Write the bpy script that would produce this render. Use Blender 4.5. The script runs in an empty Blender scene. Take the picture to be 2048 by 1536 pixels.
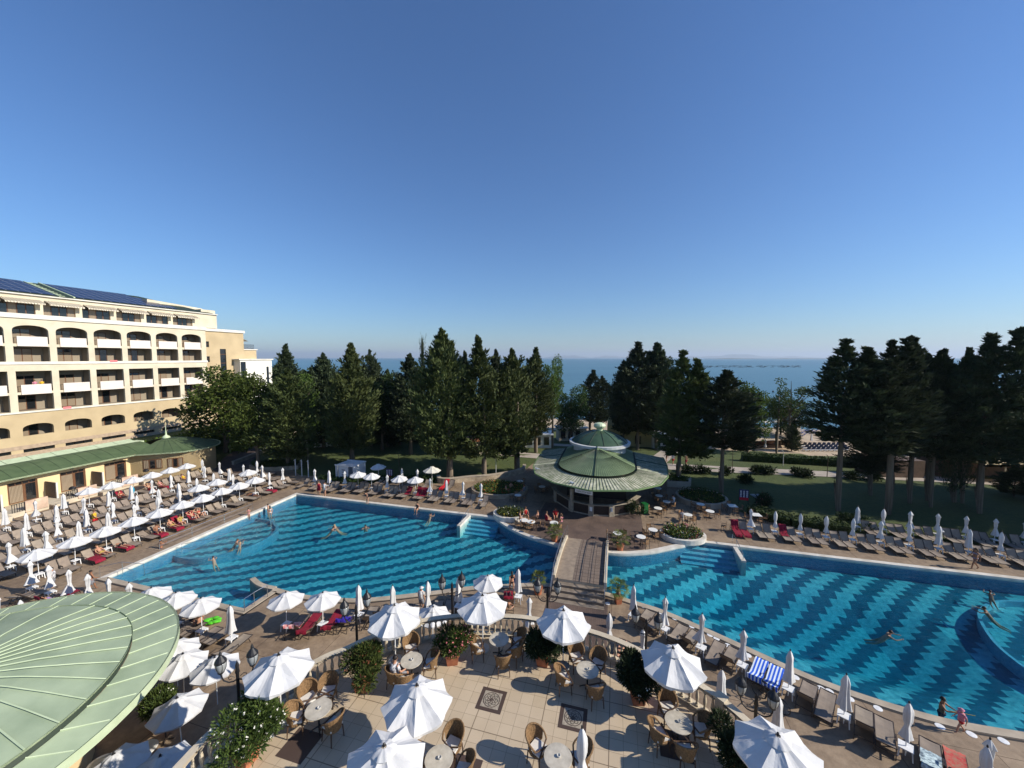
import bpy, math, random
from mathutils import Vector, Matrix
from mathutils.geometry import tessellate_polygon
R = math.radians
PI = math.pi
random.seed(7)
sc = bpy.context.scene
COL = sc.collection
# ------------------------------------------------------------------ camera
EYE = 16.5
FPX = 760.0
PITCH = math.atan(52.5 / FPX)
cam = bpy.data.cameras.new('camera')
cam.sensor_width = 36.0
cam.lens = FPX / 2048 * 36
cam.clip_start = 0.1
cam.clip_end = 120000
camo = bpy.data.objects.new('camera', cam)
COL.objects.link(camo)
camo.location = (0, 0, EYE)
camo.rotation_euler = (PI / 2 - PITCH, 0, 0)
sc.camera = camo
# ------------------------------------------------------------------ sky and sun
SUN_AZ = R(102)      # clockwise from +Y
SUN_EL = R(31)
w = bpy.data.worlds.new('World')
sc.world = w
w.use_nodes = True
nt = w.node_tree
bg = nt.nodes['Background']
sky = nt.nodes.new('ShaderNodeTexSky')
sky.sky_type = 'NISHITA'
sky.sun_disc = False
sky.sun_elevation = SUN_EL
sky.sun_rotation = SUN_AZ
sky.altitude = 0
sky.air_density = 1.25
sky.dust_density = 0.1
sky.ozone_density = 6.0
tint = nt.nodes.new('ShaderNodeMix'); tint.data_type = 'RGBA'; tint.blend_type = 'MULTIPLY'; tint.inputs[0].default_value = 1
nt.links.new(sky.outputs[0], tint.inputs[6]); tint.inputs[7].default_value = (.70, .85, 1.06, 1)
nt.links.new(tint.outputs[2], bg.inputs[0])
bg.inputs[1].default_value = 0.088
sl = bpy.data.lights.new('sun', 'SUN')
sl.energy = 4.5
sl.angle = R(0.53)
sl.color = (1.0, 0.93, 0.82)
so = bpy.data.objects.new('sun', sl)
COL.objects.link(so)
sd = Vector((math.sin(SUN_AZ) * math.cos(SUN_EL), math.cos(SUN_AZ) * math.cos(SUN_EL), math.sin(SUN_EL)))
so.rotation_euler = sd.to_track_quat('Z', 'Y').to_euler()
so.location = (60, -20, 60)
sc.view_settings.view_transform = 'Standard'
sc.view_settings.look = 'None'
sc.view_settings.exposure = 0.5
sc.view_settings.gamma = 1.0
sc.render.engine = 'CYCLES'
sc.cycles.transparent_max_bounces = 24
sc.cycles.max_bounces = 8

# ------------------------------------------------------------------ coordinates
T0 = R(15.3)
CT, ST = math.cos(T0), math.sin(T0)
def W(u, v, z=0.0):                 # the resort's own grid: u along the pool, v away from the terrace
    return Vector((u * CT + v * ST, -u * ST + v * CT, z))
def UV(p):
    return (p[0] * CT - p[1] * ST, p[0] * ST + p[1] * CT)
def P(px, py, z=0.0):               # point at height z on the line of sight of a photo pixel
    a = (px - 1024) / FPX; b = (768 - py) / FPX
    dx = a; dy = math.cos(PITCH) + b * math.sin(PITCH); dz = -math.sin(PITCH) + b * math.cos(PITCH)
    t = (z - EYE) / dz
    return Vector((dx * t, dy * t, z))
def ZAT(py, y):                     # height that a photo row shows at distance y
    b = (768 - py) / FPX
    dy = math.cos(PITCH) + b * math.sin(PITCH); dz = -math.sin(PITCH) + b * math.cos(PITCH)
    return EYE + dz * y / dy
def XAT(px, py, y):
    b = (768 - py) / FPX
    return (px - 1024) / FPX * y / (math.cos(PITCH) + b * math.sin(PITCH))
UANG = -T0                          # heading of +u as a z rotation
# ------------------------------------------------------------------ materials
MATS = {}
def M(name, col, rough=0.8, col2=None, scale=6.0, var=0.35, bump=0.0, bscale=None, metal=0.0, spec=0.4, detail=4.0, objrand=0.0, trans=0.0, noise=True):
    if name in MATS: return MATS[name]
    m = bpy.data.materials.new(name); m.use_nodes = True
    t = m.node_tree; n = t.nodes; l = t.links
    b = n['Principled BSDF']
    b.inputs['Roughness'].default_value = rough
    b.inputs['Metallic'].default_value = metal
    b.inputs['Specular IOR Level'].default_value = spec
    c1 = (*col, 1)
    c2 = (*(col2 or tuple(c * (1 - var) for c in col)), 1)
    if noise:
        tc = n.new('ShaderNodeTexCoord')
        nz = n.new('ShaderNodeTexNoise'); nz.inputs['Scale'].default_value = scale; nz.inputs['Detail'].default_value = detail
        rp = n.new('ShaderNodeValToRGB')
        rp.color_ramp.elements[0].position = 0.34; rp.color_ramp.elements[1].position = 0.66
        rp.color_ramp.elements[0].color = c2; rp.color_ramp.elements[1].color = c1
        l.new(tc.outputs['Object'], nz.inputs['Vector'])
        l.new(nz.outputs['Fac'], rp.inputs['Fac'])
        out = rp.outputs['Color']
        if objrand:
            oi = n.new('ShaderNodeObjectInfo')
            hs = n.new('ShaderNodeHueSaturation')
            mr = n.new('ShaderNodeMapRange'); mr.inputs['To Min'].default_value = 1 - objrand; mr.inputs['To Max'].default_value = 1 + objrand
            mh = n.new('ShaderNodeMapRange'); mh.inputs['To Min'].default_value = 0.5 - objrand * 0.06; mh.inputs['To Max'].default_value = 0.5 + objrand * 0.06
            l.new(oi.outputs['Random'], mr.inputs['Value']); l.new(oi.outputs['Random'], mh.inputs['Value'])
            l.new(mr.outputs[0], hs.inputs['Value']); l.new(mh.outputs[0], hs.inputs['Hue'])
            l.new(out, hs.inputs['Color']); out = hs.outputs['Color']
        l.new(out, b.inputs['Base Color'])
        if bump:
            bn = n.new('ShaderNodeTexNoise'); bn.inputs['Scale'].default_value = bscale or scale * 4; bn.inputs['Detail'].default_value = 3
            l.new(tc.outputs['Object'], bn.inputs['Vector'])
            bp = n.new('ShaderNodeBump'); bp.inputs['Strength'].default_value = bump; bp.inputs['Distance'].default_value = 0.03
            l.new(bn.outputs['Fac'], bp.inputs['Height']); l.new(bp.outputs['Normal'], b.inputs['Normal'])
    else:
        b.inputs['Base Color'].default_value = c1
    if trans:
        tr = n.new('ShaderNodeBsdfTranslucent'); mx = n.new('ShaderNodeMixShader'); mx.inputs[0].default_value = trans
        if noise: l.new(out, tr.inputs['Color'])
        else: tr.inputs['Color'].default_value = c1
        l.new(b.outputs[0], mx.inputs[1]); l.new(tr.outputs[0], mx.inputs[2])
        l.new(mx.outputs[0], n['Material Output'].inputs['Surface'])
    MATS[name] = m
    return m
def nd(t, typ, **kw):
    x = t.nodes.new(typ)
    for k, v in kw.items():
        if k in ('op',): x.operation = v
        else: setattr(x, k, v)
    return x
def math_node(t, op, a, b=None, c=None):
    x = t.nodes.new('ShaderNodeMath'); x.operation = op
    for i, q in enumerate((a, b, c)):
        if q is None: continue
        if isinstance(q, (int, float)): x.inputs[i].default_value = q
        else: t.links.new(q, x.inputs[i])
    return x.outputs[0]
def uv_coords(t):                   # object coords (world, as setting objects sit at the origin) turned into the resort grid
    tc = t.nodes.new('ShaderNodeTexCoord')
    mp = t.nodes.new('ShaderNodeMapping'); mp.vector_type = 'POINT'
    mp.inputs['Rotation'].default_value = (0, 0, T0)
    t.links.new(tc.outputs['Object'], mp.inputs['Vector'])
    return mp.outputs[0]
def ramp(t, fac, stops):
    r = t.nodes.new('ShaderNodeValToRGB')
    e = r.color_ramp.elements
    while len(e) < len(stops): e.new(0.5)
    for i, (p, c) in enumerate(stops):
        e[i].position = p; e[i].color = (*c, 1)
    t.links.new(fac, r.inputs['Fac'])
    return r.outputs['Color']
def mixc(t, fac, a, b, mode='MIX'):
    x = t.nodes.new('ShaderNodeMix'); x.data_type = 'RGBA'; x.blend_type = mode
    for s, q in ((0, fac), (6, a), (7, b)):
        if isinstance(q, (int, float)): x.inputs[s].default_value = q
        elif isinstance(q, tuple): x.inputs[s].default_value = (*q, 1)
        else: t.links.new(q, x.inputs[s])
    return x.outputs[2]
def noise(t, vec, scale, detail=4, rough=0.5):
    x = t.nodes.new('ShaderNodeTexNoise'); x.inputs['Scale'].default_value = scale; x.inputs['Detail'].default_value = detail
    x.inputs['Roughness'].default_value = rough
    if vec: t.links.new(vec, x.inputs['Vector'])
    return x.outputs['Fac']
def bump(t, b, h, strength, dist=0.03):
    x = t.nodes.new('ShaderNodeBump'); x.inputs['Strength'].default_value = strength; x.inputs['Distance'].default_value = dist
    t.links.new(h, x.inputs['Height']); t.links.new(x.outputs[0], b.inputs['Normal'])
def newmat(name, rough=0.8):
    m = bpy.data.materials.new(name); m.use_nodes = True
    b = m.node_tree.nodes['Principled BSDF']; b.inputs['Roughness'].default_value = rough
    MATS[name] = m
    return m, m.node_tree, b

# stamped tan concrete of the pool deck
m, t, b = newmat('deck_concrete', 0.75)
vec = uv_coords(t)
n1 = noise(t, vec, 0.35, 6, 0.6); n2 = noise(t, vec, 2.6, 7, 0.68); n3 = noise(t, vec, 22, 3)
c = ramp(t, n2, [(0.3, (0.11, 0.072, 0.045)), (0.5, (0.25, 0.175, 0.112)), (0.7, (0.40, 0.30, 0.20))])
c = mixc(t, 0.55, c, ramp(t, n1, [(0.35, (0.15, 0.105, 0.068)), (0.65, (0.35, 0.26, 0.17))]))
bt = nd(t, 'ShaderNodeTexBrick'); bt.inputs['Scale'].default_value = 1; bt.inputs['Mortar Size'].default_value = 0.014
bt.inputs['Brick Width'].default_value = 3.9; bt.inputs['Row Height'].default_value = 3.9; bt.offset = 0
bt.inputs['Color1'].default_value = (1, 1, 1, 1); bt.inputs['Color2'].default_value = (.93, .93, .93, 1); bt.inputs['Mortar'].default_value = (.35, .3, .27, 1)
t.links.new(vec, bt.inputs['Vector'])
c = mixc(t, 1.0, c, bt.outputs['Color'], 'MULTIPLY')
t.links.new(c, b.inputs['Base Color']); bump(t, b, n3, 0.35)
# dark brown brick paving
m, t, b = newmat('brick_paving', 0.8)
vec = uv_coords(t)
bt = nd(t, 'ShaderNodeTexBrick'); bt.inputs['Scale'].default_value = 1; bt.inputs['Mortar Size'].default_value = 0.012
bt.inputs['Brick Width'].default_value = 0.24; bt.inputs['Row Height'].default_value = 0.12
bt.inputs['Color1'].default_value = (.135, .085, .062, 1); bt.inputs['Color2'].default_value = (.085, .055, .043, 1); bt.inputs['Mortar'].default_value = (.04, .03, .026, 1)
mp = nd(t, 'ShaderNodeMapping'); mp.inputs['Rotation'].default_value = (0, 0, PI / 2)
t.links.new(vec, mp.inputs['Vector']); t.links.new(mp.outputs[0], bt.inputs['Vector'])
c = mixc(t, 0.5, bt.outputs['Color'], ramp(t, noise(t, vec, 0.8, 5), [(0.3, (.07, .047, .036)), (0.7, (.17, .115, .085))]))
t.links.new(c, b.inputs['Base Color']); bump(t, b, bt.outputs['Fac'], 0.3)
# terrace floor tiles
m, t, b = newmat('terrace_tile', 0.42)
vec = uv_coords(t)
def tiles(size, mort, c1, c2, cm):
    bt = nd(t, 'ShaderNodeTexBrick'); bt.offset = 0; bt.inputs['Scale'].default_value = 1; bt.inputs['Mortar Size'].default_value = mort
    bt.inputs['Brick Width'].default_value = size; bt.inputs['Row Height'].default_value = size
    bt.inputs['Color1'].default_value = (*c1, 1); bt.inputs['Color2'].default_value = (*c2, 1); bt.inputs['Mortar'].default_value = (*cm, 1)
    t.links.new(vec, bt.inputs['Vector']); return bt
t1 = tiles(0.46, 0.007, (.56, .45, .315), (.49, .39, .265), (.20, .15, .10))
t2 = tiles(2.3, 0.016, (1, 1, 1), (1, 1, 1), (.22, .18, .14))
c = mixc(t, 1.0, t1.outputs['Color'], t2.outputs['Color'], 'MULTIPLY')
c = mixc(t, 0.3, c, ramp(t, noise(t, vec, 1.1, 6), [(0.3, (.38, .295, .195)), (0.7, (.55, .44, .31))]))
t.links.new(c, b.inputs['Base Color'])
# lawn
m, t, b = newmat('lawn_grass', 0.95)
tc = nd(t, 'ShaderNodeTexCoord'); vec = tc.outputs['Object']
n1 = noise(t, vec, 0.12, 5); n2 = noise(t, vec, 2.5, 5, 0.7); n3 = noise(t, vec, 30, 2)
c = ramp(t, n1, [(0.3, (.032, .058, .011)), (0.55, (.062, .088, .016)), (0.75, (.13, .125, .03))])
c = mixc(t, 0.45, c, ramp(t, n2, [(0.3, (.022, .042, .009)), (0.7, (.11, .125, .028))]))
t.links.new(c, b.inputs['Base Color']); bump(t, b, n3, 0.9, 0.06)
# pale road paving, beach
M('road_paving', (.42, .36, .30), .85, (.33, .28, .23), scale=0.9, bump=.3, bscale=8)
M('sand', (.50, .39, .27), .95, (.38, .29, .19), scale=0.5)
# pool floor: wavy bands of light and dark mosaic
m, t, b = newmat('pool_mosaic', 0.35)
vec = uv_coords(t)
mp = nd(t, 'ShaderNodeMapping'); mp.inputs['Rotation'].default_value = (0, 0, R(-40.5))
t.links.new(vec, mp.inputs['Vector'])
sep = nd(t, 'ShaderNodeSeparateXYZ'); t.links.new(mp.outputs[0], sep.inputs[0])
A, Bv = sep.outputs[0], sep.outputs[1]
n1_ = math_node(t, 'SUBTRACT', noise(t, vec, 1.5, 3, .6), .5); n2_ = math_node(t, 'SUBTRACT', noise(t, mp.outputs[0], 1.9, 3, .6), .5)
wv_ = math_node(t, 'MULTIPLY', math_node(t, 'SINE', math_node(t, 'MULTIPLY', math_node(t, 'ADD', A, math_node(t, 'MULTIPLY', n2_, .9)), 9.5)), .085)
yy = math_node(t, 'ADD', math_node(t, 'ADD', Bv, wv_), math_node(t, 'MULTIPLY', n1_, .55))
stL = math_node(t, 'GREATER_THAN', math_node(t, 'PINGPONG', yy, 0.69), .31)
su = nd(t, 'ShaderNodeSeparateXYZ'); t.links.new(vec, su.inputs[0])
def cell(c_, n_): return math_node(t, 'FLOOR', math_node(t, 'DIVIDE', math_node(t, 'ADD', c_, math_node(t, 'MULTIPLY', n_, .34)), .585))
dd_ = math_node(t, 'ADD', math_node(t, 'SUBTRACT', cell(su.outputs[0], n1_), cell(su.outputs[1], n2_)), 400.5)
stR = math_node(t, 'LESS_THAN', math_node(t, 'MODULO', dd_, 4.0), 2.0)
lf = math_node(t, 'LESS_THAN', su.outputs[0], -2.3)
st = math_node(t, 'ADD', math_node(t, 'MULTIPLY', stL, lf), math_node(t, 'MULTIPLY', stR, math_node(t, 'SUBTRACT', 1.0, lf)))
bt = nd(t, 'ShaderNodeTexBrick'); bt.offset = 0; bt.inputs['Scale'].default_value = 1; bt.inputs['Mortar Size'].default_value = 0.008
bt.inputs['Brick Width'].default_value = 0.16; bt.inputs['Row Height'].default_value = 0.16
bt.inputs['Color1'].default_value = (1, 1, 1, 1); bt.inputs['Color2'].default_value = (.8, .84, .88, 1); bt.inputs['Mortar'].default_value = (.8, .9, .95, 1)
t.links.new(vec, bt.inputs['Vector'])
lt = ramp(t, noise(t, vec, 3.2, 4, .6), [(0.3, (.085, .31, .36)), (0.7, (.25, .56, .57))])
dk = ramp(t, noise(t, vec, 2.2, 4, .6), [(0.3, (.008, .085, .135)), (0.7, (.018, .145, .21))])
c = mixc(t, st, dk, lt)
c = mixc(t, 0.6, c, bt.outputs['Color'], 'MULTIPLY')
t.links.new(c, b.inputs['Base Color'])
M('pool_wall_tile', (.05, .24, .36), .3, (.03, .17, .28), scale=4)
M('pool_step_tile', (.16, .44, .54), .3, (.10, .33, .44), scale=5)
M('pool_ledge_tile', (.07, .27, .36), .35, (.04, .19, .28), scale=5)
# clear pool water
m = bpy.data.materials.new('pool_water'); m.use_nodes = True; MATS['pool_water'] = m
t = m.node_tree; t.nodes.remove(t.nodes['Principled BSDF'])
tc = nd(t, 'ShaderNodeTexCoord')
mp = nd(t, 'ShaderNodeMapping'); mp.inputs['Rotation'].default_value = (0, 0, R(20)); mp.inputs['Scale'].default_value = (1.0, 2.1, 1)
t.links.new(tc.outputs['Object'], mp.inputs['Vector'])
wv = noise(t, mp.outputs[0], 2.1, 4, .6)
wv2 = noise(t, tc.outputs['Object'], 0.5, 3, .5)
h = math_node(t, 'ADD', wv, math_node(t, 'MULTIPLY', wv2, 0.9))
bp = nd(t, 'ShaderNodeBump'); bp.inputs['Strength'].default_value = 0.42; bp.inputs['Distance'].default_value = 0.16
t.links.new(h, bp.inputs['Height'])
tr = nd(t, 'ShaderNodeBsdfTransparent'); tr.inputs['Color'].default_value = (.86, .95, .98, 1)
gl = nd(t, 'ShaderNodeBsdfGlossy'); gl.inputs['Roughness'].default_value = 0.05
geo = nd(t, 'ShaderNodeNewGeometry'); dp = nd(t, 'ShaderNodeVectorMath'); dp.operation = 'DOT_PRODUCT'
t.links.new(geo.outputs['Incoming'], dp.inputs[0]); t.links.new(bp.outputs[0], dp.inputs[1])
ca_ = math_node(t, 'SUBTRACT', 1.0, math_node(t, 'MINIMUM', math_node(t, 'ABSOLUTE', dp.outputs['Value']), 1.0))
fr_ = math_node(t, 'ADD', math_node(t, 'MULTIPLY', math_node(t, 'POWER', ca_, 5.0), .98), .02)
mx = nd(t, 'ShaderNodeMixShader')
t.links.new(bp.outputs[0], gl.inputs['Normal'])
t.links.new(fr_, mx.inputs[0]); t.links.new(tr.outputs[0], mx.inputs[1]); t.links.new(gl.outputs[0], mx.inputs[2])
t.links.new(mx.outputs[0], t.nodes['Material Output'].inputs['Surface'])
va = nd(t, 'ShaderNodeVolumeAbsorption'); va.inputs['Color'].default_value = (.08, .78, .86, 1); va.inputs['Density'].default_value = .34
t.links.new(va.outputs[0], t.nodes['Material Output'].inputs['Volume'])
# sea
m, t, b = newmat('sea_water', 0.28)
tc = nd(t, 'ShaderNodeTexCoord')
mp = nd(t, 'ShaderNodeMapping'); mp.inputs['Scale'].default_value = (0.35, 1.0, 1)
t.links.new(tc.outputs['Object'], mp.inputs['Vector'])
h1 = noise(t, mp.outputs[0], 0.35, 6, .65)
mp2 = nd(t, 'ShaderNodeMapping'); mp2.inputs['Scale'].default_value = (0.0012, 0.011, 1)
t.links.new(tc.outputs['Object'], mp2.inputs['Vector'])
h2 = noise(t, mp2.outputs[0], 1.0, 5, .6)
c = ramp(t, h2, [(0.35, (.035, .115, .16)), (0.65, (.06, .165, .205))])
t.links.new(c, b.inputs['Base Color']); b.inputs['IOR'].default_value = 1.33
bump(t, b, h1, 0.55, 1.2)

WHITE = M('white_canvas', (.66, .655, .645), .9, (.56, .555, .545), scale=1.7, bump=.7, bscale=3.0, trans=.06)
CREAMC = M('cream_canvas', (.74, .71, .62), .9, (.62, .59, .50), scale=2.5, trans=.14)
PLAST = M('white_plastic', (.80, .80, .79), .4, (.7, .7, .69), scale=5)
POLE = M('white_pole_metal', (.74, .74, .73), .35, noise=False)
BLACKM = M('black_iron', (.014, .014, .016), .45, noise=False)
SLING = M('taupe_mesh', (.28, .225, .175), .85, (.215, .175, .14), scale=3.0, objrand=.12)
FRAME = M('brown_aluminium', (.045, .034, .028), .4, noise=False)
COPE = M('pale_coping', (.66, .62, .55), .7, (.50, .46, .39), scale=1.4, bump=.2, bscale=20)
COPE2 = M('sandy_coping', (.44, .37, .28), .75, (.32, .265, .20), scale=1.4, bump=.2, bscale=20)
DRAIN = M('drain_grate', (.03, .026, .024), .8, noise=False)
STONE = M('cream_stone', (.60, .52, .39), .75, (.48, .41, .30), scale=1.2, bump=.25, bscale=14)
WALLST = M('stone_wall', (.42, .34, .24), .85, (.27, .21, .14), scale=2.2, bump=.6, bscale=6)
TERRA = M('terracotta', (.42, .15, .07), .75, (.30, .10, .05), scale=5)
SOIL = M('soil', (.05, .032, .02), .95, scale=8)
STEEL = M('stainless_steel', (.55, .55, .55), .25, metal=.9, noise=False)
WICK = M('wicker', (.28, .165, .075), .7, (.15, .085, .035), scale=26, detail=2, bump=.8, bscale=60)
DARKW = M('dark_wicker', (.10, .055, .03), .6, (.06, .033, .02), scale=26)
CUSH = M('cream_cushion', (.72, .69, .64), .9, (.60, .57, .52), scale=5)
MARB = M('marble', (.55, .50, .41), .3, (.40, .36, .29), scale=4.5, detail=8)
TABW = M('white_table', (.78, .77, .72), .4, (.66, .65, .60), scale=4)
WOODB = M('bistro_wood', (.30, .17, .08), .6, (.20, .11, .05), scale=9)
COPG = M('green_copper', (.35, .42, .28), .6, (.23, .29, .19), scale=.55, detail=7, bump=.12, bscale=5)
COPGL = M('pale_copper', (.52, .60, .40), .5, (.44, .52, .33), scale=2)
COPGD = M('dark_copper_seam', (.03, .045, .028), .6, noise=False)
TOWEL = M('crimson_towel', (.26, .008, .03), .95, (.17, .005, .02), scale=8, bump=.4)
REDT = M('red_cloth', (.60, .02, .03), .9, (.42, .01, .02), scale=6)
GLASSD = M('dark_glass', (.012, .014, .016), .06, spec=.8, noise=False)
LGLASS = M('lantern_glass', (.30, .31, .30), .15, spec=.8, noise=False)
# ------------------------------------------------------------------ mesh helper
class MB:
    def __init__(s): s.v = []; s.f = []; s.m = []
    def add(s, vs, fs, m=0):
        o = len(s.v); s.v.extend([tuple(x) for x in vs]); s.f.extend([tuple(i + o for i in f) for f in fs]); s.m.extend([m] * len(fs))
    def box(s, c, d, rz=0.0, m=0):
        cx, cy, cz = c; hx, hy, hz = d[0] / 2, d[1] / 2, d[2] / 2
        ca, sa = math.cos(rz), math.sin(rz)
        vs = []
        for z in (-hz, hz):
            for x, y in ((-hx, -hy), (hx, -hy), (hx, hy), (-hx, hy)):
                vs.append((cx + x * ca - y * sa, cy + x * sa + y * ca, cz + z))
        s.add(vs, [(3, 2, 1, 0), (4, 5, 6, 7), (0, 1, 5, 4), (1, 2, 6, 5), (2, 3, 7, 6), (3, 0, 4, 7)], m)
    def bar(s, a, b, w, h=None, m=0):
        a = Vector(a); b = Vector(b); h = h or w; d = (b - a)
        if d.length < 1e-6: return
        d.normalize(); up = Vector((0, 0, 1)) if abs(d.z) < .95 else Vector((1, 0, 0))
        x = d.cross(up).normalized() * w / 2; y = x.cross(d).normalized() * h / 2
        vs = [a - x - y, a + x - y, a + x + y, a - x + y, b - x - y, b + x - y, b + x + y, b - x + y]
        s.add(vs, [(0, 3, 2, 1), (4, 5, 6, 7), (0, 1, 5, 4), (1, 2, 6, 5), (2, 3, 7, 6), (3, 0, 4, 7)], m)
    def tube(s, pts, r, n=6, m=0, cap=True):
        pts = [Vector(p) for p in pts]; k = len(pts)
        rs = r if isinstance(r, (list, tuple)) else [r] * k
        vs = []
        pu = None
        for i, p in enumerate(pts):
            d = (pts[min(i + 1, k - 1)] - pts[max(i - 1, 0)])
            if d.length < 1e-9: d = Vector((0, 0, 1))
            d.normalize()
            if pu is None: pu = Vector((1, 0, 0)) if abs(d.x) < .8 else Vector((0, 1, 0))
            x = (pu - d * pu.dot(d)).normalized(); pu = x; y = d.cross(x)
            for j in range(n):
                a = 2 * PI * j / n
                vs.append(p + (x * math.cos(a) + y * math.sin(a)) * rs[i])
        fs = []
        for i in range(k - 1):
            for j in range(n):
                fs.append((i * n + j, i * n + (j + 1) % n, (i + 1) * n + (j + 1) % n, (i + 1) * n + j))
        if cap: fs += [tuple(reversed(range(n))), tuple(range((k - 1) * n, k * n))]
        s.add(vs, fs, m)
    def lathe(s, prof, n=12, c=(0, 0, 0), m=0, fold=None, cap=True):
        vs = []
        for i, (r, z) in enumerate(prof):
            for j in range(n):
                a = 2 * PI * j / n
                rr = r * (fold(a, i) if fold else 1)
                vs.append((c[0] + rr * math.cos(a), c[1] + rr * math.sin(a), c[2] + z))
        k = len(prof); fs = []
        for i in range(k - 1):
            for j in range(n):
                fs.append((i * n + j, i * n + (j + 1) % n, (i + 1) * n + (j + 1) % n, (i + 1) * n + j))
        if cap: fs += [tuple(reversed(range(n))), tuple(range((k - 1) * n, k * n))]
        s.add(vs, fs, m)
    def poly(s, outer, z, holes=(), m=0, flip=False):
        loops = [[Vector((p[0], p[1], 0)) for p in L] for L in [outer] + list(holes)]
        tri = tessellate_polygon(loops)
        flat = [p for L in loops for p in L]
        vs = [(p.x, p.y, z) for p in flat]
        fs = []
        for a, b_, c in tri:
            A, B, C = flat[a], flat[b_], flat[c]
            cr = (B.x - A.x) * (C.y - A.y) - (B.y - A.y) * (C.x - A.x)
            if abs(cr) < 1e-9: continue
            f = (a, b_, c) if (cr > 0) != flip else (a, c, b_)
            fs.append(f)
        s.add(vs, fs, m)
    def prism(s, outer, z0, z1, holes=(), m=0, bottom=False):
        s.poly(outer, z1, holes, m)
        if bottom: s.poly(outer, z0, holes, m, True)
        for k, L in enumerate([outer] + list(holes)):
            n = len(L); vs = [(p[0], p[1], z0) for p in L] + [(p[0], p[1], z1) for p in L]
            s.add(vs, [(i, (i + 1) % n, n + (i + 1) % n, n + i) for i in range(n)], m)
    def xform(s, mat, start=0):
        for i in range(start, len(s.v)): s.v[i] = tuple(mat @ Vector(s.v[i]))
    def mesh(s, name, mats, smooth=False):
        me = bpy.data.meshes.new(name)
        me.from_pydata(s.v, [], s.f)
        for x in (mats if isinstance(mats, (list, tuple)) else [mats]): me.materials.append(x)
        if any(s.m): me.polygons.foreach_set('material_index', s.m)
        if smooth: me.polygons.foreach_set('use_smooth', [True] * len(me.polygons))
        me.update()
        return me
    def build(s, name, mats, parent=None, smooth=False):
        o = bpy.data.objects.new(name, s.mesh(name, mats, smooth)); COL.objects.link(o)
        if parent: o.parent = parent
        return o
def tag(o, label=None, cat=None, group=None, kind=None):
    if label: o['label'] = label
    if cat: o['category'] = cat
    if group: o['group'] = group
    if kind: o['kind'] = kind
    return o
def empty(name, loc=(0, 0, 0), rz=0.0, label=None, cat=None, group=None):
    o = bpy.data.objects.new(name, None); COL.objects.link(o)
    o.empty_display_size = .2
    o.location = loc; o.rotation_euler = (0, 0, rz)
    return tag(o, label, cat, group)
KIDS = {}
def kids(o):
    return [c for c in o.children]
def copy_tree(o, parent=None):
    c = o.copy(); COL.objects.link(c)
    if parent: c.parent = parent
    for ch in o.children: copy_tree(ch, c)
    return c
PROTO = {}
def place(key, loc, rz, label, group=None, scale=1.0, cat=None):
    root, used = PROTO[key]
    if used: o = copy_tree(root)
    else: o = root; PROTO[key][1] = True
    o.location = loc; o.rotation_euler = (0, 0, rz)
    o.scale = (scale, scale, scale) if not isinstance(scale, tuple) else scale
    o['label'] = label
    if group: o['group'] = group
    elif 'group' in o: del o['group']
    if cat: o['category'] = cat
    return o
def drop_unused():
    for k, (root, used) in PROTO.items():
        if not used:
            st = [root]; al = []
            while st:
                x = st.pop(); al.append(x); st += list(x.children)
            for x in al: bpy.data.objects.remove(x)
ORD = ['first', 'second', 'third', 'fourth', 'fifth', 'sixth', 'seventh', 'eighth', 'ninth', 'tenth', 'eleventh', 'twelfth', 'thirteenth', 'fourteenth', 'fifteenth', 'sixteenth', 'seventeenth', 'eighteenth', 'nineteenth', 'twentieth', 'twenty-first', 'twenty-second', 'twenty-third', 'twenty-fourth', 'twenty-fifth', 'twenty-sixth', 'twenty-seventh', 'twenty-eighth', 'twenty-ninth', 'thirtieth']
def offset(poly, d, closed=True):
    n = len(poly); out = []
    for i in range(n):
        a = poly[(i - 1) % n] if closed or i else poly[i]; p = poly[i]; c = poly[(i + 1) % n] if closed or i < n - 1 else poly[i]
        e1 = Vector((p[0] - a[0], p[1] - a[1])); e2 = Vector((c[0] - p[0], c[1] - p[1]))
        if e1.length < 1e-9: e1 = e2
        if e2.length < 1e-9: e2 = e1
        e1.normalize(); e2.normalize()
        n1 = Vector((e1.y, -e1.x)); n2 = Vector((e2.y, -e2.x)); nn = n1 + n2
        if nn.length < 1e-6: nn = n1
        nn.normalize(); k = 1 / max(.4, nn.dot(n1))
        out.append((p[0] + nn.x * d * k, p[1] + nn.y * d * k))
    return out
def smooth_curve(pts, k=4):
    out = []
    n = len(pts)
    for i in range(n - 1):
        p0 = pts[max(i - 1, 0)]; p1 = pts[i]; p2 = pts[i + 1]; p3 = pts[min(i + 2, n - 1)]
        for j in range(k):
            t = j / k
            out.append(tuple(0.5 * ((2 * p1[q]) + (-p0[q] + p2[q]) * t + (2 * p0[q] - 5 * p1[q] + 4 * p2[q] - p3[q]) * t * t + (-p0[q] + 3 * p1[q] - 3 * p2[q] + p3[q]) * t ** 3) for q in (0, 1)))
    out.append(tuple(pts[-1][:2]))
    return out
def circ(cx, cy, r, n=32, a0=0, a1=2 * PI, ry=None, rot=0):
    full = abs(a1 - a0 - 2 * PI) < 1e-6
    k = n if full else n + 1
    ry = ry or r; o = []
    for i in range(k):
        a = a0 + (a1 - a0) * i / n
        x, y = r * math.cos(a), ry * math.sin(a)
        o.append((cx + x * math.cos(rot) - y * math.sin(rot), cy + x * math.sin(rot) + y * math.cos(rot)))
    return o

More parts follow.
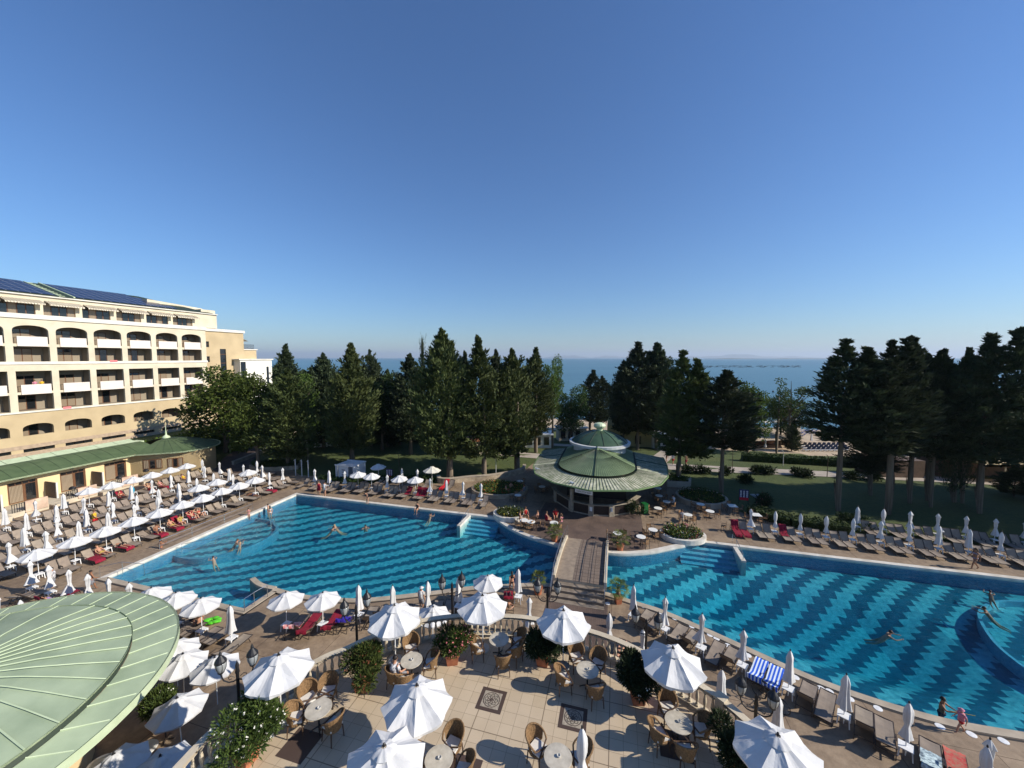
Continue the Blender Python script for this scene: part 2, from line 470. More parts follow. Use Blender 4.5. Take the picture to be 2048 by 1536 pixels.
# ------------------------------------------------------------------ pool outline (counter-clockwise in world)
def pw(L): return [tuple(P(*q)[:2]) for q in L]
near = pw([(549, 1175), (609, 1190), (689, 1197), (746, 1195.6), (828, 1187), (896, 1179), (943, 1173), (1011, 1169), (1058, 1166.5), (1094, 1167)])
near_s = smooth_curve(near, 3)
near_r = smooth_curve(pw([(1214, 1185), (1277, 1204.7), (1328, 1221), (1410, 1256), (1490, 1292), (1597, 1340.5), (1679, 1373), (1761, 1400.7), (1843, 1425), (1925, 1444.5), (2048, 1465)]), 3)
def w2(u, v): return tuple(W(u, v)[:2])
right_pts = [w2(20.5, 21.1), w2(33, 21.2), w2(38, 24), w2(40, 29), w2(40, 36.2)]
arc = smooth_curve(pw([(989, 1036), (1009, 1051), (1033, 1064), (1062, 1076), (1092, 1085), (1116, 1092), (1165, 1100), (1214, 1106), (1253, 1108), (1302, 1104.6), (1350, 1095), (1387, 1087.5), (1399, 1084.5)]), 3)
arc.reverse()
pool = [w2(-36.7, 18.55), w2(-30, 18.5), w2(-23.3, 18.45), w2(-23.25, 20.4)] + near_s + near_r + right_pts + [w2(28, 36.25), w2(18, 36.2)] + arc + [w2(-22, 36.35), w2(-37.0, 36.45), w2(-36.9, 28)]
area = sum(pool[i][0] * pool[(i + 1) % len(pool)][1] - pool[(i + 1) % len(pool)][0] * pool[i][1] for i in range(len(pool)))
if area < 0: pool.reverse()
cope = offset(pool, 0.42)
WL = -0.13
DEPTH = -1.2
# terrain
TREEV = []
def terrain(x, y):
    u, v = UV((x, y))
    z = 0.0
    if v > 62: z = -5.2 * min(1, (v - 62) / 75.0) if u > -35 or x > -.53 * y - 6 else -2.0 * min(1, (v - 62) / 75.0)
    land = x < -.53 * y - 6
    if not land and v > 132: z -= 5.0 * min(1, (v - 132) / 12)
    if u < -68.5: z = max(z, min(2.45, (-68.5 - u) * .3)) if v < 120 else z
    # wooded rise far to the left
    if land: z += 9 * max(0, min(1, (-x - .53 * y - 6) / 60)) * max(0, min(1, (v - 150) / 90))
    return z
def shore(x, y):
    u, v = UV((x, y))
    return v
deckpoly = [(-80, -6), (62, -6)] + [w2(64, 41.7), w2(22.2, 41.8), w2(20.4, 42.5), w2(15.7, 42.8), w2(12.9, 45.0), w2(12.6, 49.6), w2(9.3, 51.8), w2(7.5, 58), w2(-12.2, 58), w2(-12.7, 53.5), w2(-14.5, 50), w2(-17, 47.7), w2(-21.3, 44.8), w2(-23.5, 44.4), w2(-37.6, 43.2), w2(-42.7, 42.8), w2(-45.8, 44.6), w2(-52.3, 43.2), w2(-56.5, 44), w2(-63.6, 35.5), w2(-66, 30), w2(-66, -10)]
def inpoly(x, y, poly):
    c = False; n = len(poly); j = n - 1
    for i in range(n):
        xi, yi = poly[i]; xj, yj = poly[j]
        if (yi > y) != (yj > y) and x < (xj - xi) * (y - yi) / (yj - yi) + xi: c = not c
        j = i
    return c
din = offset(deckpoly, -2.2) if sum(deckpoly[i][0] * deckpoly[(i + 1) % len(deckpoly)][1] - deckpoly[(i + 1) % len(deckpoly)][0] * deckpoly[i][1] for i in range(len(deckpoly))) > 0 else offset(deckpoly, 2.2)
g = MB()
xs = [-900, -700, -520, -400, -320, -260, -220, -190, -165] + [-150 + i * 2.0 for i in range(0, 176)] + [215, 240, 280, 340, 420, 560, 900]
ys = [-150, -90, -50, -20] + [-8 + i * 2.0 for i in range(0, 94)] + [186, 196, 210, 230, 260, 300, 360, 440]
for y in ys:
    for x in xs:
        z = terrain(x, y) - 0.012
        if inpoly(x, y, din): z = -3.3
        g.v.append((x, y, z))
nx = len(xs)
for j in range(len(ys) - 1):
    for i in range(nx - 1):
        g.f.append((j * nx + i, j * nx + i + 1, (j + 1) * nx + i + 1, (j + 1) * nx + i)); 
        cx, cy = (xs[i] + xs[i + 1]) / 2, (ys[j] + ys[j + 1]) / 2
        uu, vv = UV((cx, cy))
        g.m.append(1 if (vv > 100 and uu > -38 and vv < 160) or (vv > 81 and uu > 14 and vv < 160) else 0)
ground = g.build('ground', [MATS['lawn_grass'], MATS['sand']], smooth=True); tag(ground, kind='structure')
g = MB(); g.poly([(-45000, -1800), (45000, -1800), (45000, 34000), (-45000, 34000)], -5.5)
tag(g.build('sea', MATS['sea_water']), kind='structure')
# deck with a hole for the pool
g = MB(); g.poly(deckpoly, 0.0, [cope])
tag(g.build('pool_deck', MATS['deck_concrete']), kind='structure')
g = MB()
n = len(pool)
for seg, (z0, z1) in (('top', (0, 0)),):
    for i in range(n):
        j = (i + 1) % n
        a, b_, c, d = cope[i], cope[j], pool[j], pool[i]
        vv = UV(((a[0] + b_[0]) / 2, (a[1] + b_[1]) / 2))
        far = 1 if (vv[1] > 31.5 or vv[0] < -36) else 0
        g.add([(a[0], a[1], .035), (b_[0], b_[1], .035), (c[0], c[1], .035), (d[0], d[1], .035)], [(0, 1, 2, 3)], 0 if far else 1)
        g.add([(a[0], a[1], -.05), (b_[0], b_[1], -.05), (b_[0], b_[1], .035), (a[0], a[1], .035)], [(0, 1, 2, 3)], 0 if far else 1)
        g.add([(d[0], d[1], .035), (c[0], c[1], .035), (c[0], c[1], -.22), (d[0], d[1], -.22)], [(0, 1, 2, 3)], 0 if far else 1)
tag(g.build('pool_coping', [COPE, COPE2]), kind='structure')
g = MB()
PB = -2.75
def pdist(x, y):
    best = 1e9
    for i in range(n):
        (x1, y1), (x2, y2) = pool[i], pool[(i + 1) % n]
        dx, dy = x2 - x1, y2 - y1; L2 = dx * dx + dy * dy
        if L2 < 1e-9: continue
        k_ = max(0, min(1, ((x - x1) * dx + (y - y1) * dy) / L2)); best = min(best, (x - x1 - k_ * dx) ** 2 + (y - y1 - k_ * dy) ** 2)
    return math.sqrt(best)
us_ = [-39 + .8 * i for i in range(103)]; vs_ = [15 + .8 * i for i in range(30)]
for v_ in vs_:
    for u_ in us_:
        q = W(u_, v_); d_ = pdist(q.x, q.y) if inpoly(q.x, q.y, pool) else 0
        k_ = max(0, min(1, (d_ - 2.2) / 3.4)); k_ = k_ * k_ * (3 - 2 * k_); e_ = max(0, min(1, (u_ + 3) / 6)) * max(0, min(1, (21 - u_) / 4))
        g.v.append((q.x, q.y, -1.15 - k_ * (.35 + .95 * e_)))
for j in range(len(vs_) - 1):
    for i in range(len(us_) - 1): o = j * len(us_) + i; g.f.append((o, o + 1, o + len(us_) + 1, o + len(us_))); g.m.append(0)
for i in range(n):
    j = (i + 1) % n; a, b_ = pool[i], pool[j]
    g.add([(a[0], a[1], -.2), (b_[0], b_[1], -.2), (b_[0], b_[1], PB), (a[0], a[1], PB)], [(0, 1, 2, 3)], 1)
# entry steps, ledges and the shallow corner
def usteps(u0, u1, v1, k, dv, z0):
    for i in range(k):
        q = [w2(u0, v1 - (i + 1) * dv), w2(u1, v1 - (i + 1) * dv), w2(u1, v1 - i * dv + .0), w2(u0, v1 - i * dv + .0)]
        g.prism(q, PB, z0 - i * .22, m=2)
usteps(-14.5, -11.2, 36.25, 5, .48, -.38)
usteps(5.7, 10.2, 36.1, 5, .48, -.38)
for i in range(4):
    q = [w2(-26 + 0.0, 18.6), w2(-23.35 - i * .4, 18.6), w2(-23.35 - i * .4, 20.6), w2(-26, 20.9)]
    g.prism(q, DEPTH + .003 * (i + 1), -1.05, m=2) if i == 0 else g.prism([w2(-23.35 - .4 * (3 - i) - .4, 18.6), w2(-23.3, 18.6), w2(-23.3, 20.5), w2(-23.35 - .4 * (3 - i) - .4, 20.6)], -1.04, -.9 + i * .2, m=2)
tag(g.build('pool_basin', [MATS['pool_mosaic'], MATS['pool_wall_tile'], MATS['pool_step_tile']]), kind='structure')
g = MB(); g.prism(offset(pool, .012), PB - .02, WL, bottom=True)
tag(g.build('pool_water', MATS['pool_water']), kind='structure')
# dark drain channel outside the near coping
g = MB(); dr = offset(pool, 0.44); dr2 = offset(pool, 0.56)
for i in range(n):
    j = (i + 1) % n
    vv = UV(((dr[i][0] + dr[j][0]) / 2, (dr[i][1] + dr[j][1]) / 2))
    if vv[1] < 27 and vv[0] > -37:
        g.add([(*dr2[i], .005), (*dr2[j], .005), (*dr[j], .005), (*dr[i], .005)], [(0, 1, 2, 3)])
tag(g.build('drain_channel', DRAIN), kind='structure')
# brick paving sheets
def sheet(name, poly, mat, z=.004, kind='structure'):
    g = MB(); g.poly(poly, z); return tag(g.build(name, mat), kind=kind)
BR = MATS['brick_paving']
sheet('brick_path', [w2(-7.75, 34.0), w2(-6.4, 33.6), w2(-5.2, 33.05), w2(-4.0, 32.85), w2(-.5, 32.7), w2(1.6, 33.05), w2(2.8, 33.8), w2(2.8, 42), w2(-7.5, 42)], BR)
sheet('brick_path', [w2(-4.3, 16.3), w2(-.2, 16.3), w2(-.25, 25.8), w2(-4.25, 25.6)], BR, .005)
sheet('brick_path', [tuple(P(*q)[:2]) for q in [(425, 945), (470, 958), (520, 945), (500, 925), (530, 900), (562, 880), (585, 868), (545, 862), (520, 878), (480, 893), (448, 915)]], BR, .006)
# road across the park
def road(name, pts, wd, mat, z):
    L = offset(pts, -wd / 2, False); Rr = offset(pts, wd / 2, False)
    g = MB(); k = len(pts)
    for i in range(k - 1):
        q = [L[i], Rr[i], Rr[i + 1], L[i + 1]]
        vs = [(*a, terrain(*a) + z) for a in q]
        f = (0, 1, 2, 3)
        A, B_, C_ = q[0], q[1], q[2]
        if (B_[0] - A[0]) * (C_[1] - A[1]) - (B_[1] - A[1]) * (C_[0] - A[0]) < 0: f = (3, 2, 1, 0)
        g.add(vs, [f])
    return tag(g.build(name, mat), kind='structure')
rp = [w2(-30 + i * 4, 61.0 + max(0, (-30 + i * 4 - 8)) * .11 + (abs(-30 + i * 4 - 8) * .05 if -30 + i * 4 < 8 else 0)) for i in range(0, 32)]
road('park_road', rp, 3.6, MATS['road_paving'], .03)
rp2 = [w2(6 + i * 1.2, 62 + i * 4) for i in range(0, 12)]
road('beach_path', rp2, 3.0, MATS['road_paving'], .05)
rp3 = [w2(-66 + i * 3, 74 + 0.6 * math.sin(i * .4)) for i in range(0, 22)]
road('park_path', rp3, 2.6, MATS['road_paving'], .06)
# ------------------------------------------------------------------ raised terrace and its balustrade
TZ = 3.7
rail_px = [(353, 1536), (476, 1420), (634, 1321), (691, 1297), (746, 1272), (839, 1242), (916, 1231), (1006, 1231), (1071, 1237), (1180, 1261), (1273, 1297), (1407, 1373), (1492, 1439)]
railp = [tuple(P(*q, TZ + 1.0)[:2]) for q in rail_px]
railp = [(-9.9, 2.0), (-9.9, 6.0)] + railp + [(8.5, 9.4), (8.9, 7.0), (9.0, 2.0)]
rail = smooth_curve(railp, 5)
edge = offset(rail, -0.32, False)
if math.hypot(edge[20][0] + .9, edge[20][1] - 8) < math.hypot(rail[20][0] + .9, rail[20][1] - 8): edge = offset(rail, 0.32, False)
terr = edge + [(9.3, -4), (-10.2, -4)]
g = MB(); g.poly(terr, TZ)
tag(g.build('terrace_floor', MATS['terrace_tile']), kind='structure')
g = MB(); k = len(terr)
for i in range(k):
    a, b_ = terr[i], terr[(i + 1) % k]
    g.add([(*a, 0), (*b_, 0), (*b_, TZ - .12), (*a, TZ - .12)], [(0, 1, 2, 3)])
    g.add([(*a, 0), (*b_, 0), (*b_, TZ - .12), (*a, TZ - .12)], [(3, 2, 1, 0)])
wl = g.build('retaining_wall', WALLST); tag(wl, 'stone retaining wall holding up the tiled cafe terrace', 'wall')
g = MB()
lip = offset(edge, .06 if edge[20][1] > rail[20][1] else -.06, False)
for i in range(len(edge) - 1):
    a, b_, c, d = edge[i], edge[i + 1], lip[i + 1], lip[i]
    g.add([(*a, TZ - .12), (*b_, TZ - .12), (*b_, TZ + .004), (*a, TZ + .004)], [(0, 1, 2, 3)])
g.build('wall_edging', STONE, wl)
bal = empty('balustrade', (0, 0, 0), 0, 'curved cream stone balustrade around the cafe terrace', 'balustrade')
def ribbon(path, wd, z0, z1, mat, name, parent):
    g = MB(); A = offset(path, -wd / 2, False); B_ = offset(path, wd / 2, False)
    for i in range(len(path) - 1):
        q = [A[i], B_[i], B_[i + 1], A[i + 1]]
        vs = [(*p, z0) for p in q] + [(*p, z1) for p in q]
        g.add(vs, [(3, 2, 1, 0), (4, 5, 6, 7), (0, 1, 5, 4), (2, 3, 7, 6)] + ([(0, 4, 7, 3)] if i == 0 else []) + ([(1, 2, 6, 5)] if i == len(path) - 2 else []))
    return g.build(name, mat, parent)
ribbon(rail, .26, TZ + .90, TZ + 1.0, STONE, 'top_rail', bal)
ribbon(rail, .26, TZ + .002, TZ + .14, STONE, 'base_rail', bal)
def resample(path, step, start=0.0):
    out = []; acc = start; 
    for i in range(len(path) - 1):
        a = Vector(path[i]); b_ = Vector(path[i + 1]); d = (b_ - a).length; 
        while acc <= d:
            p = a + (b_ - a) * (acc / d); ang = math.atan2(b_.y - a.y, b_.x - a.x); out.append((p.x, p.y, ang)); acc += step
        acc -= d
    return out
rs = resample(rail, .27)
g = MB()
g.box((0, 0, .03), (.13, .13, .06)); g.box((0, 0, .71), (.13, .13, .06))
g.lathe([(.045, .06), (.05, .09), (.035, .13), (.06, .24), (.07, .32), (.06, .42), (.042, .52), (.034, .60), (.05, .64), (.05, .68)], 8)
bme = g.mesh('baluster', STONE, smooth=False)
cnt = 0
vis = [r for r in rs if r[1] > 9.5]
pil = [i for i in range(10, len(vis), 24)]
for i, (x, y, a) in enumerate(vis):
    if i in pil:
        q = MB(); q.box((x, y, TZ + .51), (.28, .28, 1.02), a); q.box((x, y, TZ + 1.05), (.36, .36, .08), a); q.build('pillar', STONE, bal); continue
    if cnt >= 100: continue
    o = bpy.data.objects.new('baluster', bme); COL.objects.link(o); o.parent = bal
    o.location = (x, y, TZ + .14); o.rotation_euler = (0, 0, a); cnt += 1
# floor mosaics of the terrace
def mosaic(px, py, rot, label):
    c = P(px, py, TZ); g = MB()
    def sq(h, z, m):
        g.add([(-h, -h, z), (h, -h, z), (h, h, z), (-h, h, z)], [(0, 1, 2, 3)], m)
    sq(.62, .004, 0); sq(.44, .008, 1)
    def ring(r0, r1, z, n=36, m=0, cx=0, cy=0):
        for i in range(n):
            a0, a1 = 2 * PI * i / n, 2 * PI * (i + 1) / n
            g.add([(cx + r0 * math.cos(a0), cy + r0 * math.sin(a0), z), (cx + r1 * math.cos(a0), cy + r1 * math.sin(a0), z), (cx + r1 * math.cos(a1), cy + r1 * math.sin(a1), z), (cx + r0 * math.cos(a1), cy + r0 * math.sin(a1), z)], [(0, 1, 2, 3)], m)
    ring(.37, .405, .012)
    for kx in range(8):
        a = 2 * PI * kx / 8; pts = []
        for q in range(13):
            tt = -1 + 2 * q / 12; rr = .20 + .13 * math.cos(tt * PI / 2 * 1.0); pts.append((rr, tt * .5))
        for q in range(12):
            for sgn in (1,):
                r0, a0 = pts[q]; r1, a1 = pts[q + 1]
                p0 = (r0 * math.cos(a + a0), r0 * math.sin(a + a0)); p1 = (r1 * math.cos(a + a1), r1 * math.sin(a + a1))
                p2 = ((r1 - .022) * math.cos(a + a1), (r1 - .022) * math.sin(a + a1)); p3 = ((r0 - .022) * math.cos(a + a0), (r0 - .022) * math.sin(a + a0))
                g.add([(*p0, .016), (*p3, .016), (*p2, .016), (*p1, .016)], [(0, 1, 2, 3), (3, 2, 1, 0)])
        ring(.055, .075, .012 + .0001 * kx, 14, 0, .14 * math.cos(a + .2), .14 * math.sin(a + .2))
    ring(.02, .06, .017, 14)
    o = g.build('floor_mosaic', [M('mosaic_brown', (.075, .05, .04), .5, noise=False), M('mosaic_cream', (.42, .36, .28), .5, scale=9)])
    o.location = c; o.rotation_euler = (0, 0, rot); o.scale = (.78, .78, 1)
    tag(o, label, 'mosaic', 'square rosette mosaics in the terrace floor')
mosaic(983, 1400, UANG, 'brown bordered rosette mosaic in sunlight, left one of the two floor squares')
mosaic(1146, 1436, UANG, 'brown bordered rosette mosaic half in shade, right one of the two floor squares')
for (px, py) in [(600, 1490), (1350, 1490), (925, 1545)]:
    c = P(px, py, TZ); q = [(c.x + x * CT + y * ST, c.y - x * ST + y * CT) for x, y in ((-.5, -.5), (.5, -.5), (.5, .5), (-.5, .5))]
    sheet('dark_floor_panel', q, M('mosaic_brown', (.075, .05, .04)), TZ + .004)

# ------------------------------------------------------------------ arched footbridge
br = empty('footbridge', (0, 0, 0), 0, 'arched footbridge of brown pavers crossing between the two pool basins', 'bridge')
BU0, BU1 = -4.15, -.35
BVN, BVF = 26.2, 33.9
def bz(v):
    t_ = (v - BVN) / (BVF - BVN)
    return .62 * (1 - t_) + .06 + .30 * math.sin(min(1, max(0, t_)) * PI)
def strip(u0, u1, zoff0, zoff1, mat, name, v0=BVN, v1=BVF, n=24, under=.14):
    g = MB()
    for i in range(n):
        a, b_ = v0 + (v1 - v0) * i / n, v0 + (v1 - v0) * (i + 1) / n
        vs = [W(u0, a, bz(a) + zoff0), W(u1, a, bz(a) + zoff0), W(u1, b_, bz(b_) + zoff0), W(u0, b_, bz(b_) + zoff0), W(u0, a, bz(a) + zoff1), W(u1, a, bz(a) + zoff1), W(u1, b_, bz(b_) + zoff1), W(u0, b_, bz(b_) + zoff1)]
        g.add(vs, [(3, 2, 1, 0), (4, 5, 6, 7), (0, 1, 5, 4), (1, 2, 6, 5), (2, 3, 7, 6), (3, 0, 4, 7)])
    return g.build(name, mat, br)
m, t, b = newmat('bridge_paver', .8)
vec = uv_coords(t)
bt = nd(t, 'ShaderNodeTexBrick'); bt.offset = 0; bt.inputs['Scale'].default_value = 1; bt.inputs['Mortar Size'].default_value = .018
bt.inputs['Brick Width'].default_value = .42; bt.inputs['Row Height'].default_value = .42
bt.inputs['Color1'].default_value = (.24, .18, .135, 1); bt.inputs['Color2'].default_value = (.19, .14, .105, 1); bt.inputs['Mortar'].default_value = (.05, .036, .03, 1)
t.links.new(vec, bt.inputs['Vector'])
bf = nd(t, 'ShaderNodeTexBrick'); bf.inputs['Scale'].default_value = 1; bf.inputs['Mortar Size'].default_value = .006
bf.inputs['Brick Width'].default_value = .11; bf.inputs['Row Height'].default_value = .07
bf.inputs['Color1'].default_value = (1, 1, 1, 1); bf.inputs['Color2'].default_value = (.75, .75, .75, 1); bf.inputs['Mortar'].default_value = (.5, .5, .5, 1)
t.links.new(vec, bf.inputs['Vector'])
t.links.new(mixc(t, .8, bt.outputs['Color'], bf.outputs['Color'], 'MULTIPLY'), b.inputs['Base Color'])
strip(BU0 + .2, BU1 - .2, -.30, -.004, STONE, 'bridge_slab')
strip(BU0 + 1.45, BU1 - .2, 0, .02, MATS['bridge_paver'], 'paved_walk')
strip(BU0 + .2, BU0 + 1.43, 0, .018, M('ramp_screed', (.30, .235, .17), .85, (.22, .17, .125), scale=3), 'ramp')
strip(BU0, BU0 + .198, -.35, .22, STONE, 'kerb')
strip(BU1 - .198, BU1, -.35, .22, STONE, 'kerb')
g = MB()
for i in range(4):
    z1 = .68 - i * .165
    a = BVN - .42 * i
    q = [W(BU0 + .1, a - .42, 0)[:2], W(BU1 - .1, a - .42, 0)[:2], W(BU1 - .1, a - .002, 0)[:2], W(BU0 + .1, a - .002, 0)[:2]]
    g.prism([tuple(x) for x in q], .006, z1 - .165)
g.build('steps', M('step_stone', (.26, .21, .16), .8, (.17, .135, .10), scale=3), br)
for s_, (u_, nm) in enumerate(((BU0 + .1, 'l'), (BU1 - .1, 'r'))):
    g = MB(); pts = []; pts2 = []
    for i in range(0, 13):
        v_ = BVN + (BVF - BVN) * i / 12
        pts.append(W(u_, v_, bz(v_) + 1.1)); pts2.append(W(u_, v_, bz(v_) + .66))
    pts = [W(u_, BVN - 1.5, .95)] + pts + [W(u_, BVF + .7, .9)]
    g.tube(pts, .025, 6); g.tube([W(u_, BVN - 1.5, .55)] + pts2, .015, 5)
    g.tube([W(u_, BVN - 1.5, 0), W(u_, BVN - 1.5, .95)], .022, 6); g.tube([W(u_, BVF + .7, 0), W(u_, BVF + .7, .9)], .022, 6)
    for i in range(0, 13, 2):
        v_ = BVN + (BVF - BVN) * i / 12; g.tube([W(u_, v_, bz(v_) + .2), W(u_, v_, bz(v_) + 1.1)], .018, 5)
    g.build('handrail', STEEL, br)

# ------------------------------------------------------------------ pool fins, handrails
def fin(name, pts, wd, z1, mat, label, cat):
    A = offset(pts, -wd / 2, False); B_ = offset(pts, wd / 2, False); B_.reverse()
    g = MB(); q = A + B_
    ar = sum(q[i][0] * q[(i + 1) % len(q)][1] - q[(i + 1) % len(q)][0] * q[i][1] for i in range(len(q)))
    if ar < 0: q.reverse()
    g.prism(q, PB, z1); return tag(g.build(name, mat), label, cat)
fin('pool_divider', [w2(-14.6, 36.3), w2(-14.65, 33.6)], .34, .05, COPE, 'straight pale wall running into the left basin beside entry steps', 'pool wall')
fin('pool_divider', [w2(10.3, 36.1), w2(10.3, 33.7)], .34, .05, COPE, 'straight pale wall running into the right basin beside entry steps', 'pool wall')
fin('pool_divider', smooth_curve([w2(-26.0, 21.3), w2(-25.0, 20.9), w2(-24.2, 20.75), w2(-23.3, 20.75)], 5), .36, .05, COPE2, 'curved pale wall at the notched near corner of the pool', 'pool wall')
led = smooth_curve([w2(-36.7, 23.1), w2(-35.4, 23.0), w2(-33.8, 23.4), w2(-32.6, 24.6), w2(-31.9, 26.2), w2(-31.9, 28.2), w2(-32.6, 29.6), w2(-33.8, 30.4), w2(-35, 30.9), w2(-36.8, 31.0)], 5)
g = MB(); q = led + [w2(-36.9, 27)]
ar = sum(q[i][0] * q[(i + 1) % len(q)][1] - q[(i + 1) % len(q)][0] * q[i][1] for i in range(len(q)))
if ar < 0: q.reverse()
g.prism(q, PB, -.92, m=0)
tag(g.build('shallow_basin', [MATS['pool_mosaic']]), kind='structure')
fin('pool_ledge', led, .26, -.62, MATS['pool_ledge_tile'], 'curved tiled ledge around the shallow corner of the left basin', 'pool wall')
fin('pool_ledge', smooth_curve([w2(28.8, 34.6), w2(26.4, 34.0), w2(24.2, 32.3), w2(22.9, 30), w2(22.3, 27.8), w2(22.6, 25), w2(23.6, 22.4)], 5), .16, -.72, MATS['pool_step_tile'], 'curved low wall of the round whirlpool at the right picture edge', 'pool wall')
def steelrail(pts, zs, posts, label, h=.9, low=True):
    g = MB(); top = [(*p, z + h) for p, z in zip(pts, zs)]
    g.tube([(*pts[0], zs[0])] + top + [(*pts[-1], zs[-1])], .022, 6)
    if low: g.tube([(*p, z + h * .5) for p, z in zip(pts, zs)], .016, 5)
    for i in posts: g.tube([(*pts[i], zs[i]), (*pts[i], zs[i] + h)], .018, 5)
    tag(g.build('steel_handrail', STEEL), label, 'handrail')
steelrail([w2(-36.2, 23.3), w2(-34.6, 25), w2(-34.2, 27), w2(-34.2, 29.6)], [-.6] * 4, [1, 2], 'steel handrail standing in the shallow corner of the left basin')
steelrail([w2(-37.4, 22.4), w2(-37.4, 25), w2(-37.4, 28), w2(-37.3, 31)], [0] * 4, [1, 2], 'long steel handrail on the deck beside the shallow corner')
steelrail([w2(-33.2, 29.9), w2(-32.6, 28.9), w2(-32.4, 27.2)], [-.4] * 3, [1], 'short curved steel handrail at the far end of the shallow corner')
steelrail([w2(-14.5, 36.9), w2(-14.5, 35.8), w2(-14.5, 33.9)], [0, 0, -.4], [1], 'slanting steel handrail over the left entry steps', .85, False)
steelrail([w2(10.3, 36.9), w2(10.3, 35.8), w2(10.3, 33.9)], [0, 0, -.4], [1], 'slanting steel handrail over the right entry steps', .85, False)
steelrail([w2(-23.0, 18.2), w2(-23.0, 18.9), w2(-22.9, 19.8)], [0, 0, 0], [1], 'steel handrail by the notched near corner of the pool', .9, False)
steelrail([w2(-37.0, 18.3), w2(-36.2, 19.2), w2(-35.6, 20.2)], [0, 0, -.6], [1], 'steel handrail at the near left corner of the pool', .9, False)
# round white skimmer lids let into the near deck
g = MB(); g.lathe([(.17, 0), (.17, .012), (.13, .016)], 14); g.lathe([(.05, .016), (.05, .02)], 8)
lid = g.mesh('skimmer_lid', [PLAST])
lids = [(1215, 1207), (1287, 1213), (1321, 1226), (1350, 1237), (1384, 1253), (1420, 1270), (1433, 1277), (1455, 1291), (1496, 1311), (1541, 1334), (1591, 1355), (1642, 1377), (1659, 1383), (1700, 1398), (1756, 1417), (1880, 1453), (1943, 1469), (2007, 1482)]
for i, q in enumerate(lids):
    o = bpy.data.objects.new('skimmer_lid', lid); COL.objects.link(o); o.location = P(*q) + Vector((0, 0, .003))
    tag(o, f'round white lid in the near deck, {ORD[i]} to the right of the bridge', 'lid', 'round lids set in the near deck')
# ------------------------------------------------------------------ furniture prototypes
def sling(g, pts, wd, th=.02, m=0, sag=.02):
    k = len(pts)
    for i in range(k - 1):
        (x0, z0), (x1, z1) = pts[i], pts[i + 1]
        ys_ = [-wd / 2, -wd / 4, 0, wd / 4, wd / 2]; sg = [0, -sag * .75, -sag, -sag * .75, 0]
        for j in range(4):
            a, b_ = ys_[j], ys_[j + 1]; s0, s1 = sg[j], sg[j + 1]
            g.add([(x0, a, z0 + s0), (x1, a, z1 + s0), (x1, b_, z1 + s1), (x0, b_, z0 + s1)], [(0, 1, 2, 3)], m)
            g.add([(x0, a, z0 + s0 - th), (x1, a, z1 + s0 - th), (x1, b_, z1 + s1 - th), (x0, b_, z0 + s1 - th)], [(3, 2, 1, 0)], m)
def lounger(key, back):
    r = empty('sun_lounger', label='x', cat='sun lounger'); wd = .62; h = .33
    g = MB(); sling(g, [(-.22, h), (.35, h + .015), (1.05, h)], wd - .04); g.build('seat', SLING, r)
    bl = .78; ca, sa = math.cos(back), math.sin(back)
    g = MB(); bp_ = [(-.22 - bl * ca * q, h + bl * sa * q) for q in (1.0, .93, .5, 0)]
    sling(g, bp_, wd - .05); g.build('backrest', SLING, r)
    g = MB()
    for s in (-1, 1):
        y = s * wd / 2
        g.bar((-.86, y, h - .01), (1.07, y, h - .01), .035, .03); g.bar((-.22, y, h), (-.22 - bl * ca, y, h + bl * sa), .03, .03)
        if back > .2: g.bar((-.22 - bl * .55 * ca, y, h + bl * .55 * sa), (-.75, y, h - .01), .02)
    g.bar((1.07, -wd / 2, h - .01), (1.07, wd / 2, h - .01), .035); g.bar((-.86, -wd / 2, h - .01), (-.86, wd / 2, h - .01), .03)
    g.bar((-.22 - bl * ca, -wd / 2, h + bl * sa), (-.22 - bl * ca, wd / 2, h + bl * sa), .03)
    g.build('frame', FRAME, r)
    for x, s in ((-.62, -1), (-.62, 1), (.78, -1), (.78, 1)):
        g = MB(); g.bar((x, s * wd / 2, h - .02), (x + (.12 if x > 0 else -.12), s * wd / 2, 0.005), .032); g.build('leg', FRAME, r)
    if key != 'lounger_flat':
        g = MB()
        for s in (-1, 1): g.bar((-.30, s * (wd / 2 + .02), h + .2), (.12, s * (wd / 2 + .02), h + .18), .04, .02); g.bar((.1, s * (wd / 2 + .02), h + .18), (.16, s * (wd / 2 + .02), h - .02), .02)
        g.build('armrest', FRAME, r)
    PROTO[key] = [r, False]
lounger('lounger_mid', R(48)); lounger('lounger_up', R(62)); lounger('lounger_low', R(24)); lounger('lounger_flat', R(3))

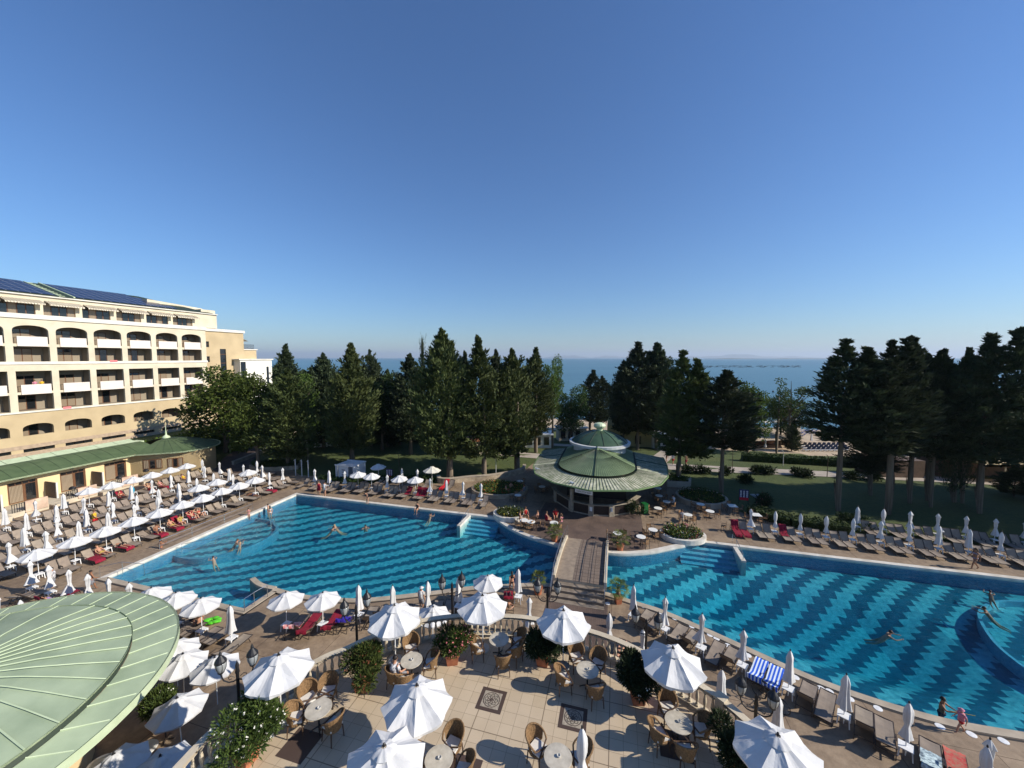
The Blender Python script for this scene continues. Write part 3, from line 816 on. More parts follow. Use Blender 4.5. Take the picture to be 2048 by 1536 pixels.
def umbrella_open(key, r_, ht, wavy, seed, mat, drop=.42, tilt=0.0, val=.10):
    rnd = random.Random(seed); r = empty('parasol', label='x', cat='parasol')
    g = MB(); g.tube([(0, 0, 0), (0, 0, ht)], .022, 8); g.build('pole', POLE, r)
    g = MB(); N = 8; SUB = 6; RG = 7
    def pt(ai, rf):
        a = 2 * PI * ai / (N * SUB); fr = (ai % SUB) / SUB; mid = math.sin(fr * PI)
        chord = 1 - (1 - math.cos(PI / N)) * mid
        rr = r_ * rf * chord * (1 - wavy * .035 * mid * rf)
        z = ht - .02 - drop * rf ** (1.12) - mid * (.04 + .075 * wavy) * rf * (1.15 - rf * .35)
        z += rnd.uniform(-1, 1) * .012 * wavy * rf
        return Vector((rr * math.cos(a), rr * math.sin(a), z))
    rings = [[pt(a, (k_ + .35) / (RG - .65)) for a in range(N * SUB)] for k_ in range(RG)]
    vs = [q for L in rings for q in L]; nn = N * SUB
    fs = [(k_ * nn + a, k_ * nn + (a + 1) % nn, (k_ + 1) * nn + (a + 1) % nn, (k_ + 1) * nn + a) for k_ in range(RG - 1) for a in range(nn)]
    base = (RG - 1) * nn
    low = []
    for a in range(nn):
        q = rings[-1][a]; fr = (a % SUB) / SUB; mid = math.sin(fr * PI)
        vv = val * (1 - .35 * mid) + rnd.uniform(-.02, .02) * wavy
        low.append(Vector((q.x * (.985 - .02 * wavy * rnd.random()), q.y * (.985 - .02 * wavy * rnd.random()), q.z - vv)))
    vs += low
    fs += [(base + a, base + (a + 1) % nn, base + nn + (a + 1) % nn, base + nn + a) for a in range(nn)]
    g.add(vs, fs); can = g.build('canopy', mat, r, smooth=False)
    g = MB(); vs = []; nn = 32
    for k_ in range(4):
        rf = (.06, .14, .22, .30)[k_]
        for a in range(nn):
            an = 2 * PI * a / nn; fr = (a % 4) / 4; mid = math.sin(fr * PI)
            z = ht + .03 - .30 * rf - mid * .03 * rf * 3 - (.05 if k_ == 3 else 0) + rnd.uniform(-1, 1) * .008 * wavy
            q = r_ * rf * (1 - .1 * mid * (k_ > 1)); vs.append((q * math.cos(an), q * math.sin(an), z))
    fs = [(k_ * nn + a, k_ * nn + (a + 1) % nn, (k_ + 1) * nn + (a + 1) % nn, (k_ + 1) * nn + a) for k_ in range(3) for a in range(nn)]
    g.add(vs, fs); g.build('vent', mat, can, smooth=True)
    g = MB(); g.lathe([(.028, ht + .0), (.036, ht + .04), (.03, ht + .09), (.008, ht + .11)], 8); g.build('finial', BLACKM, r)
    g = MB()
    for k_ in range(N):
        a = 2 * PI * k_ / N; q = pt(k_ * SUB, .97); g.bar((0, 0, ht - .09), (q.x, q.y, q.z - .025), .014)
        g.bar((0, 0, ht - .62), (q.x * .5, q.y * .5, (ht - .09 + q.z - .025) / 2), .012)
    g.build('ribs', POLE, r)
    PROTO[key] = [r, False]
umbrella_open('u_deck', 1.02, 2.32, .35, 1, WHITE, .44); umbrella_open('u_deck2', 1.02, 2.32, .6, 2, WHITE, .46)
umbrella_open('u_terr', 1.12, 2.45, 1.0, 3, WHITE, .50, val=.13); umbrella_open('u_terr2', 1.12, 2.45, 1.2, 4, WHITE, .54, val=.14); umbrella_open('u_terr3', 1.12, 2.45, .85, 5, WHITE, .47, val=.12)
umbrella_open('u_cream', 1.12, 2.75, .2, 6, CREAMC, .5)
def umbrella_closed(key, seed, prof, ex, mat=None):
    rnd = random.Random(seed); mat = mat or WHITE
    r = empty('folded_parasol', label='x', cat='parasol')
    g = MB(); g.tube([(0, 0, 0), (0, 0, 2.32)], .022, 8); g.build('pole', POLE, r)
    g = MB(); ph = rnd.random() * 6; sk = rnd.random() * 6
    def fold(a, i):
        d = .24 * math.cos(a * 4 + ph + i * .12) + .10 * math.cos(a * 7 + ph * 2)
        e = (1 + ex * math.cos(a - sk)) if prof[i][1] < 1.3 else 1
        return max(.35, 1 + d * min(1, i / 2)) * e
    g.lathe(prof, 32, fold=fold, cap=False); g.build('canopy', mat, r, smooth=True)
    g = MB(); g.lathe([(.025, 2.3), (.032, 2.34), (.025, 2.4), (.006, 2.42)], 8); g.build('finial', BLACKM, r)
    PROTO[key] = [r, False]
umbrella_closed('c1', 1, [(.02, 2.33), (.10, 2.18), (.17, 2.0), (.12, 1.94), (.115, 1.7), (.09, 1.5), (.085, 1.42), (.13, 1.2), (.20, .95), (.25, .8)], .15)
umbrella_closed('c2', 2, [(.02, 2.33), (.09, 2.2), (.15, 2.02), (.11, 1.97), (.10, 1.75), (.085, 1.55), (.075, 1.38), (.15, 1.15), (.24, .9), (.30, .78)], .35)
umbrella_closed('c3', 3, [(.02, 2.33), (.08, 2.2), (.13, 2.0), (.14, 1.8), (.13, 1.55), (.08, 1.35), (.08, 1.28), (.12, 1.1), (.16, .9), (.19, .8)], .1)
umbrella_closed('c4', 4, [(.02, 2.33), (.10, 2.15), (.14, 1.95), (.13, 1.7), (.15, 1.4), (.18, 1.1), (.22, .85), (.235, .78)], .08)

r = empty('side_table', label='x', cat='side table')
g = MB(); g.box((0, 0, .41), (.46, .46, .035)); g.box((0, 0, .385), (.42, .42, .02)); g.build('table_top', PLAST, r)
for s in (-1, 1):
    for q in (-1, 1):
        g = MB(); g.bar((s * .19, q * .19, .375), (s * .215, q * .215, 0), .045); g.build('leg', PLAST, r)
PROTO['side_table'] = [r, False]
# wicker armchair
def chair_w(key, mat, dark):
    r = empty('wicker_armchair', label='x', cat='armchair')
    g = MB(); g.lathe([(.25, .37), (.27, .39), (.27, .44), (.25, .45)], 14); g.build('seat', mat, r)
    g = MB(); g.box((0.01, 0, .475), (.42, .42, .06)); g.build('cushion', CUSH, r)
    g = MB(); n_ = 16; top = []; bot = []
    for i in range(n_ + 1):
        a = PI - R(118) + 2 * R(118) * i / n_; c_ = math.cos((i / n_ - .5) * PI)
        rt = .31 + .03 * c_; h_ = .62 + .30 * max(0, c_) ** .8
        top.append((rt * math.cos(a) - .02, rt * math.sin(a), h_)); bot.append((.26 * math.cos(a), .26 * math.sin(a), .42 + (.12 if c_ < .45 else 0)))
    lo = 3; vs = top + bot; fs = []
    for i in range(n_):
        c_ = math.cos(((i + .5) / n_ - .5) * PI)
        if c_ > .42: fs += [(i, i + 1, n_ + 2 + i, n_ + 1 + i), (n_ + 1 + i, n_ + 2 + i, i + 1, i)]
    g.add(vs, fs); g.tube(top, .028, 6); g.build('backrest', mat, r)
    for s in (-1, 1):
        g = MB(); g.tube([top[0 if s < 0 else -1], (.26, s * .27, .5), (.24, s * .24, .38)], .024, 6); g.build('armrest', dark, r)
    for x in (-.2, .21):
        for s in (-1, 1):
            g = MB(); g.tube([(x, s * .2, .40), (x * 1.12, s * .225, 0)], [.022, .016], 6); g.build('leg', dark, r)
    PROTO[key] = [r, False]
chair_w('wicker', WICK, DARKW)
# terrace table
r = empty('cafe_table', label='x', cat='table')
g = MB(); g.lathe([(.40, .715), (.425, .72), (.43, .735), (.425, .75), (.0, .752)], 28); g.build('table_top', MARB, r)
g = MB(); g.lathe([(.045, .08), (.03, .14), (.028, .6), (.07, .712)], 10)
for k_ in range(4):
    a = k_ * PI / 2 + .5; g.tube([(0, 0, .12), (.18 * math.cos(a), .18 * math.sin(a), .07), (.30 * math.cos(a), .30 * math.sin(a), .02)], [.03, .024, .02], 6)
g.build('pedestal', BLACKM, r)
PROTO['cafe_table'] = [r, False]
r = empty('ashtray', label='x', cat='ashtray'); g = MB(); g.lathe([(.05, 0), (.06, .05), (.05, .055), (.04, .02)], 12); g.build('bowl', M('grey_ceramic', (.5, .49, .46), .3, noise=False), r)
PROTO['ashtray'] = [r, False]
# white bistro table and chair by the bar
r = empty('bistro_table', label='x', cat='table')
g = MB(); g.lathe([(.40, .72), (.41, .74), (.40, .755), (0, .757)], 24); g.build('table_top', TABW, r)
g = MB(); g.tube([(0, 0, .03), (0, 0, .72)], .03, 8)
for k_ in range(4):
    a = k_ * PI / 2 + .3; g.bar((0, 0, .05), (.3 * math.cos(a), .3 * math.sin(a), .02), .04)
    g.bar((0, 0, .6), (.22 * math.cos(a), .22 * math.sin(a), .715), .025)
g.build('pedestal', FRAME, r); PROTO['bistro_table'] = [r, False]
r = empty('square_table', label='x', cat='table')
g = MB(); g.box((0, 0, .735), (.85, .85, .03)); g.build('table_top', TABW, r)
for s in (-1, 1):
    for q in (-1, 1): g = MB(); g.bar((s * .37, q * .37, 0), (s * .37, q * .37, .72), .035); g.build('leg', FRAME, r)
PROTO['square_table'] = [r, False]
r = empty('bistro_chair', label='x', cat='chair')
g = MB(); g.box((0, 0, .45), (.42, .42, .03)); g.build('seat', WOODB, r)
g = MB(); g.box((-.2, 0, .78), (.025, .42, .20)); g.box((-.205, 0, .60), (.02, .40, .04)); g.build('backrest', WOODB, r)
g = MB()
for s in (-1, 1):
    g.bar((-.2, s * .2, .44), (-.21, s * .2, .9), .03)
    g.bar((-.2, s * .22, .66), (.16, s * .22, .66), .03); g.bar((.16, s * .22, .66), (.17, s * .21, .45), .025)
g.build('frame', FRAME, r)
for x in (-.19, .19):
    for s in (-1, 1): g = MB(); g.bar((x, s * .19, .44), (x * 1.1, s * .2, 0), .028); g.build('leg', FRAME, r)
PROTO['bistro_chair'] = [r, False]
# street lamp with two lanterns
def lamp(px, py, y, rz, zb, label):
    x = XAT(px, py, y); zt = ZAT(py, y)
    r = empty('street_lamp', (x, y, zb), rz, label, 'street lamp', 'black twin lantern lamps around the terrace')
    H_ = zt - zb
    g = MB(); g.lathe([(.16, 0), (.16, .15), (.11, .2), (.09, .6), (.07, .7), (.06, 1.0), (.052, H_ - .3), (.075, H_ - .25), (.05, H_ - .1), (.06, H_), (.02, H_ + .12), (.0, H_ + .2)], 10); g.build('post', BLACKM, r, True)
    for s in (-1, 1):
        g = MB(); pts = [(0, 0, H_ - .45)]
        for k_ in range(9):
            a = -PI / 2 + PI * k_ / 8 * 1.0
            pts.append((s * (.27 + .18 * math.sin(a + PI / 2) * 1.0) if k_ < 8 else s * .46, 0, H_ - .30 - .16 * math.cos(a)))
        pts = [(0, 0, H_ - .5), (s * .12, 0, H_ - .56), (s * .26, 0, H_ - .55), (s * .40, 0, H_ - .44), (s * .46, 0, H_ - .26), (s * .46, 0, H_ - .15)]
        g.tube(pts, .022, 6)
        g.tube([(s * .08, 0, H_ - .42), (s * .18, 0, H_ - .34), (s * .27, 0, H_ - .38), (s * .24, 0, H_ - .47), (s * .17, 0, H_ - .45)], .013, 5)
        g.build('arm', BLACKM, r)
        g = MB(); c_ = (s * .46, 0, H_ - .15)
        g.lathe([(.03, 0), (.06, .02), (.10, .07), (.15, .2), (.17, .34), (.165, .4)], 12, c_); ln = g.build('lantern', LGLASS, r, True)
        g = MB(); g.lathe([(.185, .40), (.17, .46), (.12, .54), (.07, .60), (.045, .64), (.05, .68), (.012, .78), (.0, .82)], 12, c_)
        for k_ in range(6):
            a = PI / 3 * k_; g.tube([(c_[0] + .10 * math.cos(a), .10 * math.sin(a), c_[2] + .06), (c_[0] + .155 * math.cos(a), .155 * math.sin(a), c_[2] + .2), (c_[0] + .175 * math.cos(a), .175 * math.sin(a), c_[2] + .41)], .009, 4)
        g.lathe([(.05, -.03), (.10, .03), (.105, .06), (.09, .065)], 10, c_)
        g.build('lantern_cap', BLACKM, ln)
    return r
lamp(474, 1330, 12.0 + .45, R(22), 0, 'black twin lantern lamp at the left edge of the terrace beside the copper roof')
lamp(712, 1215, 15.4, R(38), 0, 'black twin lantern lamp behind the oleander left of the seated man')
lamp(904, 1170, 17.3, R(12), 0, 'black twin lantern lamp rising over the pink flowering oleander')
lamp(1095, 1180, 17.0, R(-6), 0, 'black twin lantern lamp standing in front of the footbridge')
lamp(1293, 1245, 14.6 + .8, R(-28), 0, 'black twin lantern lamp between the deck loungers right of the bridge')
lamp(1513, 1395, 12.1, R(-35), 0, 'black twin lantern lamp nearest the striped towel loungers')
# ------------------------------------------------------------------ hotel
YEL = M('cream_stucco', (.66, .585, .44), .85, (.56, .49, .36), scale=.5, detail=8, bump=.15, bscale=9)
TAN = M('tan_stucco', (.52, .405, .24), .85, (.44, .34, .20), scale=.45, detail=8, bump=.15, bscale=9)
PINKP = M('pale_pink_panel', (.74, .66, .58), .8, (.69, .61, .53), scale=1)
TRIM = M('white_trim', (.74, .70, .62), .8, (.60, .57, .50), scale=.8)
BROWNW = M('brown_wood', (.16, .07, .03), .5, (.10, .045, .02), scale=12)
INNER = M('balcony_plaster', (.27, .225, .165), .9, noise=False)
m, t, b = newmat('curtain', .9)
tc = nd(t, 'ShaderNodeTexCoord'); wvv = nd(t, 'ShaderNodeTexWave'); wvv.inputs['Scale'].default_value = 3.2; wvv.inputs['Distortion'].default_value = 1.5
mp = nd(t, 'ShaderNodeMapping'); mp.inputs['Rotation'].default_value = (0, 0, T0 + PI / 2)
t.links.new(tc.outputs['Object'], mp.inputs['Vector']); t.links.new(mp.outputs[0], wvv.inputs['Vector'])
t.links.new(ramp(t, wvv.outputs['Fac'], [(0.1, (.10, .072, .045)), (0.8, (.34, .265, .18))]), b.inputs['Base Color'])
b.inputs['Coat Weight'].default_value = .6; b.inputs['Coat Roughness'].default_value = .05
CURT = m
m, t, b = newmat('solar_cells', .25)
vec = uv_coords(t)
bt = nd(t, 'ShaderNodeTexBrick'); bt.offset = 0; bt.inputs['Scale'].default_value = 1; bt.inputs['Mortar Size'].default_value = .03
bt.inputs['Brick Width'].default_value = 1.15; bt.inputs['Row Height'].default_value = 1.7
bt.inputs['Color1'].default_value = (.012, .016, .04, 1); bt.inputs['Color2'].default_value = (.016, .021, .052, 1); bt.inputs['Mortar'].default_value = (.28, .28, .30, 1)
mp = nd(t, 'ShaderNodeMapping'); mp.inputs['Rotation'].default_value = (0, 0, PI / 2); t.links.new(vec, mp.inputs['Vector']); t.links.new(mp.outputs[0], bt.inputs['Vector'])
t.links.new(bt.outputs['Color'], b.inputs['Base Color'])
SOLAR = m
m, t, b = newmat('striped_awning', .9)
vec = uv_coords(t); sp_ = nd(t, 'ShaderNodeSeparateXYZ'); t.links.new(vec, sp_.inputs[0])
s1 = math_node(t, 'GREATER_THAN', math_node(t, 'FRACT', math_node(t, 'MULTIPLY', sp_.outputs[1], 3.1)), .6)
t.links.new(mixc(t, s1, (.72, .65, .52), (.38, .33, .24)), b.inputs['Base Color'])
AWN = m
def vz(g, outer, holes, u0, u1, m=0, back=True):
    q = MB(); q.prism(outer, 0, 1, holes, 0, back)
    g.add([W(u1 + (u0 - u1) * p[2], p[0], p[1]) for p in q.v], [tuple(f) for f in q.f], m)
def bx(g, u0, u1, v0, v1, z0, z1, m=0):
    vs = [W(u, v, z) for z in (z0, z1) for u, v in ((u0, v0), (u1, v0), (u1, v1), (u0, v1))]
    g.add(vs, [(3, 2, 1, 0), (4, 5, 6, 7), (0, 1, 5, 4), (1, 2, 6, 5), (2, 3, 7, 6), (3, 0, 4, 7)], m)
def rect(v0, v1, z0, z1): return [(v0, z0), (v1, z0), (v1, z1), (v0, z1)]
def arch(v0, v1, z0, zs, zc, n=12):
    o = [(v0, z0), (v1, z0)]; c = (v0 + v1) / 2; h_ = (v1 - v0) / 2
    for i in range(n + 1):
        a = PI * i / n * 1.0; o.append((c + h_ * math.cos(a), zs + (zc - zs) * math.sin(a) ** .8))
    return o
UF = -81.3
hotel = empty('hotel', W(UF, 40, 0), 0, 'long cream hotel wing with arched balconies, striped awnings and solar panel roof', 'hotel')
def part(g, name, mat, parent, smooth=False):
    o = g.build(name, mat, parent, smooth); o.matrix_parent_inverse = Matrix.Translation(-(parent.matrix_world.translation if parent.parent else Vector(parent.location)))
    return o
# simpler: every fixed building root sits at the origin
hotel.location = (0, 0, 0)
bays = [(33.05 + 4.3 * k_, 36.6 + 4.3 * k_) for k_ in range(-3, 6)]
V0, V1 = 16.0, 59.05
holes = []
for a, b_ in bays:
    holes += [rect(a, b_, 8.85, 11.25), rect(a, b_, 11.6, 14.6), rect(a, b_, 15.95, 18.1), arch(a, b_, 18.5, 20.35, 21.15)]
holes2 = []
for a, b_ in bays: holes2 += [arch(a + .2, b_ - .25, 5.3, 6.3, 6.95)]
for a, b_ in bays: holes2 += [rect(a + .1, b_ - .3, 2.95, 3.42)]
g = MB(); vz(g, rect(V0, V1, 8.8, 22.1), holes, UF, UF - .35); g.build('upper_wall', YEL, hotel)
g = MB(); vz(g, rect(V0, V1, 1.5, 8.6), holes2, UF - .02, UF - .45); g.build('lower_wall', TAN, hotel)
g = MB(); bx(g, UF - .3, UF + .03, V0, V1, 1.2, 2.93); bx(g, UF - .3, UF + .02, V0, V1, 3.44, 4.0); g.build('stone_base', M('pinkish_stone', (.45, .34, .24), .85, (.34, .255, .18), scale=3, bump=.4), hotel)
g = MB(); bx(g, UF - .6, UF + .12, V0, V1 + .1, 8.6, 8.8); bx(g, UF - .6, UF + .12, V0, V1 + .1, 15.55, 15.93); bx(g, UF - .9, UF + .18, V0, V1 + .1, 22.1, 22.75)
for a, b_ in bays:
    q = MB()
g.build('cornice', TRIM, hotel)
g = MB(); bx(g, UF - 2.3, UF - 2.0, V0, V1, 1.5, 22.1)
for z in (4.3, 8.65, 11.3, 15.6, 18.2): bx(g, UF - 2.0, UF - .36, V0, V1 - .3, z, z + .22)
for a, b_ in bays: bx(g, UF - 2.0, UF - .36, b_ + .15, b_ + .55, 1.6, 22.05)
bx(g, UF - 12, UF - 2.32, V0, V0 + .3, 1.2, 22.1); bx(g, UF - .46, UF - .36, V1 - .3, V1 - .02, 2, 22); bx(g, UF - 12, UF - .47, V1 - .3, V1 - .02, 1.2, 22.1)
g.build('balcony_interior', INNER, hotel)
rnd = random.Random(3)
for a, b_ in bays:
    for z0, z1 in ((4.55, 6.8), (8.9, 11.0), (11.55, 13.9), (15.85, 17.9), (18.45, 20.7)):
        g = MB(); u = UF - 1.99; a1 = a - .1; b1 = b_ - 1.0
        bx(g, u, u + .06, a1, b1, z0, z1); fr_ = g.build('balcony_window', BROWNW, hotel)
        g = MB(); mid = a1 + (b1 - a1) * .62
        zc = z1 - .55 if rnd.random() < .7 else z1 - .1
        bx(g, u + .061, u + .075, a1 + .08, mid - .06, z0 + .06, zc, 0); bx(g, u + .061, u + .075, mid + .06, b1 - .1, z0 + .06, zc, 0 if rnd.random() < .75 else 1)
        bx(g, u + .061, u + .073, a1 + .08, mid - .06, zc + .02, z1 - .08, 1); bx(g, u + .061, u + .073, mid + .06, b1 - .1, zc + .02, z1 - .08, 1)
        g.build('pane', [CURT, GLASSD], fr_)
    for z0 in (11.25, 18.15):
        g = MB(); bx(g, UF + .02, UF + .12, a + .35, b_ - .2, z0 + (.0), z0 + 1.4); g.build('balcony_panel', PINKP, hotel)
        g = MB(); bx(g, UF - .08, UF - .02, a, b_, z0 + 1.15, z0 + 1.2)
        for q in range(9): bx(g, UF - .07, UF - .03, a + .1 + q * .42, a + .13 + q * .42, z0 + .4, z0 + 1.15)
        g.build('balcony_railing', BLACKM, hotel)
for a, b_ in bays:
    g = MB()
    for q in range(3):
        w_ = (b_ - a - .4) / 3; bx(g, UF - .4, UF - .2, a + .1 + q * w_ + .08, a + .1 + (q + 1) * w_ - .08, 2.94, 3.43)
    g.build('basement_window', GLASSD, hotel)
# set-back top floor
UT = UF - 1.2
tb = [(32.5 + 4.3 * k_, 36.0 + 4.3 * k_) for k_ in range(-3, 6)]
g = MB(); vz(g, rect(V0, 62.4, 22.75, 25.7), [rect(a, b_, 22.8, 24.75) for a, b_ in tb], UT, UT - .3); bx(g, UT - 12, UT - .3, 62.1, 62.39, 16, 25.7); bx(g, UT - 10, UT - .31, V0, 62, 22.6, 22.74); g.build('top_floor_wall', YEL, hotel)
for a, b_ in tb:
    g = MB(); bx(g, UT - .29, UT - .2, a, b_, 22.8, 24.75); f_ = g.build('top_window', BROWNW, hotel)
    g = MB(); w_ = (b_ - a) / 4
    for q in range(4): bx(g, UT - .199, UT - .18, a + q * w_ + .06, a + (q + 1) * w_ - .06, 22.85, 24.68, 1 if (q + int(a)) % 3 else 0)
    g.build('pane', [CURT, GLASSD], f_)
    g = MB(); aa, bb = a + .15, b_ + .55
    g.add([W(UT + .02, aa, 25.0), W(UT + .02, bb, 25.0), W(UT + 1.25, bb, 24.42), W(UT + 1.25, aa, 24.42)], [(0, 1, 2, 3), (3, 2, 1, 0)])
    n_ = 14
    for q in range(n_):
        p0 = aa + (bb - aa) * q / n_; p1 = aa + (bb - aa) * (q + 1) / n_; pm = (p0 + p1) / 2
        g.add([W(UT + 1.25, p0, 24.42), W(UT + 1.25, p1, 24.42), W(UT + 1.26, p1, 24.27), W(UT + 1.26, pm, 24.20), W(UT + 1.26, p0, 24.27)], [(0, 1, 2, 3, 4), (4, 3, 2, 1, 0)])
    g.build('awning', AWN, hotel)
# roof
g = MB(); E0 = UT + .25; E1 = UT - 8.2
def slope(g, v0, v1, d0, d1, e0=0, e1=1.0, m=0, vs_=0):
    def pt(e, v, d): return W(E0 + (E1 - E0) * e, v, 25.82 + 2.7 * e + d)
    vs = [pt(e0, v0, d0), pt(e0, v1, d0), pt(e1, v1 - vs_, d0), pt(e1, v0, d0), pt(e0, v0, d1), pt(e0, v1, d1), pt(e1, v1 - vs_, d1), pt(e1, v0, d1)]
    g.add(vs, [(0, 1, 2, 3), (7, 6, 5, 4), (0, 4, 5, 1), (1, 5, 6, 2), (2, 6, 7, 3), (3, 7, 4, 0)], m)
slope(g, V0 - 6, 61.5, -.15, 0, vs_=8); g.build('roof', COPGD, hotel)
g = MB(); bx(g, UT - .28, UT + .3, V0 - 6, 62.45, 25.55, 25.72); g.build('eave_cornice', TRIM, hotel)
for v0, v1 in ((V0 - 6, 38.2), (40.6, 55.0)):
    for q in range(4):
        g = MB(); slope(g, v0, v1 - (q * 1.2 if v1 > 50 else 0), .06, .12, .03 + q * .245, .03 + q * .245 + .225); g.build('solar_panel_row', SOLAR, hotel)
g = MB(); slope(g, 38.5, 38.65, .02, .1); slope(g, 40.1, 40.3, .02, .2)
for q in range(10): slope(g, 38.7, 39.3, .02, .07, .04 + q * .1, .05 + q * .1)
g.build('roof_ladder', COPGL, hotel)
g = MB(); vz(g, [(54.0, 25.6), (62.38, 25.6), (62.38, 26.75), (61.8, 27.0), (52, 27.6), (52, 26.2)], [], UT - 3.3, UT - 8); bx(g, UT - 3.29, UT - .32, 59.5, 62.38, 25.72, 26.5); g.build('stair_tower', YEL, hotel)
# tan end wing
wing = empty('hotel', (0, 0, 0), 0, 'tan rendered end block with tall narrow window beyond the arched hotel wing', 'hotel')
UW = UF - .75
g = MB(); vz(g, rect(59.06, 67.9, 1, 22.05), [rect(59.35, 60.2, 18.7, 19.9), rect(59.35, 60.2, 15.6, 16.8), rect(59.35, 60.2, 12.6, 13.8), rect(62.4, 63.7, 11.2, 18.4)], UW, UW - .35)
bx(g, UW - 10, UW - .36, 67.6, 67.89, 1, 22.05); vz(g, rect(67.92, 71.4, 1, 18.3), [], UW - .5, UW - 9); g.build('wall', TAN, wing)
g = MB(); bx(g, UW - .35, UW - .2, 59.3, 60.3, 12.5, 20); bx(g, UW - .34, UW - .18, 62.3, 63.8, 11.1, 18.5); w_ = g.build('window', GLASSD, wing)
g = MB()
for z in (13.2, 15.3, 17.2): bx(g, UW - .17, UW - .12, 62.4, 63.7, z, z + .1)
for z in (13.15, 16.2, 19.3): bx(g, UW - .17, UW - .12, 59.35, 60.2, z, z + .07)
g.build('frame', BROWNW, w_)
g = MB(); bx(g, UW - 10, UW + .25, 59.07, 68.1, 22.05, 22.6); bx(g, UW - 9, UW - .3, 68.12, 71.6, 18.3, 18.5); g.build('cornice', TRIM, wing)
g = MB(); bx(g, UW - 1, UW - .96, 68.2, 71.3, 19.5, 19.56)
for q in range(14): bx(g, UW - 1.0, UW - .96, 68.3 + q * .22, 68.34 + q * .22, 18.5, 19.5)
bx(g, UW - 1, UW - .96, 68.2, 71.3, 18.6, 18.64); g.build('roof_railing', BLACKM, wing)
g = MB(); g.add([W(UW - 1, 67.9, 21.2), W(UW - 6, 67.9, 21.2), W(UW - 6, 69.9, 20.3), W(UW - 1, 69.9, 20.3)], [(0, 1, 2, 3), (3, 2, 1, 0)]); g.build('canopy', AWN, wing)
g = MB(); bx(g, UF - 6, UF + 1.1, 65.3, 73.3, 1, 16.0); g.build('white_annex', M('white_render', (.80, .77, .68), .85, (.74, .71, .62), scale=.6), wing)
g = MB(); bx(g, UF - 6, UF + 1.35, 64.9, 73.6, 16.0, 16.25); g.build('annex_cornice', TRIM, wing)
g = MB(); bx(g, UF + 1.1, UF + 1.13, 71.8, 72.4, 8, 14.4); bx(g, UF + 1.1, UF + 1.13, 65.4, 66.6, 8, 15.6); g.build('window', GLASSD, wing)
# couple on a balcony are placed with the people

# ------------------------------------------------------------------ bungalow row with copper roof
bung = empty('bungalow', (0, 0, 0), 0, 'low yellow bungalow row with green copper roof facing the left deck', 'bungalow')
YB = M('yellow_render', (.74, .58, .33), .8, (.66, .51, .28), scale=.7)
UB = -63.3
g = MB()
doors = []
for k_ in range(-5, 3):
    a = 24.4 + 4.05 * k_; doors.append((a, a + 2.25))
vz(g, rect(0, 35.2, 0, 3.35), [rect(a, b_, .5, 2.85) for a, b_ in doors], UB, UB - .25)
wp = [w2(UB, 35.2), w2(-62.2, 35.7), w2(-59.6, 37.3), w2(-56.9, 39.6), w2(-57.6, 42.4), w2(-61, 44.8), w2(-67, 44.8)]
for i in range(len(wp) - 1):
    a, b_ = wp[i], wp[i + 1]
    g.add([(*a, 0), (*b_, 0), (*b_, 3.4), (*a, 3.4)], [(0, 1, 2, 3), (3, 2, 1, 0)])
bx(g, UB - 4, UB - 3.8, 0, 44.8, 0, 3.3)
g.build('wall', YB, bung)
for a, b_ in doors:
    g = MB(); bx(g, UB - .24, UB - .12, a, b_, .5, 2.85); f_ = g.build('door', BROWNW, bung)
    g = MB(); mid = a + (b_ - a) * .55; bx(g, UB - .119, UB - .10, a + .15, mid - .12, .62, 2.45, 0); bx(g, UB - .119, UB - .1, mid + .12, b_ - .15, .62, 2.45, 1)
    for q in range(4):
        w_ = (b_ - a - .2) / 4; bx(g, UB - .119, UB - .1, a + .1 + q * w_ + .03, a + .1 + (q + 1) * w_ - .03, 2.53, 2.78, 1)
    g.build('pane', [CURT, GLASSD], f_)
for i, (s0, s1) in ((1, (.1, .8)), (2, (.0, .48))):
    a, b_ = Vector(wp[i]), Vector(wp[i + 1]); d = (b_ - a).normalized(); nrm = Vector((d.y, -d.x)); 
    if nrm.dot(Vector((1, 0))) < 0: nrm = -nrm
    A = a + (b_ - a) * s0; B_ = a + (b_ - a) * s1
    ang = math.atan2(d.y, d.x); c_ = (A + B_) / 2
    g = MB(); g.box((c_.x + nrm.x * .02, c_.y + nrm.y * .02, 1.95), ((B_ - A).length, .08, 1.3), ang); f_ = g.build('window', BROWNW, bung)
    g = MB(); L_ = (B_ - A).length
    for q in range(3):
        o_ = (q - 1) * L_ / 3; g.box((c_.x + nrm.x * .065 + d.x * o_, c_.y + nrm.y * .065 + d.y * o_, 1.95), (L_ / 3 - .16, .02, 1.1), ang, q % 2)
    g.build('pane', [CURT, GLASSD], f_)
# roof: long curved band ending in a round cap
F = [(-62.45, 0), (-62.45, 34.2)] ; 
ce = (-62.3, 40.6); ro = 5.25
band = []
front = [(-62.4, 2 + q * 2.4) for q in range(0, 14)] + [(-62.0, 35.0), (-60.6, 36.0)]
for q in range(0, 19):
    a = R(-58) + R(238) * q / 18; front.append((ce[0] + ro * math.cos(a), ce[1] + ro * .86 * math.sin(a)))
back = [(-67.5, 40.5 - q * 2.4) for q in range(0, 17)]
g = MB(); outl = [w2(*q) for q in front] + [w2(*q) for q in back]
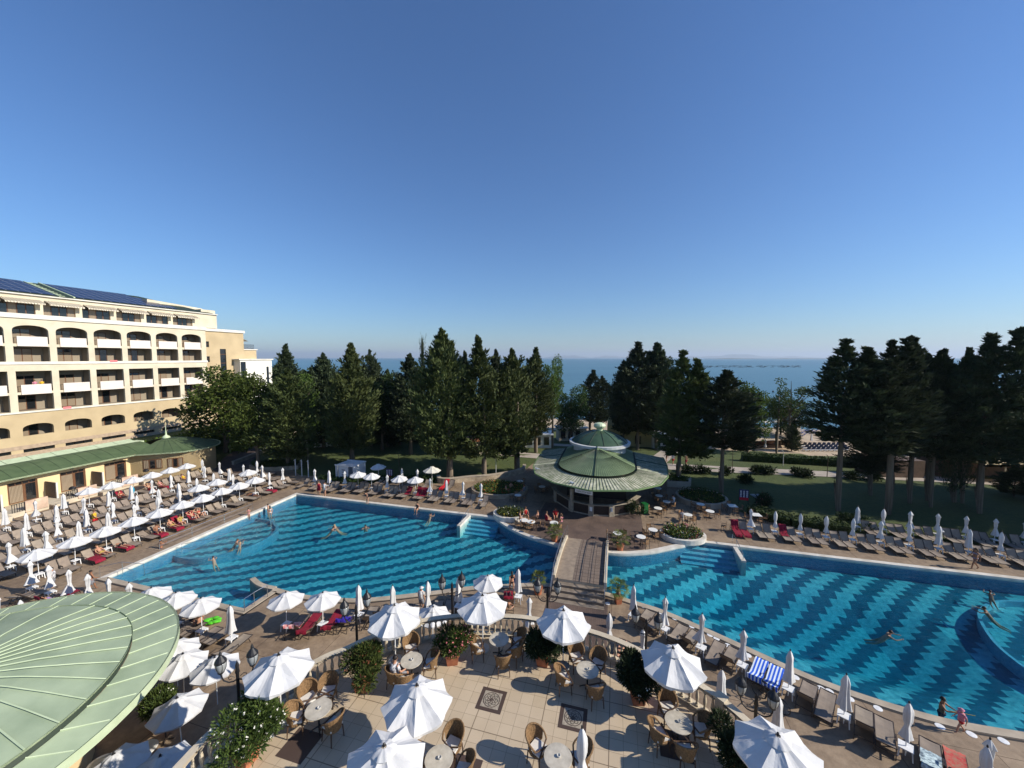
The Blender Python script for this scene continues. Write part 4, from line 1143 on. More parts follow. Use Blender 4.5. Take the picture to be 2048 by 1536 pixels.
# section profile: eave 3.4 -> ridge strip 4.45 at back
ridge = [(-65.9, 2 + q * 2.4) for q in range(0, 16)]
apx = (-63.9, 40.0, 4.75)
def rz(u, v):
    t_ = max(0, min(1, (-62.4 - u) / 3.6)); return 3.5 + 1.0 * math.sin(t_ * PI / 2)
g = MB(); NV = 16
for q in range(NV - 1):
    v0, v1 = 2 + q * 2.4, 2 + (q + 1) * 2.4
    if v1 > 38.5: break
    for k_ in range(4):
        a, b_ = -62.35 - k_ * .9, -62.35 - (k_ + 1) * .9
        g.add([W(a, v0, rz(a, 0)), W(a, v1, rz(a, 0)), W(b_, v1, rz(b_, 0)), W(b_, v0, rz(b_, 0))], [(0, 1, 2, 3)])
    g.add([W(-65.95, v0, 4.5), W(-65.95, v1, 4.5), W(-65.95, v1, 4.5), W(-65.95, v0, 4.5)], [])
for q in range(len(front) - 16 - 1 + 1 - 1):
    pass
cap = [f for f in front if f[1] > 34.5] + [(-67.5, 40.5), (-67.0, 37.4)]
for q in range(len(cap) - 1):
    a, b_ = cap[q], cap[q + 1]
    for k_ in range(3):
        t0_, t1_ = k_ / 3, (k_ + 1) / 3
        def L(p_, t_): return W(p_[0] + (apx[0] - p_[0]) * t_, p_[1] + (apx[1] - p_[1]) * t_, 3.5 + (apx[2] - 3.5) * math.sin(t_ * PI / 2))
        g.add([L(a, t0_), L(b_, t0_), L(b_, t1_), L(a, t1_)], [(0, 1, 2, 3)])
roof = g.build('roof', M('deep_copper', (.085, .125, .055), .6, (.06, .095, .04), scale=1.1, detail=7), bung)
g = MB()
for q in range(0, 28):
    v_ = 2.0 + q * 1.25; g.tube([W(-62.4 - k_ * .9, v_ , rz(-62.4 - k_ * .9, 0) + .01) for k_ in range(5)], .018, 4)
for q in range(1, len(cap) - 1):
    a = cap[q]; g.tube([W(a[0] + (apx[0] - a[0]) * t_, a[1] + (apx[1] - a[1]) * t_, 3.51 + (apx[2] - 3.5) * math.sin(t_ * PI / 2)) for t_ in (0, .33, .66, 1)], .018, 4)
g.build('seam', COPGD, roof)
g = MB()
for q in range(0, 18):
    if q == 10: continue
    v0 = 1.6 + q * 2.0
    if v0 > 37: break
    g.add([W(-65.95, v0, 4.52), W(-65.95, v0 + 1.95, 4.52), W(-67.3, v0 + 1.95, 4.85), W(-67.3, v0, 4.85)], [(0, 1, 2, 3)])
    g.add([W(-67.3, v0, 4.85), W(-67.3, v0 + 1.95, 4.85), W(-67.6, v0 + 1.95, 3.9), W(-67.6, v0, 3.9)], [(0, 1, 2, 3)])
bx(g, -67.5, -66.0, 0, 38.5, 3.3, 4.5); g.build('ridge_flashing', COPGL, bung)
g = MB(); fe = [f for f in front] + [(-67.5, 40.5)]
ff = offset([w2(*q) for q in fe], .12, False); f0 = [w2(*q) for q in fe]
if UV(ff[2])[0] < UV(f0[2])[0]: ff = offset([w2(*q) for q in fe], -.12, False)
for i in range(len(fe) - 1):
    a, b_, c_, d_ = f0[i], f0[i + 1], ff[i + 1], ff[i]
    g.add([(*d_, 3.38), (*c_, 3.38), (*c_, 3.56), (*d_, 3.56)], [(0, 1, 2, 3), (3, 2, 1, 0)]); g.add([(*d_, 3.56), (*c_, 3.56), (*b_, 3.53), (*a, 3.53)], [(0, 1, 2, 3), (3, 2, 1, 0)])
    bm_ = W(-63.9, min(max(UV(a)[1], 0), 40), 3.36); g.add([(*a, 3.37), (*b_, 3.37), tuple(bm_)], [(0, 1, 2), (2, 1, 0)])
g.build('gutter', COPGL, bung)
g = MB(); g.lathe([(.55, 0), (.42, .25), (.18, .42), (.10, .5), (.12, .7), (.05, 1.2), (.0, 2.3)], 12, tuple(W(-63.9, 40.0, 4.68))); g.build('finial', COPGL, bung, True)
# raised private terraces with screens and parapets
g = MB(); bx(g, -63.29, -59.6, 0, 34.0, 0, .5); g.build('terrace_slab', STONE, bung)
for k_ in range(-4, 2):
    v_ = 27.15 + 4.05 * k_
    g = MB(); bx(g, -63.2, -61.3, v_, v_ + .08, .5, 2.3); g.build('privacy_screen', M('brown_screen', (.17, .12, .085), .8, scale=6), bung)
    g = MB(); bx(g, -61.3, -61.15, v_ - .03, v_ + .11, .5, 2.35); g.build('screen_post', TRIM, bung)
    g = MB(); bx(g, -59.7, -59.5, v_ + .95, v_ + 2.6, .3, 1.45); g.build('parapet', M('salmon_render', (.72, .52, .38), .8, scale=1), bung)
    g = MB(); bx(g, -59.65, -59.6, v_ + .0, v_ + 1.0, 1.35, 1.4)
    for q in range(6): bx(g, -59.65, -59.61, v_ + .05 + q * .17, v_ + .09 + q * .17, .5, 1.35)
    g.build('railing', BLACKM, bung)
    g = MB()
    for q in range(3): bx(g, -59.59, -59.58 + .3 * (3 - q), v_ + 2.7, v_ + 3.8, 0.0, .5 - q * .16 if q else .48)
    g.build('steps', STONE, bung)
g = MB()
for k_ in range(-3, 3):
    v_ = 25.0 + 4.05 * k_; g.lathe([(.16, 0), (.16, .08), (0, .1)], 10, tuple(W(-63.2, v_ + .4, 3.1)))
g.build('wall_light', BLACKM, bung)

# ------------------------------------------------------------------ near pavilion roof at lower left
pav = empty('pavilion', (0, 0, 0), 0, 'pavilion with big round pale green copper roof at lower left', 'pavilion')
oc = (-23.0, 6.0); orr = 7.15; ic = (-22.45, 5.45); ir = 5.85; ap = (-21.6, 6.3, 5.75)
n_ = 84
def ring_pt(c_, r_, a, z): return W(c_[0] + r_ * math.cos(a), c_[1] + r_ * math.sin(a), z)
g = MB()
for i in range(n_):
    a0, a1 = 2 * PI * i / n_, 2 * PI * (i + 1) / n_
    g.add([ring_pt(oc, orr, a0, 4.3), ring_pt(oc, orr, a1, 4.3), ring_pt(ic, ir, a1, 4.66), ring_pt(ic, ir, a0, 4.66)], [(0, 1, 2, 3)], 0)
    g.add([ring_pt(ic, ir - .02, a0, 4.66), ring_pt(ic, ir - .02, a1, 4.66), ring_pt(ic, ir - .12, a1, 4.9), ring_pt(ic, ir - .12, a0, 4.9)], [(0, 1, 2, 3)], 1)
    for k_ in range(4):
        t0_, t1_ = k_ / 4, (k_ + 1) / 4
        def L(a, t_):
            p_ = ring_pt(ic, ir, a, 4.92); q_ = W(*ap); r2 = p_.lerp(q_, t_); r2.z = 4.92 + (5.75 - 4.92) * math.sin(t_ * PI / 2); return r2
        g.add([L(a0, t0_), L(a1, t0_), L(a1, t1_), L(a0, t1_)], [(0, 1, 2, 3)], 0)
roof2 = g.build('roof', [COPG, COPGD], pav)
g = MB()
for i in range(n_):
    a0, a1 = 2 * PI * i / n_, 2 * PI * (i + 1) / n_
    g.add([ring_pt(oc, orr + .02, a0, 4.02), ring_pt(oc, orr + .02, a1, 4.02), ring_pt(oc, orr + .02, a1, 4.34), ring_pt(oc, orr + .02, a0, 4.34)], [(0, 1, 2, 3)])
    g.add([ring_pt(oc, orr - .09, a0, 4.30), ring_pt(oc, orr - .09, a1, 4.30), ring_pt(oc, orr + .02, a1, 4.34), ring_pt(oc, orr + .02, a0, 4.34)], [(3, 2, 1, 0), (0, 1, 2, 3)])
    g.add([ring_pt(oc, orr + .02, a0, 4.02), ring_pt(oc, orr + .02, a1, 4.02), ring_pt(oc, orr - .8, a1, 4.02), ring_pt(oc, orr - .8, a0, 4.02)], [(3, 2, 1, 0)])
g.build('gutter', COPGL, pav)
g = MB()
for i in range(n_):
    a0, a1 = 2 * PI * i / n_, 2 * PI * (i + 1) / n_
    g.add([ring_pt(ic, ir - .0, a0, 4.86), ring_pt(ic, ir - .0, a1, 4.86), ring_pt(ic, ir + .03, a1, 4.96), ring_pt(ic, ir + .03, a0, 4.96)], [(0, 1, 2, 3), (3, 2, 1, 0)])
g.build('flashing', COPGL, roof2)
g = MB(); NS = 44
for i in range(NS):
    a = 2 * PI * i / NS
    p0 = ring_pt(oc, orr - .1, a, 4.33); p1 = ring_pt(ic, ir, a, 4.68); g.tube([p0, p1], .022, 4)
    if i % 2 == 0 or i < 12 or i > 38: g.tube([ring_pt(ic, ir, a, 4.94).lerp(W(*ap), t_) * 1.0 + Vector((0, 0, (.92 * math.sin(t_ * PI / 2) - .83 * t_) * .83 + .02)) for t_ in (0, .25, .5, .75, .97)], .024, 4)
g.build('standing_seam', COPGL, roof2)
g = MB(); g.prism([w2(oc[0] + 4.3 * math.cos(2 * PI * i / 24), oc[1] + 4.3 * math.sin(2 * PI * i / 24)) for i in range(24)], 0, 4.25); g.build('wall', YB, pav)

# ------------------------------------------------------------------ pool bar pavilion
bar = empty('bar_pavilion', (0, 0, 0), 0, 'round poolside bar under a wide two tier green copper roof', 'bar')
bc = (-1.9, 45.9)
outer = []
for q in [(-9.6, 52.5), (-9.75, 47.6), (-9.55, 44.6), (-8.6, 41.4), (-6.1, 38.9), (-2.3, 37.5), (1.9, 38.6), (4.7, 41.2), (5.9, 44.6), (6.3, 48), (6.4, 52.5)]: outer.append(q)
icb = (-2.0, 44.3); irb = 4.5
inner = [(icb[0] - irb, 52.5)] + [(icb[0] + irb * math.cos(a), icb[1] + irb * math.sin(a)) for a in [PI + PI * i / 14 for i in range(15)]] + [(icb[0] + irb, 52.5)]
# outer ring faces: match inner samples to outer by angle
def outer_at(p_):
    if p_[1] > icb[1] + .01:
        side = [(-9.7, p_[1])] if p_[0] < icb[0] else [(6.2, p_[1])]; return side[0]
    d = (p_[0] - icb[0], p_[1] - icb[1]); best = None
    for i in range(len(outer) - 1):
        a, b_ = outer[i], outer[i + 1]; e = (b_[0] - a[0], b_[1] - a[1]); det = d[0] * (-e[1]) + d[1] * e[0]
        if abs(det) < 1e-9: continue
        s = ((a[0] - icb[0]) * (-e[1]) + (a[1] - icb[1]) * e[0]) / det; t_ = (d[0] * (a[1] - icb[1]) - d[1] * (a[0] - icb[0])) / det
        if s > 0 and -1e-6 <= t_ <= 1 + 1e-6: best = (icb[0] + d[0] * s, icb[1] + d[1] * s)
    return best
iv = [inner[0], (icb[0] - irb, 48.6)] + [(icb[0] + irb * math.cos(PI + PI * i / 56), icb[1] + irb * math.sin(PI + PI * i / 56)) for i in range(57)] + [(icb[0] + irb, 48.6), inner[-1]]
ov = [outer_at(p_) or p_ for p_ in iv]
WEATH = M('weathered_copper', (.60, .58, .43), .7, (.27, .30, .18), scale=1.6, detail=9, bump=.2, bscale=8)
WEATH2 = M('green_copper_b', (.19, .255, .13), .6, (.135, .19, .095), scale=1.0, detail=6)
g = MB()
for i in range(len(iv) - 1):
    a, b_, c_, d_ = ov[i], ov[i + 1], iv[i + 1], iv[i]
    g.add([W(*a, 3.42), W(*b_, 3.42), W(*c_, 3.95), W(*d_, 3.95)], [(0, 1, 2, 3)], 0)
broof = g.build('outer_roof', WEATH, bar)
g = MB()
for i in range(len(iv) - 1):
    for k_ in range(3 if i % 2 == 0 or True else 1):
        pass
    a, d_ = ov[i], iv[i]; g.tube([W(*a, 3.45), W(*d_, 3.98)], .022, 4)
for s_, q0 in ((-9.7, icb[0] - irb), (6.2, icb[0] + irb)):
    for k_ in range(16):
        v_ = 45.2 + k_ * .46; g.tube([W(s_, v_, 3.45), W(q0, v_, 3.98)], .022, 4)
g.build('seam', COPGD, broof)
g = MB()
op = [w2(*q) for q in ov]; 
for i in range(len(op) - 1):
    a, b_ = op[i], op[i + 1]; g.bar((*a, 3.38), (*b_, 3.38), .12, .14)
g.bar(W(-9.7, 52.5, 3.4), W(6.2, 52.5, 3.4), .12, .14)
g.build('gutter', M('gutter_green', (.16, .24, .10), .5, noise=False), bar)
g = MB(); g.poly([w2(*q) for q in ov], 3.33, m=0, flip=True); g.build('soffit', M('dark_soffit', (.05, .035, .025), .9, noise=False), bar)
apb = (-2.0, 45.6, 5.75)
g = MB()
iz = [(icb[0] + (q[0] - icb[0]) * .955, icb[1] + (q[1] - icb[1]) * .955) for q in iv]
for i in range(len(iv) - 1):
    a, b_, c_, d_ = iv[i], iv[i + 1], iz[i + 1], iz[i]
    g.add([W(*a, 3.96), W(*b_, 3.96), W(*b_, 4.12), W(*a, 4.12)], [(0, 1, 2, 3), (3, 2, 1, 0)], 1)
    g.add([W(*a, 3.97), W(*b_, 3.97), W(*c_, 4.0), W(*d_, 4.0)], [(0, 1, 2, 3)], 1)
    rp_ = []
    for q in (iz[i], iz[i + 1]):
        rp_.append((apb[0], max(apb[1], q[1]), apb[2]))
    g.add([W(*c_[:2], 4.14) if False else W(*iz[i], 4.14), W(*iz[i + 1], 4.14), W(*rp_[1]), W(*rp_[0])], [(0, 1, 2, 3)], 0)
iroof = g.build('inner_roof', [WEATH2, COPGD], bar)
g = MB()
for i in range(0, 57, 1):
    q = (icb[0] + irb * .955 * math.cos(PI + PI * i / 56), icb[1] + irb * .955 * math.sin(PI + PI * i / 56))
    t_ = 1.0
    e_ = (apb[0], apb[1], apb[2])
    k0 = .60 if i % 2 else .93
    g.tube([W(*q, 4.16), W(q[0] + (e_[0] - q[0]) * k0, q[1] + (e_[1] - q[1]) * k0, 4.16 + (e_[2] - 4.14) * k0)], .015, 3)
for s_ in (-1, 1):
    for k_ in range(12):
        v_ = 45.2 + k_ * .5; g.tube([W(icb[0] + s_ * irb * .955, v_, 4.16), W(apb[0], max(v_, apb[1]), 5.76)], .015, 3)
g.build('seam', COPGD, iroof)
g = MB(); g.tube([W(icb[0], icb[1] - irb * .955, 4.2), W(apb[0], apb[1], 5.82), W(apb[0], 52.5, 5.8)], .05, 6); g.build('ridge_cap', COPGD, iroof)
g = MB(); dc = (-1.9, 50.0); g.lathe([(3.3, 4.5), (3.3, 5.38), (3.72, 5.4), (3.85, 5.45), (3.88, 5.75), (3.6, 5.78)], 40, tuple(W(*dc, 0))); g.build('drum', M('drum_white', (.55, .56, .55), .7, (.45, .46, .46), scale=1), bar, False)
g = MB(); g.lathe([(3.55, 5.78), (3.2, 6.08), (2.5, 6.5), (1.7, 6.85), (.9, 7.08), (.45, 7.15)], 40, tuple(W(*dc, 0)), cap=False)
for i in range(10): pass
dome = g.build('dome', M('dome_copper', (.055, .10, .055), .4, (.035, .065, .038), scale=.8, detail=7), bar, True)
g = MB()
for i in range(12):
    a = 2 * PI * i / 12 + .2; g.tube([W(dc[0] + r_ * math.cos(a), dc[1] + r_ * math.sin(a), z) for r_, z in ((3.55, 5.81), (3.2, 6.11), (2.5, 6.53), (1.7, 6.88), (.9, 7.1))], .03, 4)
g.build('rib', COPGD, dome)
g = MB(); g.lathe([(.4, 7.1), (.4, 7.35), (.68, 7.5), (.8, 7.75), (.65, 8.0), (.35, 8.12), (0, 8.15)], 14, tuple(W(*dc, 0))); g.build('vent_cowl', COPGL, bar, False)
# counter
cp = [(-6.9, 44.0), (-6.4, 42.6), (-4.35, 40.2), (-2.25, 39.6), (-.2, 40.0), (1.6, 41.3), (2.7, 43.6)]
CREAM = M('counter_cream', (.36, .31, .23), .7, (.26, .22, .16), scale=3)
DKB = M('counter_brown', (.035, .022, .016), .6, (.02, .013, .01), scale=6)
for i in range(len(cp) - 1):
    a, b_ = w2(*cp[i]), w2(*cp[i + 1])
    g = MB(); g.bar((*a, .62), (*b_, .62), .12, 1.0); g.build('counter_front', DKB, bar)
    g = MB(); g.bar((*a, 1.17), (*b_, 1.17), .5, .07); g.build('counter_top', CREAM, bar)
    g = MB(); g.bar((*a, .07), (*b_, .07), .2, .13); g.build('counter_plinth', CREAM, bar)
for i in range(1, len(cp) - 1):
    a = W(*cp[i]); d = (Vector(W(*cp[i + 1])) - Vector(W(*cp[i - 1]))); g = MB(); g.box((a.x, a.y, .63), (.55, .36, 1.26), math.atan2(d.y, d.x)); (i in (2, 3)) and g.box((a.x, a.y, 1.85), (.34, .2, 1.2), math.atan2(d.y, d.x)); g.build('pillar', CREAM, bar)
g = MB(); g.prism([w2(*q) for q in [(-5.4, 45), (1.4, 45), (1.4, 50), (-5.4, 50)]], 0, 3.9); g.build('back_room', M('dark_interior', (.06, .045, .035), .9, noise=False), bar)
g = MB()
rnd = random.Random(5)
for i in range(46):
    u_ = -5.0 + rnd.random() * 6; g.lathe([(.04, 0), (.045, .16), (.02, .22), (.018, .3)], 6, tuple(W(u_, 44.85, 1.5 + rnd.choice((0, .45, .9)))), m=rnd.randrange(3))
for z in (1.48, 1.93, 2.38): bx(g, -5.2, 1.2, 44.7, 44.98, z - .03, z, 0)
g.build('bottle_shelf', [M('bottle_glass', (.05, .10, .04), .2, noise=False), M('bottle_amber', (.25, .10, .02), .2, noise=False), M('bottle_clear', (.4, .42, .42), .2, noise=False)], bar)
# bar sign
sg = MB(); sc_ = W(-3.0, 39.25, 2.75); 
def flat(pts, th, fn, m):  # extrude a 2d outline (x right, y up) to a board
    q = MB(); q.prism(pts, 0, th, m=0, bottom=True); return [fn(p) for p in q.v], q.f
sd_ = (Vector(W(*cp[3])) - Vector(W(*cp[2]))); sd_.z = 0; sd_.normalize(); sn_ = Vector((sd_.y, -sd_.x, 0))
fn = lambda p: sc_ + sd_ * p[0] + Vector((0, 0, 1)) * p[1] + sn_ * p[2]
pts = [(-.95, -.35), (.95, -.35), (.95, .05), (.85, .25), (.6, .36), (.08, .36), (.0, .24), (-.1, .36), (-.7, .36), (-.95, .1)]
vs, fs = flat(pts, .05, fn, 0); g = MB(); g.add(vs, fs); sgo = g.build('bar_sign', M('sign_white', (.74, .74, .72), .6, noise=False)); tag(sgo, 'white shaped signboard hanging over the pool bar counter', 'sign')
def text(body, size, loc_fn, x, y, mat, parent, name='lettering', z=.056, align='CENTER'):
    cu = bpy.data.curves.new(name, 'FONT'); cu.body = body; cu.size = size; cu.align_x = align; cu.align_y = 'CENTER'; cu.extrude = .003; cu.resolution_u = 2
    o = bpy.data.objects.new('tmp', cu); COL.objects.link(o); dg = bpy.context.evaluated_depsgraph_get(); me = bpy.data.meshes.new_from_object(o.evaluated_get(dg)); bpy.data.objects.remove(o)
    for v_ in me.vertices: v_.co = loc_fn((v_.co.x + x, v_.co.y + y, v_.co.z + z))
    me.materials.clear(); me.materials.append(mat); ob = bpy.data.objects.new(name, me); COL.objects.link(ob); ob.parent = parent; return ob
INK = M('dark_ink', (.03, .03, .035), .7, noise=False)
text('POOL BAR', .30, fn, 0, .10, INK, sgo); text('NON STOP BAR', .22, fn, 0, -.18, INK, sgo)
for i, (cu_, cv_) in enumerate([(-2.25, 39.38), (-.2, 39.78)]):
    c_ = W(cu_, cv_, .78); f2 = lambda p, c_=c_: c_ + sd_ * p[0] + Vector((0, 0, 1)) * p[1] + sn_ * p[2]
    vs, fs = flat([(-.14, -.22), (.14, -.22), (.14, .22), (-.14, .22)], .01, f2, 0); g = MB(); g.add(vs, fs)
    tag(g.build('notice', M('sign_white', (.7, .7, .7))), 'small white notice on the %s counter pillar of the pool bar' % ('middle', 'right')[i], 'notice')
# wheeled green bin beside the bar
g = MB(); c_ = W(3.0, 41.6); g.box((c_.x + .2, c_.y, .55), (.5, .6, 1.0), .3); g.box((c_.x + .2, c_.y, 1.08), (.56, .66, .07), .3)
tag(g.build('waste_bin', M('green_plastic', (.01, .12, .03), .4, noise=False)), 'green wheeled waste bin beside the pool bar', 'bin')
# ------------------------------------------------------------------ vegetation
def leafmat(name, c1, c2, tr=.25, sc_=1.2):
    m = M(name, c1, .75, c2, scale=sc_, detail=3, objrand=.22, trans=tr, spec=.25)
    return m
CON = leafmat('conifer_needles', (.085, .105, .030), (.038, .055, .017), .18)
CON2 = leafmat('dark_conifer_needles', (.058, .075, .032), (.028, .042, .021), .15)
BRD = leafmat('broad_leaves', (.095, .135, .022), (.05, .085, .016), .3)
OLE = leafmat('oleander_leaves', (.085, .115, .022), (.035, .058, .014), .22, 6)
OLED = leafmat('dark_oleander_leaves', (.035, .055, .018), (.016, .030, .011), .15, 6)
PALMM = leafmat('palm_leaves', (.16, .19, .045), (.07, .11, .025), .3, 4)
HEDGE = leafmat('hedge_leaves', (.045, .075, .018), (.022, .042, .011), .15, 2)
BARK = M('bark', (.20, .155, .11), .95, (.10, .075, .05), scale=3, bump=.8, bscale=12)
BARKD = M('dark_bark', (.12, .09, .065), .95, (.06, .045, .03), scale=3, bump=.8, bscale=12)
def quad(g, c, d, wd, ln, rnd, m=0):
    d = d.normalized(); s = d.cross(Vector((rnd.uniform(-1, 1), rnd.uniform(-1, 1), rnd.uniform(-1, 1))))
    if s.length < 1e-3: s = Vector((1, 0, 0))
    s.normalize(); s *= wd / 2; e = d * ln
    o = len(g.v)
    g.v += [tuple(c - s * .5), tuple(c + e * .45 - s), tuple(c + e), tuple(c + e * .45 + s)]
    g.f.append((o, o + 1, o + 2, o + 3)); g.m.append(m)
def interp(prof, t):
    for i in range(len(prof) - 1):
        if prof[i][0] <= t <= prof[i + 1][0]:
            k_ = (t - prof[i][0]) / (prof[i + 1][0] - prof[i][0]); return prof[i][1] + (prof[i + 1][1] - prof[i][1]) * k_
    return prof[-1][1]
def conifer(seed, prof, nbr, up, per=46, H_=14.0, R_=3.0, leaders=((0, 0, 1.0),), wd=.16, ln=.50, gap=0.0):
    rnd = random.Random(seed); g = MB()
    for lx, ly, lh in leaders:
        n_ = int(nbr * (lh if len(leaders) == 1 else lh / len(leaders) * 1.15))
        for i in range(n_):
            t_ = (i + rnd.random()) / n_; t_ = t_ ** 1.12
            if rnd.random() < gap: continue
            h_ = t_ * H_ * lh; a = rnd.random() * 2 * PI
            # bulges in the outline
            lump = 1 + .16 * math.sin(3 * a + t_ * 9 + seed) + .10 * math.sin(7 * a - t_ * 23)
            rr = R_ * interp(prof, t_) * lump * rnd.uniform(.72, 1.12) * (.75 if len(leaders) > 1 else 1)
            upa = up + rnd.uniform(-.2, .25) + t_ * .55
            d = Vector((math.cos(a) * math.cos(upa), math.sin(a) * math.cos(upa), math.sin(upa)))
            o = Vector((lx * R_, ly * R_, h_ - rr * math.sin(upa) * .5))
            L = rr / max(.4, math.cos(upa))
            if t_ > .93: L = max(L, .25)
            for q in range(per):
                s = (rnd.random()) ** .55
                if s < .25 and L > .8: continue
                p_ = o + d * (L * s); sp_ = (.08 + .18 * (1 - s) + .10) * min(1.0, .16 + rr / 2.2)
                p_ += Vector((rnd.gauss(0, 1), rnd.gauss(0, 1), rnd.gauss(0, .8 if up > .36 else .5))) * sp_
                dd = d * 1.0 + Vector((rnd.gauss(0, .4), rnd.gauss(0, .4), rnd.gauss(.55 if up > .36 else .3, .4)))
                quad(g, p_, dd, wd * rnd.uniform(.7, 1.3), ln * rnd.uniform(.6, 1.25) * (1 if t_ < .9 else .7), rnd)
        for q in range(26):
            p_ = Vector((lx * R_ + rnd.gauss(0, .07), ly * R_ + rnd.gauss(0, .07), H_ * lh * rnd.uniform(.93, 1.0)))
            quad(g, p_, Vector((rnd.gauss(0, .3), rnd.gauss(0, .3), 1)), .1, .4, rnd)
    return g
PF = {'cone': [(0, .6), (.12, .95), (.3, 1.0), (.55, .78), (.75, .40), (.88, .15), (.95, .06), (1, .02)],
      'oval': [(0, .45), (.1, .85), (.35, 1.0), (.6, .85), (.8, .42), (.92, .12), (1, .03)],
      'spire': [(0, .5), (.15, 1.0), (.35, .85), (.6, .55), (.8, .25), (.92, .09), (1, .02)],
      'column': [(0, .7), (.2, 1.0), (.6, .95), (.85, .7), (.95, .4), (1, .1)],
      'flat': [(0, .35), (.15, .8), (.35, 1), (.6, .75), (.8, .38), (.93, .12), (1, .03)]}
CROWN = {
    'cy1': conifer(11, PF['cone'], 330, .45, 50), 'cy2': conifer(12, PF['oval'], 340, .6, 48, leaders=((0, 0, 1), (.35, .1, .86), (-.3, .25, .8))),
    'cy3': conifer(13, PF['spire'], 280, .35, 48, gap=.08), 'cy4': conifer(14, PF['cone'], 320, .5, 50, leaders=((0, 0, 1), (-.42, .05, .88))),
    'rag1': conifer(15, PF['cone'], 320, .34, 48, gap=.02, wd=.17, ln=.62), 'rag2': conifer(16, PF['cone'], 330, .30, 48, gap=.02, leaders=((0, 0, 1), (.45, -.1, .92)), wd=.17, ln=.62),
    'rag3': conifer(17, PF['cone'], 340, .32, 48, gap=.02, leaders=((0, 0, .97), (-.38, .1, 1.0), (.4, .2, .8)), wd=.17, ln=.6),
    'col': conifer(18, PF['column'], 220, 1.05, 44, wd=.12, ln=.4)}
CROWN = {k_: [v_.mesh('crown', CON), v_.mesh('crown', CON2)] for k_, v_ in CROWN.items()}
def broad(seed, blobs, n_, size=.28, H_=10.0, R_=4.0, limbs=True):
    rnd = random.Random(seed); g = MB(); B_ = []
    for i in range(blobs):
        a = rnd.random() * 2 * PI; z = rnd.uniform(.12, .92); rr = rnd.uniform(.25, .85) * math.sin(max(.15, min(1, z * 1.05)) * PI) ** .5
        B_.append((Vector((rr * R_ * math.cos(a), rr * R_ * math.sin(a), z * H_)), rnd.uniform(.2, .40) * R_))
    for c_, r_ in B_:
        k_ = int(n_ * (r_ / R_) ** 2 * 9 / blobs)
        for q in range(k_):
            d = Vector((rnd.gauss(0, 1), rnd.gauss(0, 1), rnd.gauss(0, .85))); d.normalize()
            p_ = c_ + d * r_ * (rnd.random() ** .35) * rnd.uniform(.85, 1.15)
            quad(g, p_, d + Vector((rnd.gauss(0, .7), rnd.gauss(0, .7), rnd.gauss(0, .6))), size * rnd.uniform(.6, 1.2), size * rnd.uniform(.8, 1.6), rnd)
    return g, B_
_b1, bb1 = broad(21, 34, 11000); _b2, bb2 = broad(22, 22, 9000, .24); _b3, bb3 = broad(23, 15, 3600, .26)
CROWN['br1'] = [_b1.mesh('crown', BRD)] * 2; CROWN['br2'] = [_b2.mesh('crown', BRD), _b2.mesh('crown', leafmat('mid_leaves', (.055, .09, .022), (.028, .052, .014)))]; CROWN['br3'] = [_b3.mesh('crown', BRD)] * 2
def trunkmesh(seed, lean):
    rnd = random.Random(seed); g = MB(); pts = []; rr = []
    for i in range(9):
        t_ = i / 8; pts.append((lean * math.sin(t_ * 2.2) * .5 + rnd.uniform(-.02, .02), rnd.uniform(-.03, .03), t_)); rr.append(.5 * (1.25 - .75 * t_) * (1.35 if i == 0 else 1))
    # the trunk is one metre tall and one metre thick here and is scaled per tree
    g.tube(pts, rr, 9)
    return g
TR_ = [trunkmesh(i, l_).mesh('trunk', BARK, True) for i, l_ in ((1, .0), (2, .6), (3, -.5))]
def limbset(seed):
    rnd = random.Random(seed); g = MB()
    for i in range(14):
        a = rnd.random() * 2 * PI; z0 = rnd.uniform(.0, .5); L = rnd.uniform(.45, .8)
        g.tube([(0, 0, z0 * 10), (L * 1.7 * math.cos(a), L * 1.7 * math.sin(a), z0 * 10 + 1.3), (L * 3.6 * math.cos(a + .2), L * 3.6 * math.sin(a + .2), z0 * 10 + 3.4)], [.13, .09, .03], 5)
    g.tube([(0, 0, 0), (0.1, 0, 5), (0, .1, 9)], [.2, .12, .03], 6)
    return g.mesh('limbs', BARK)
LIMB = limbset(4)
def tree(name, kind, base, pt, pyt, hw, pyb, label, dark=0, group=None, tw=.42, lean=0, yy=None, zrot=None, cat='tree'):
    if yy is not None:
        y = yy; x = XAT(base[0], base[1], y); z = terrain(x, y)
    else:
        q = P(base[0], base[1], 0); x, y = q.x, q.y; z = terrain(x, y)
        if abs(z) > .05:
            for _ in range(4): q = P(base[0], base[1], terrain(q.x, q.y))
            x, y, z = q.x, q.y, q.z
    rnd = random.Random(int(x * 37 + y * 11))
    zt = ZAT(pyt, y); zb = max(z + .3, ZAT(pyb, y)); dxt = XAT(pt, pyt, y) - x; rad = hw / FPX * y * 1.22
    r = empty(name, (x, y, z), 0, label, cat, group)
    o = bpy.data.objects.new('trunk', TR_[1 if lean > 0 else 2 if lean < 0 else 0]); COL.objects.link(o); o.parent = r
    th = (zb - z) + (zt - zb) * .5; o.scale = (tw, tw, th + .05); o.location = (0, 0, -.05)
    o = bpy.data.objects.new('crown', CROWN[kind][dark]); COL.objects.link(o); o.parent = r
    H0, R0 = (10., 4.) if kind.startswith('br') else (14., 3.)
    s_ = rad / R0; o.scale = (s_, s_, (zt - zb) / H0)
    o.location = (dxt * .6, 0, zb - z); o.rotation_euler = (0, 0, rnd.random() * 6.28 if zrot is None else zrot)
    if kind.startswith('br'):
        l_ = bpy.data.objects.new('limb', LIMB); COL.objects.link(l_); l_.parent = r; l_.location = o.location; l_.scale = (s_, s_, (zt - zb) / H0)
    return r
GC = 'conifers of the park beyond the pool'
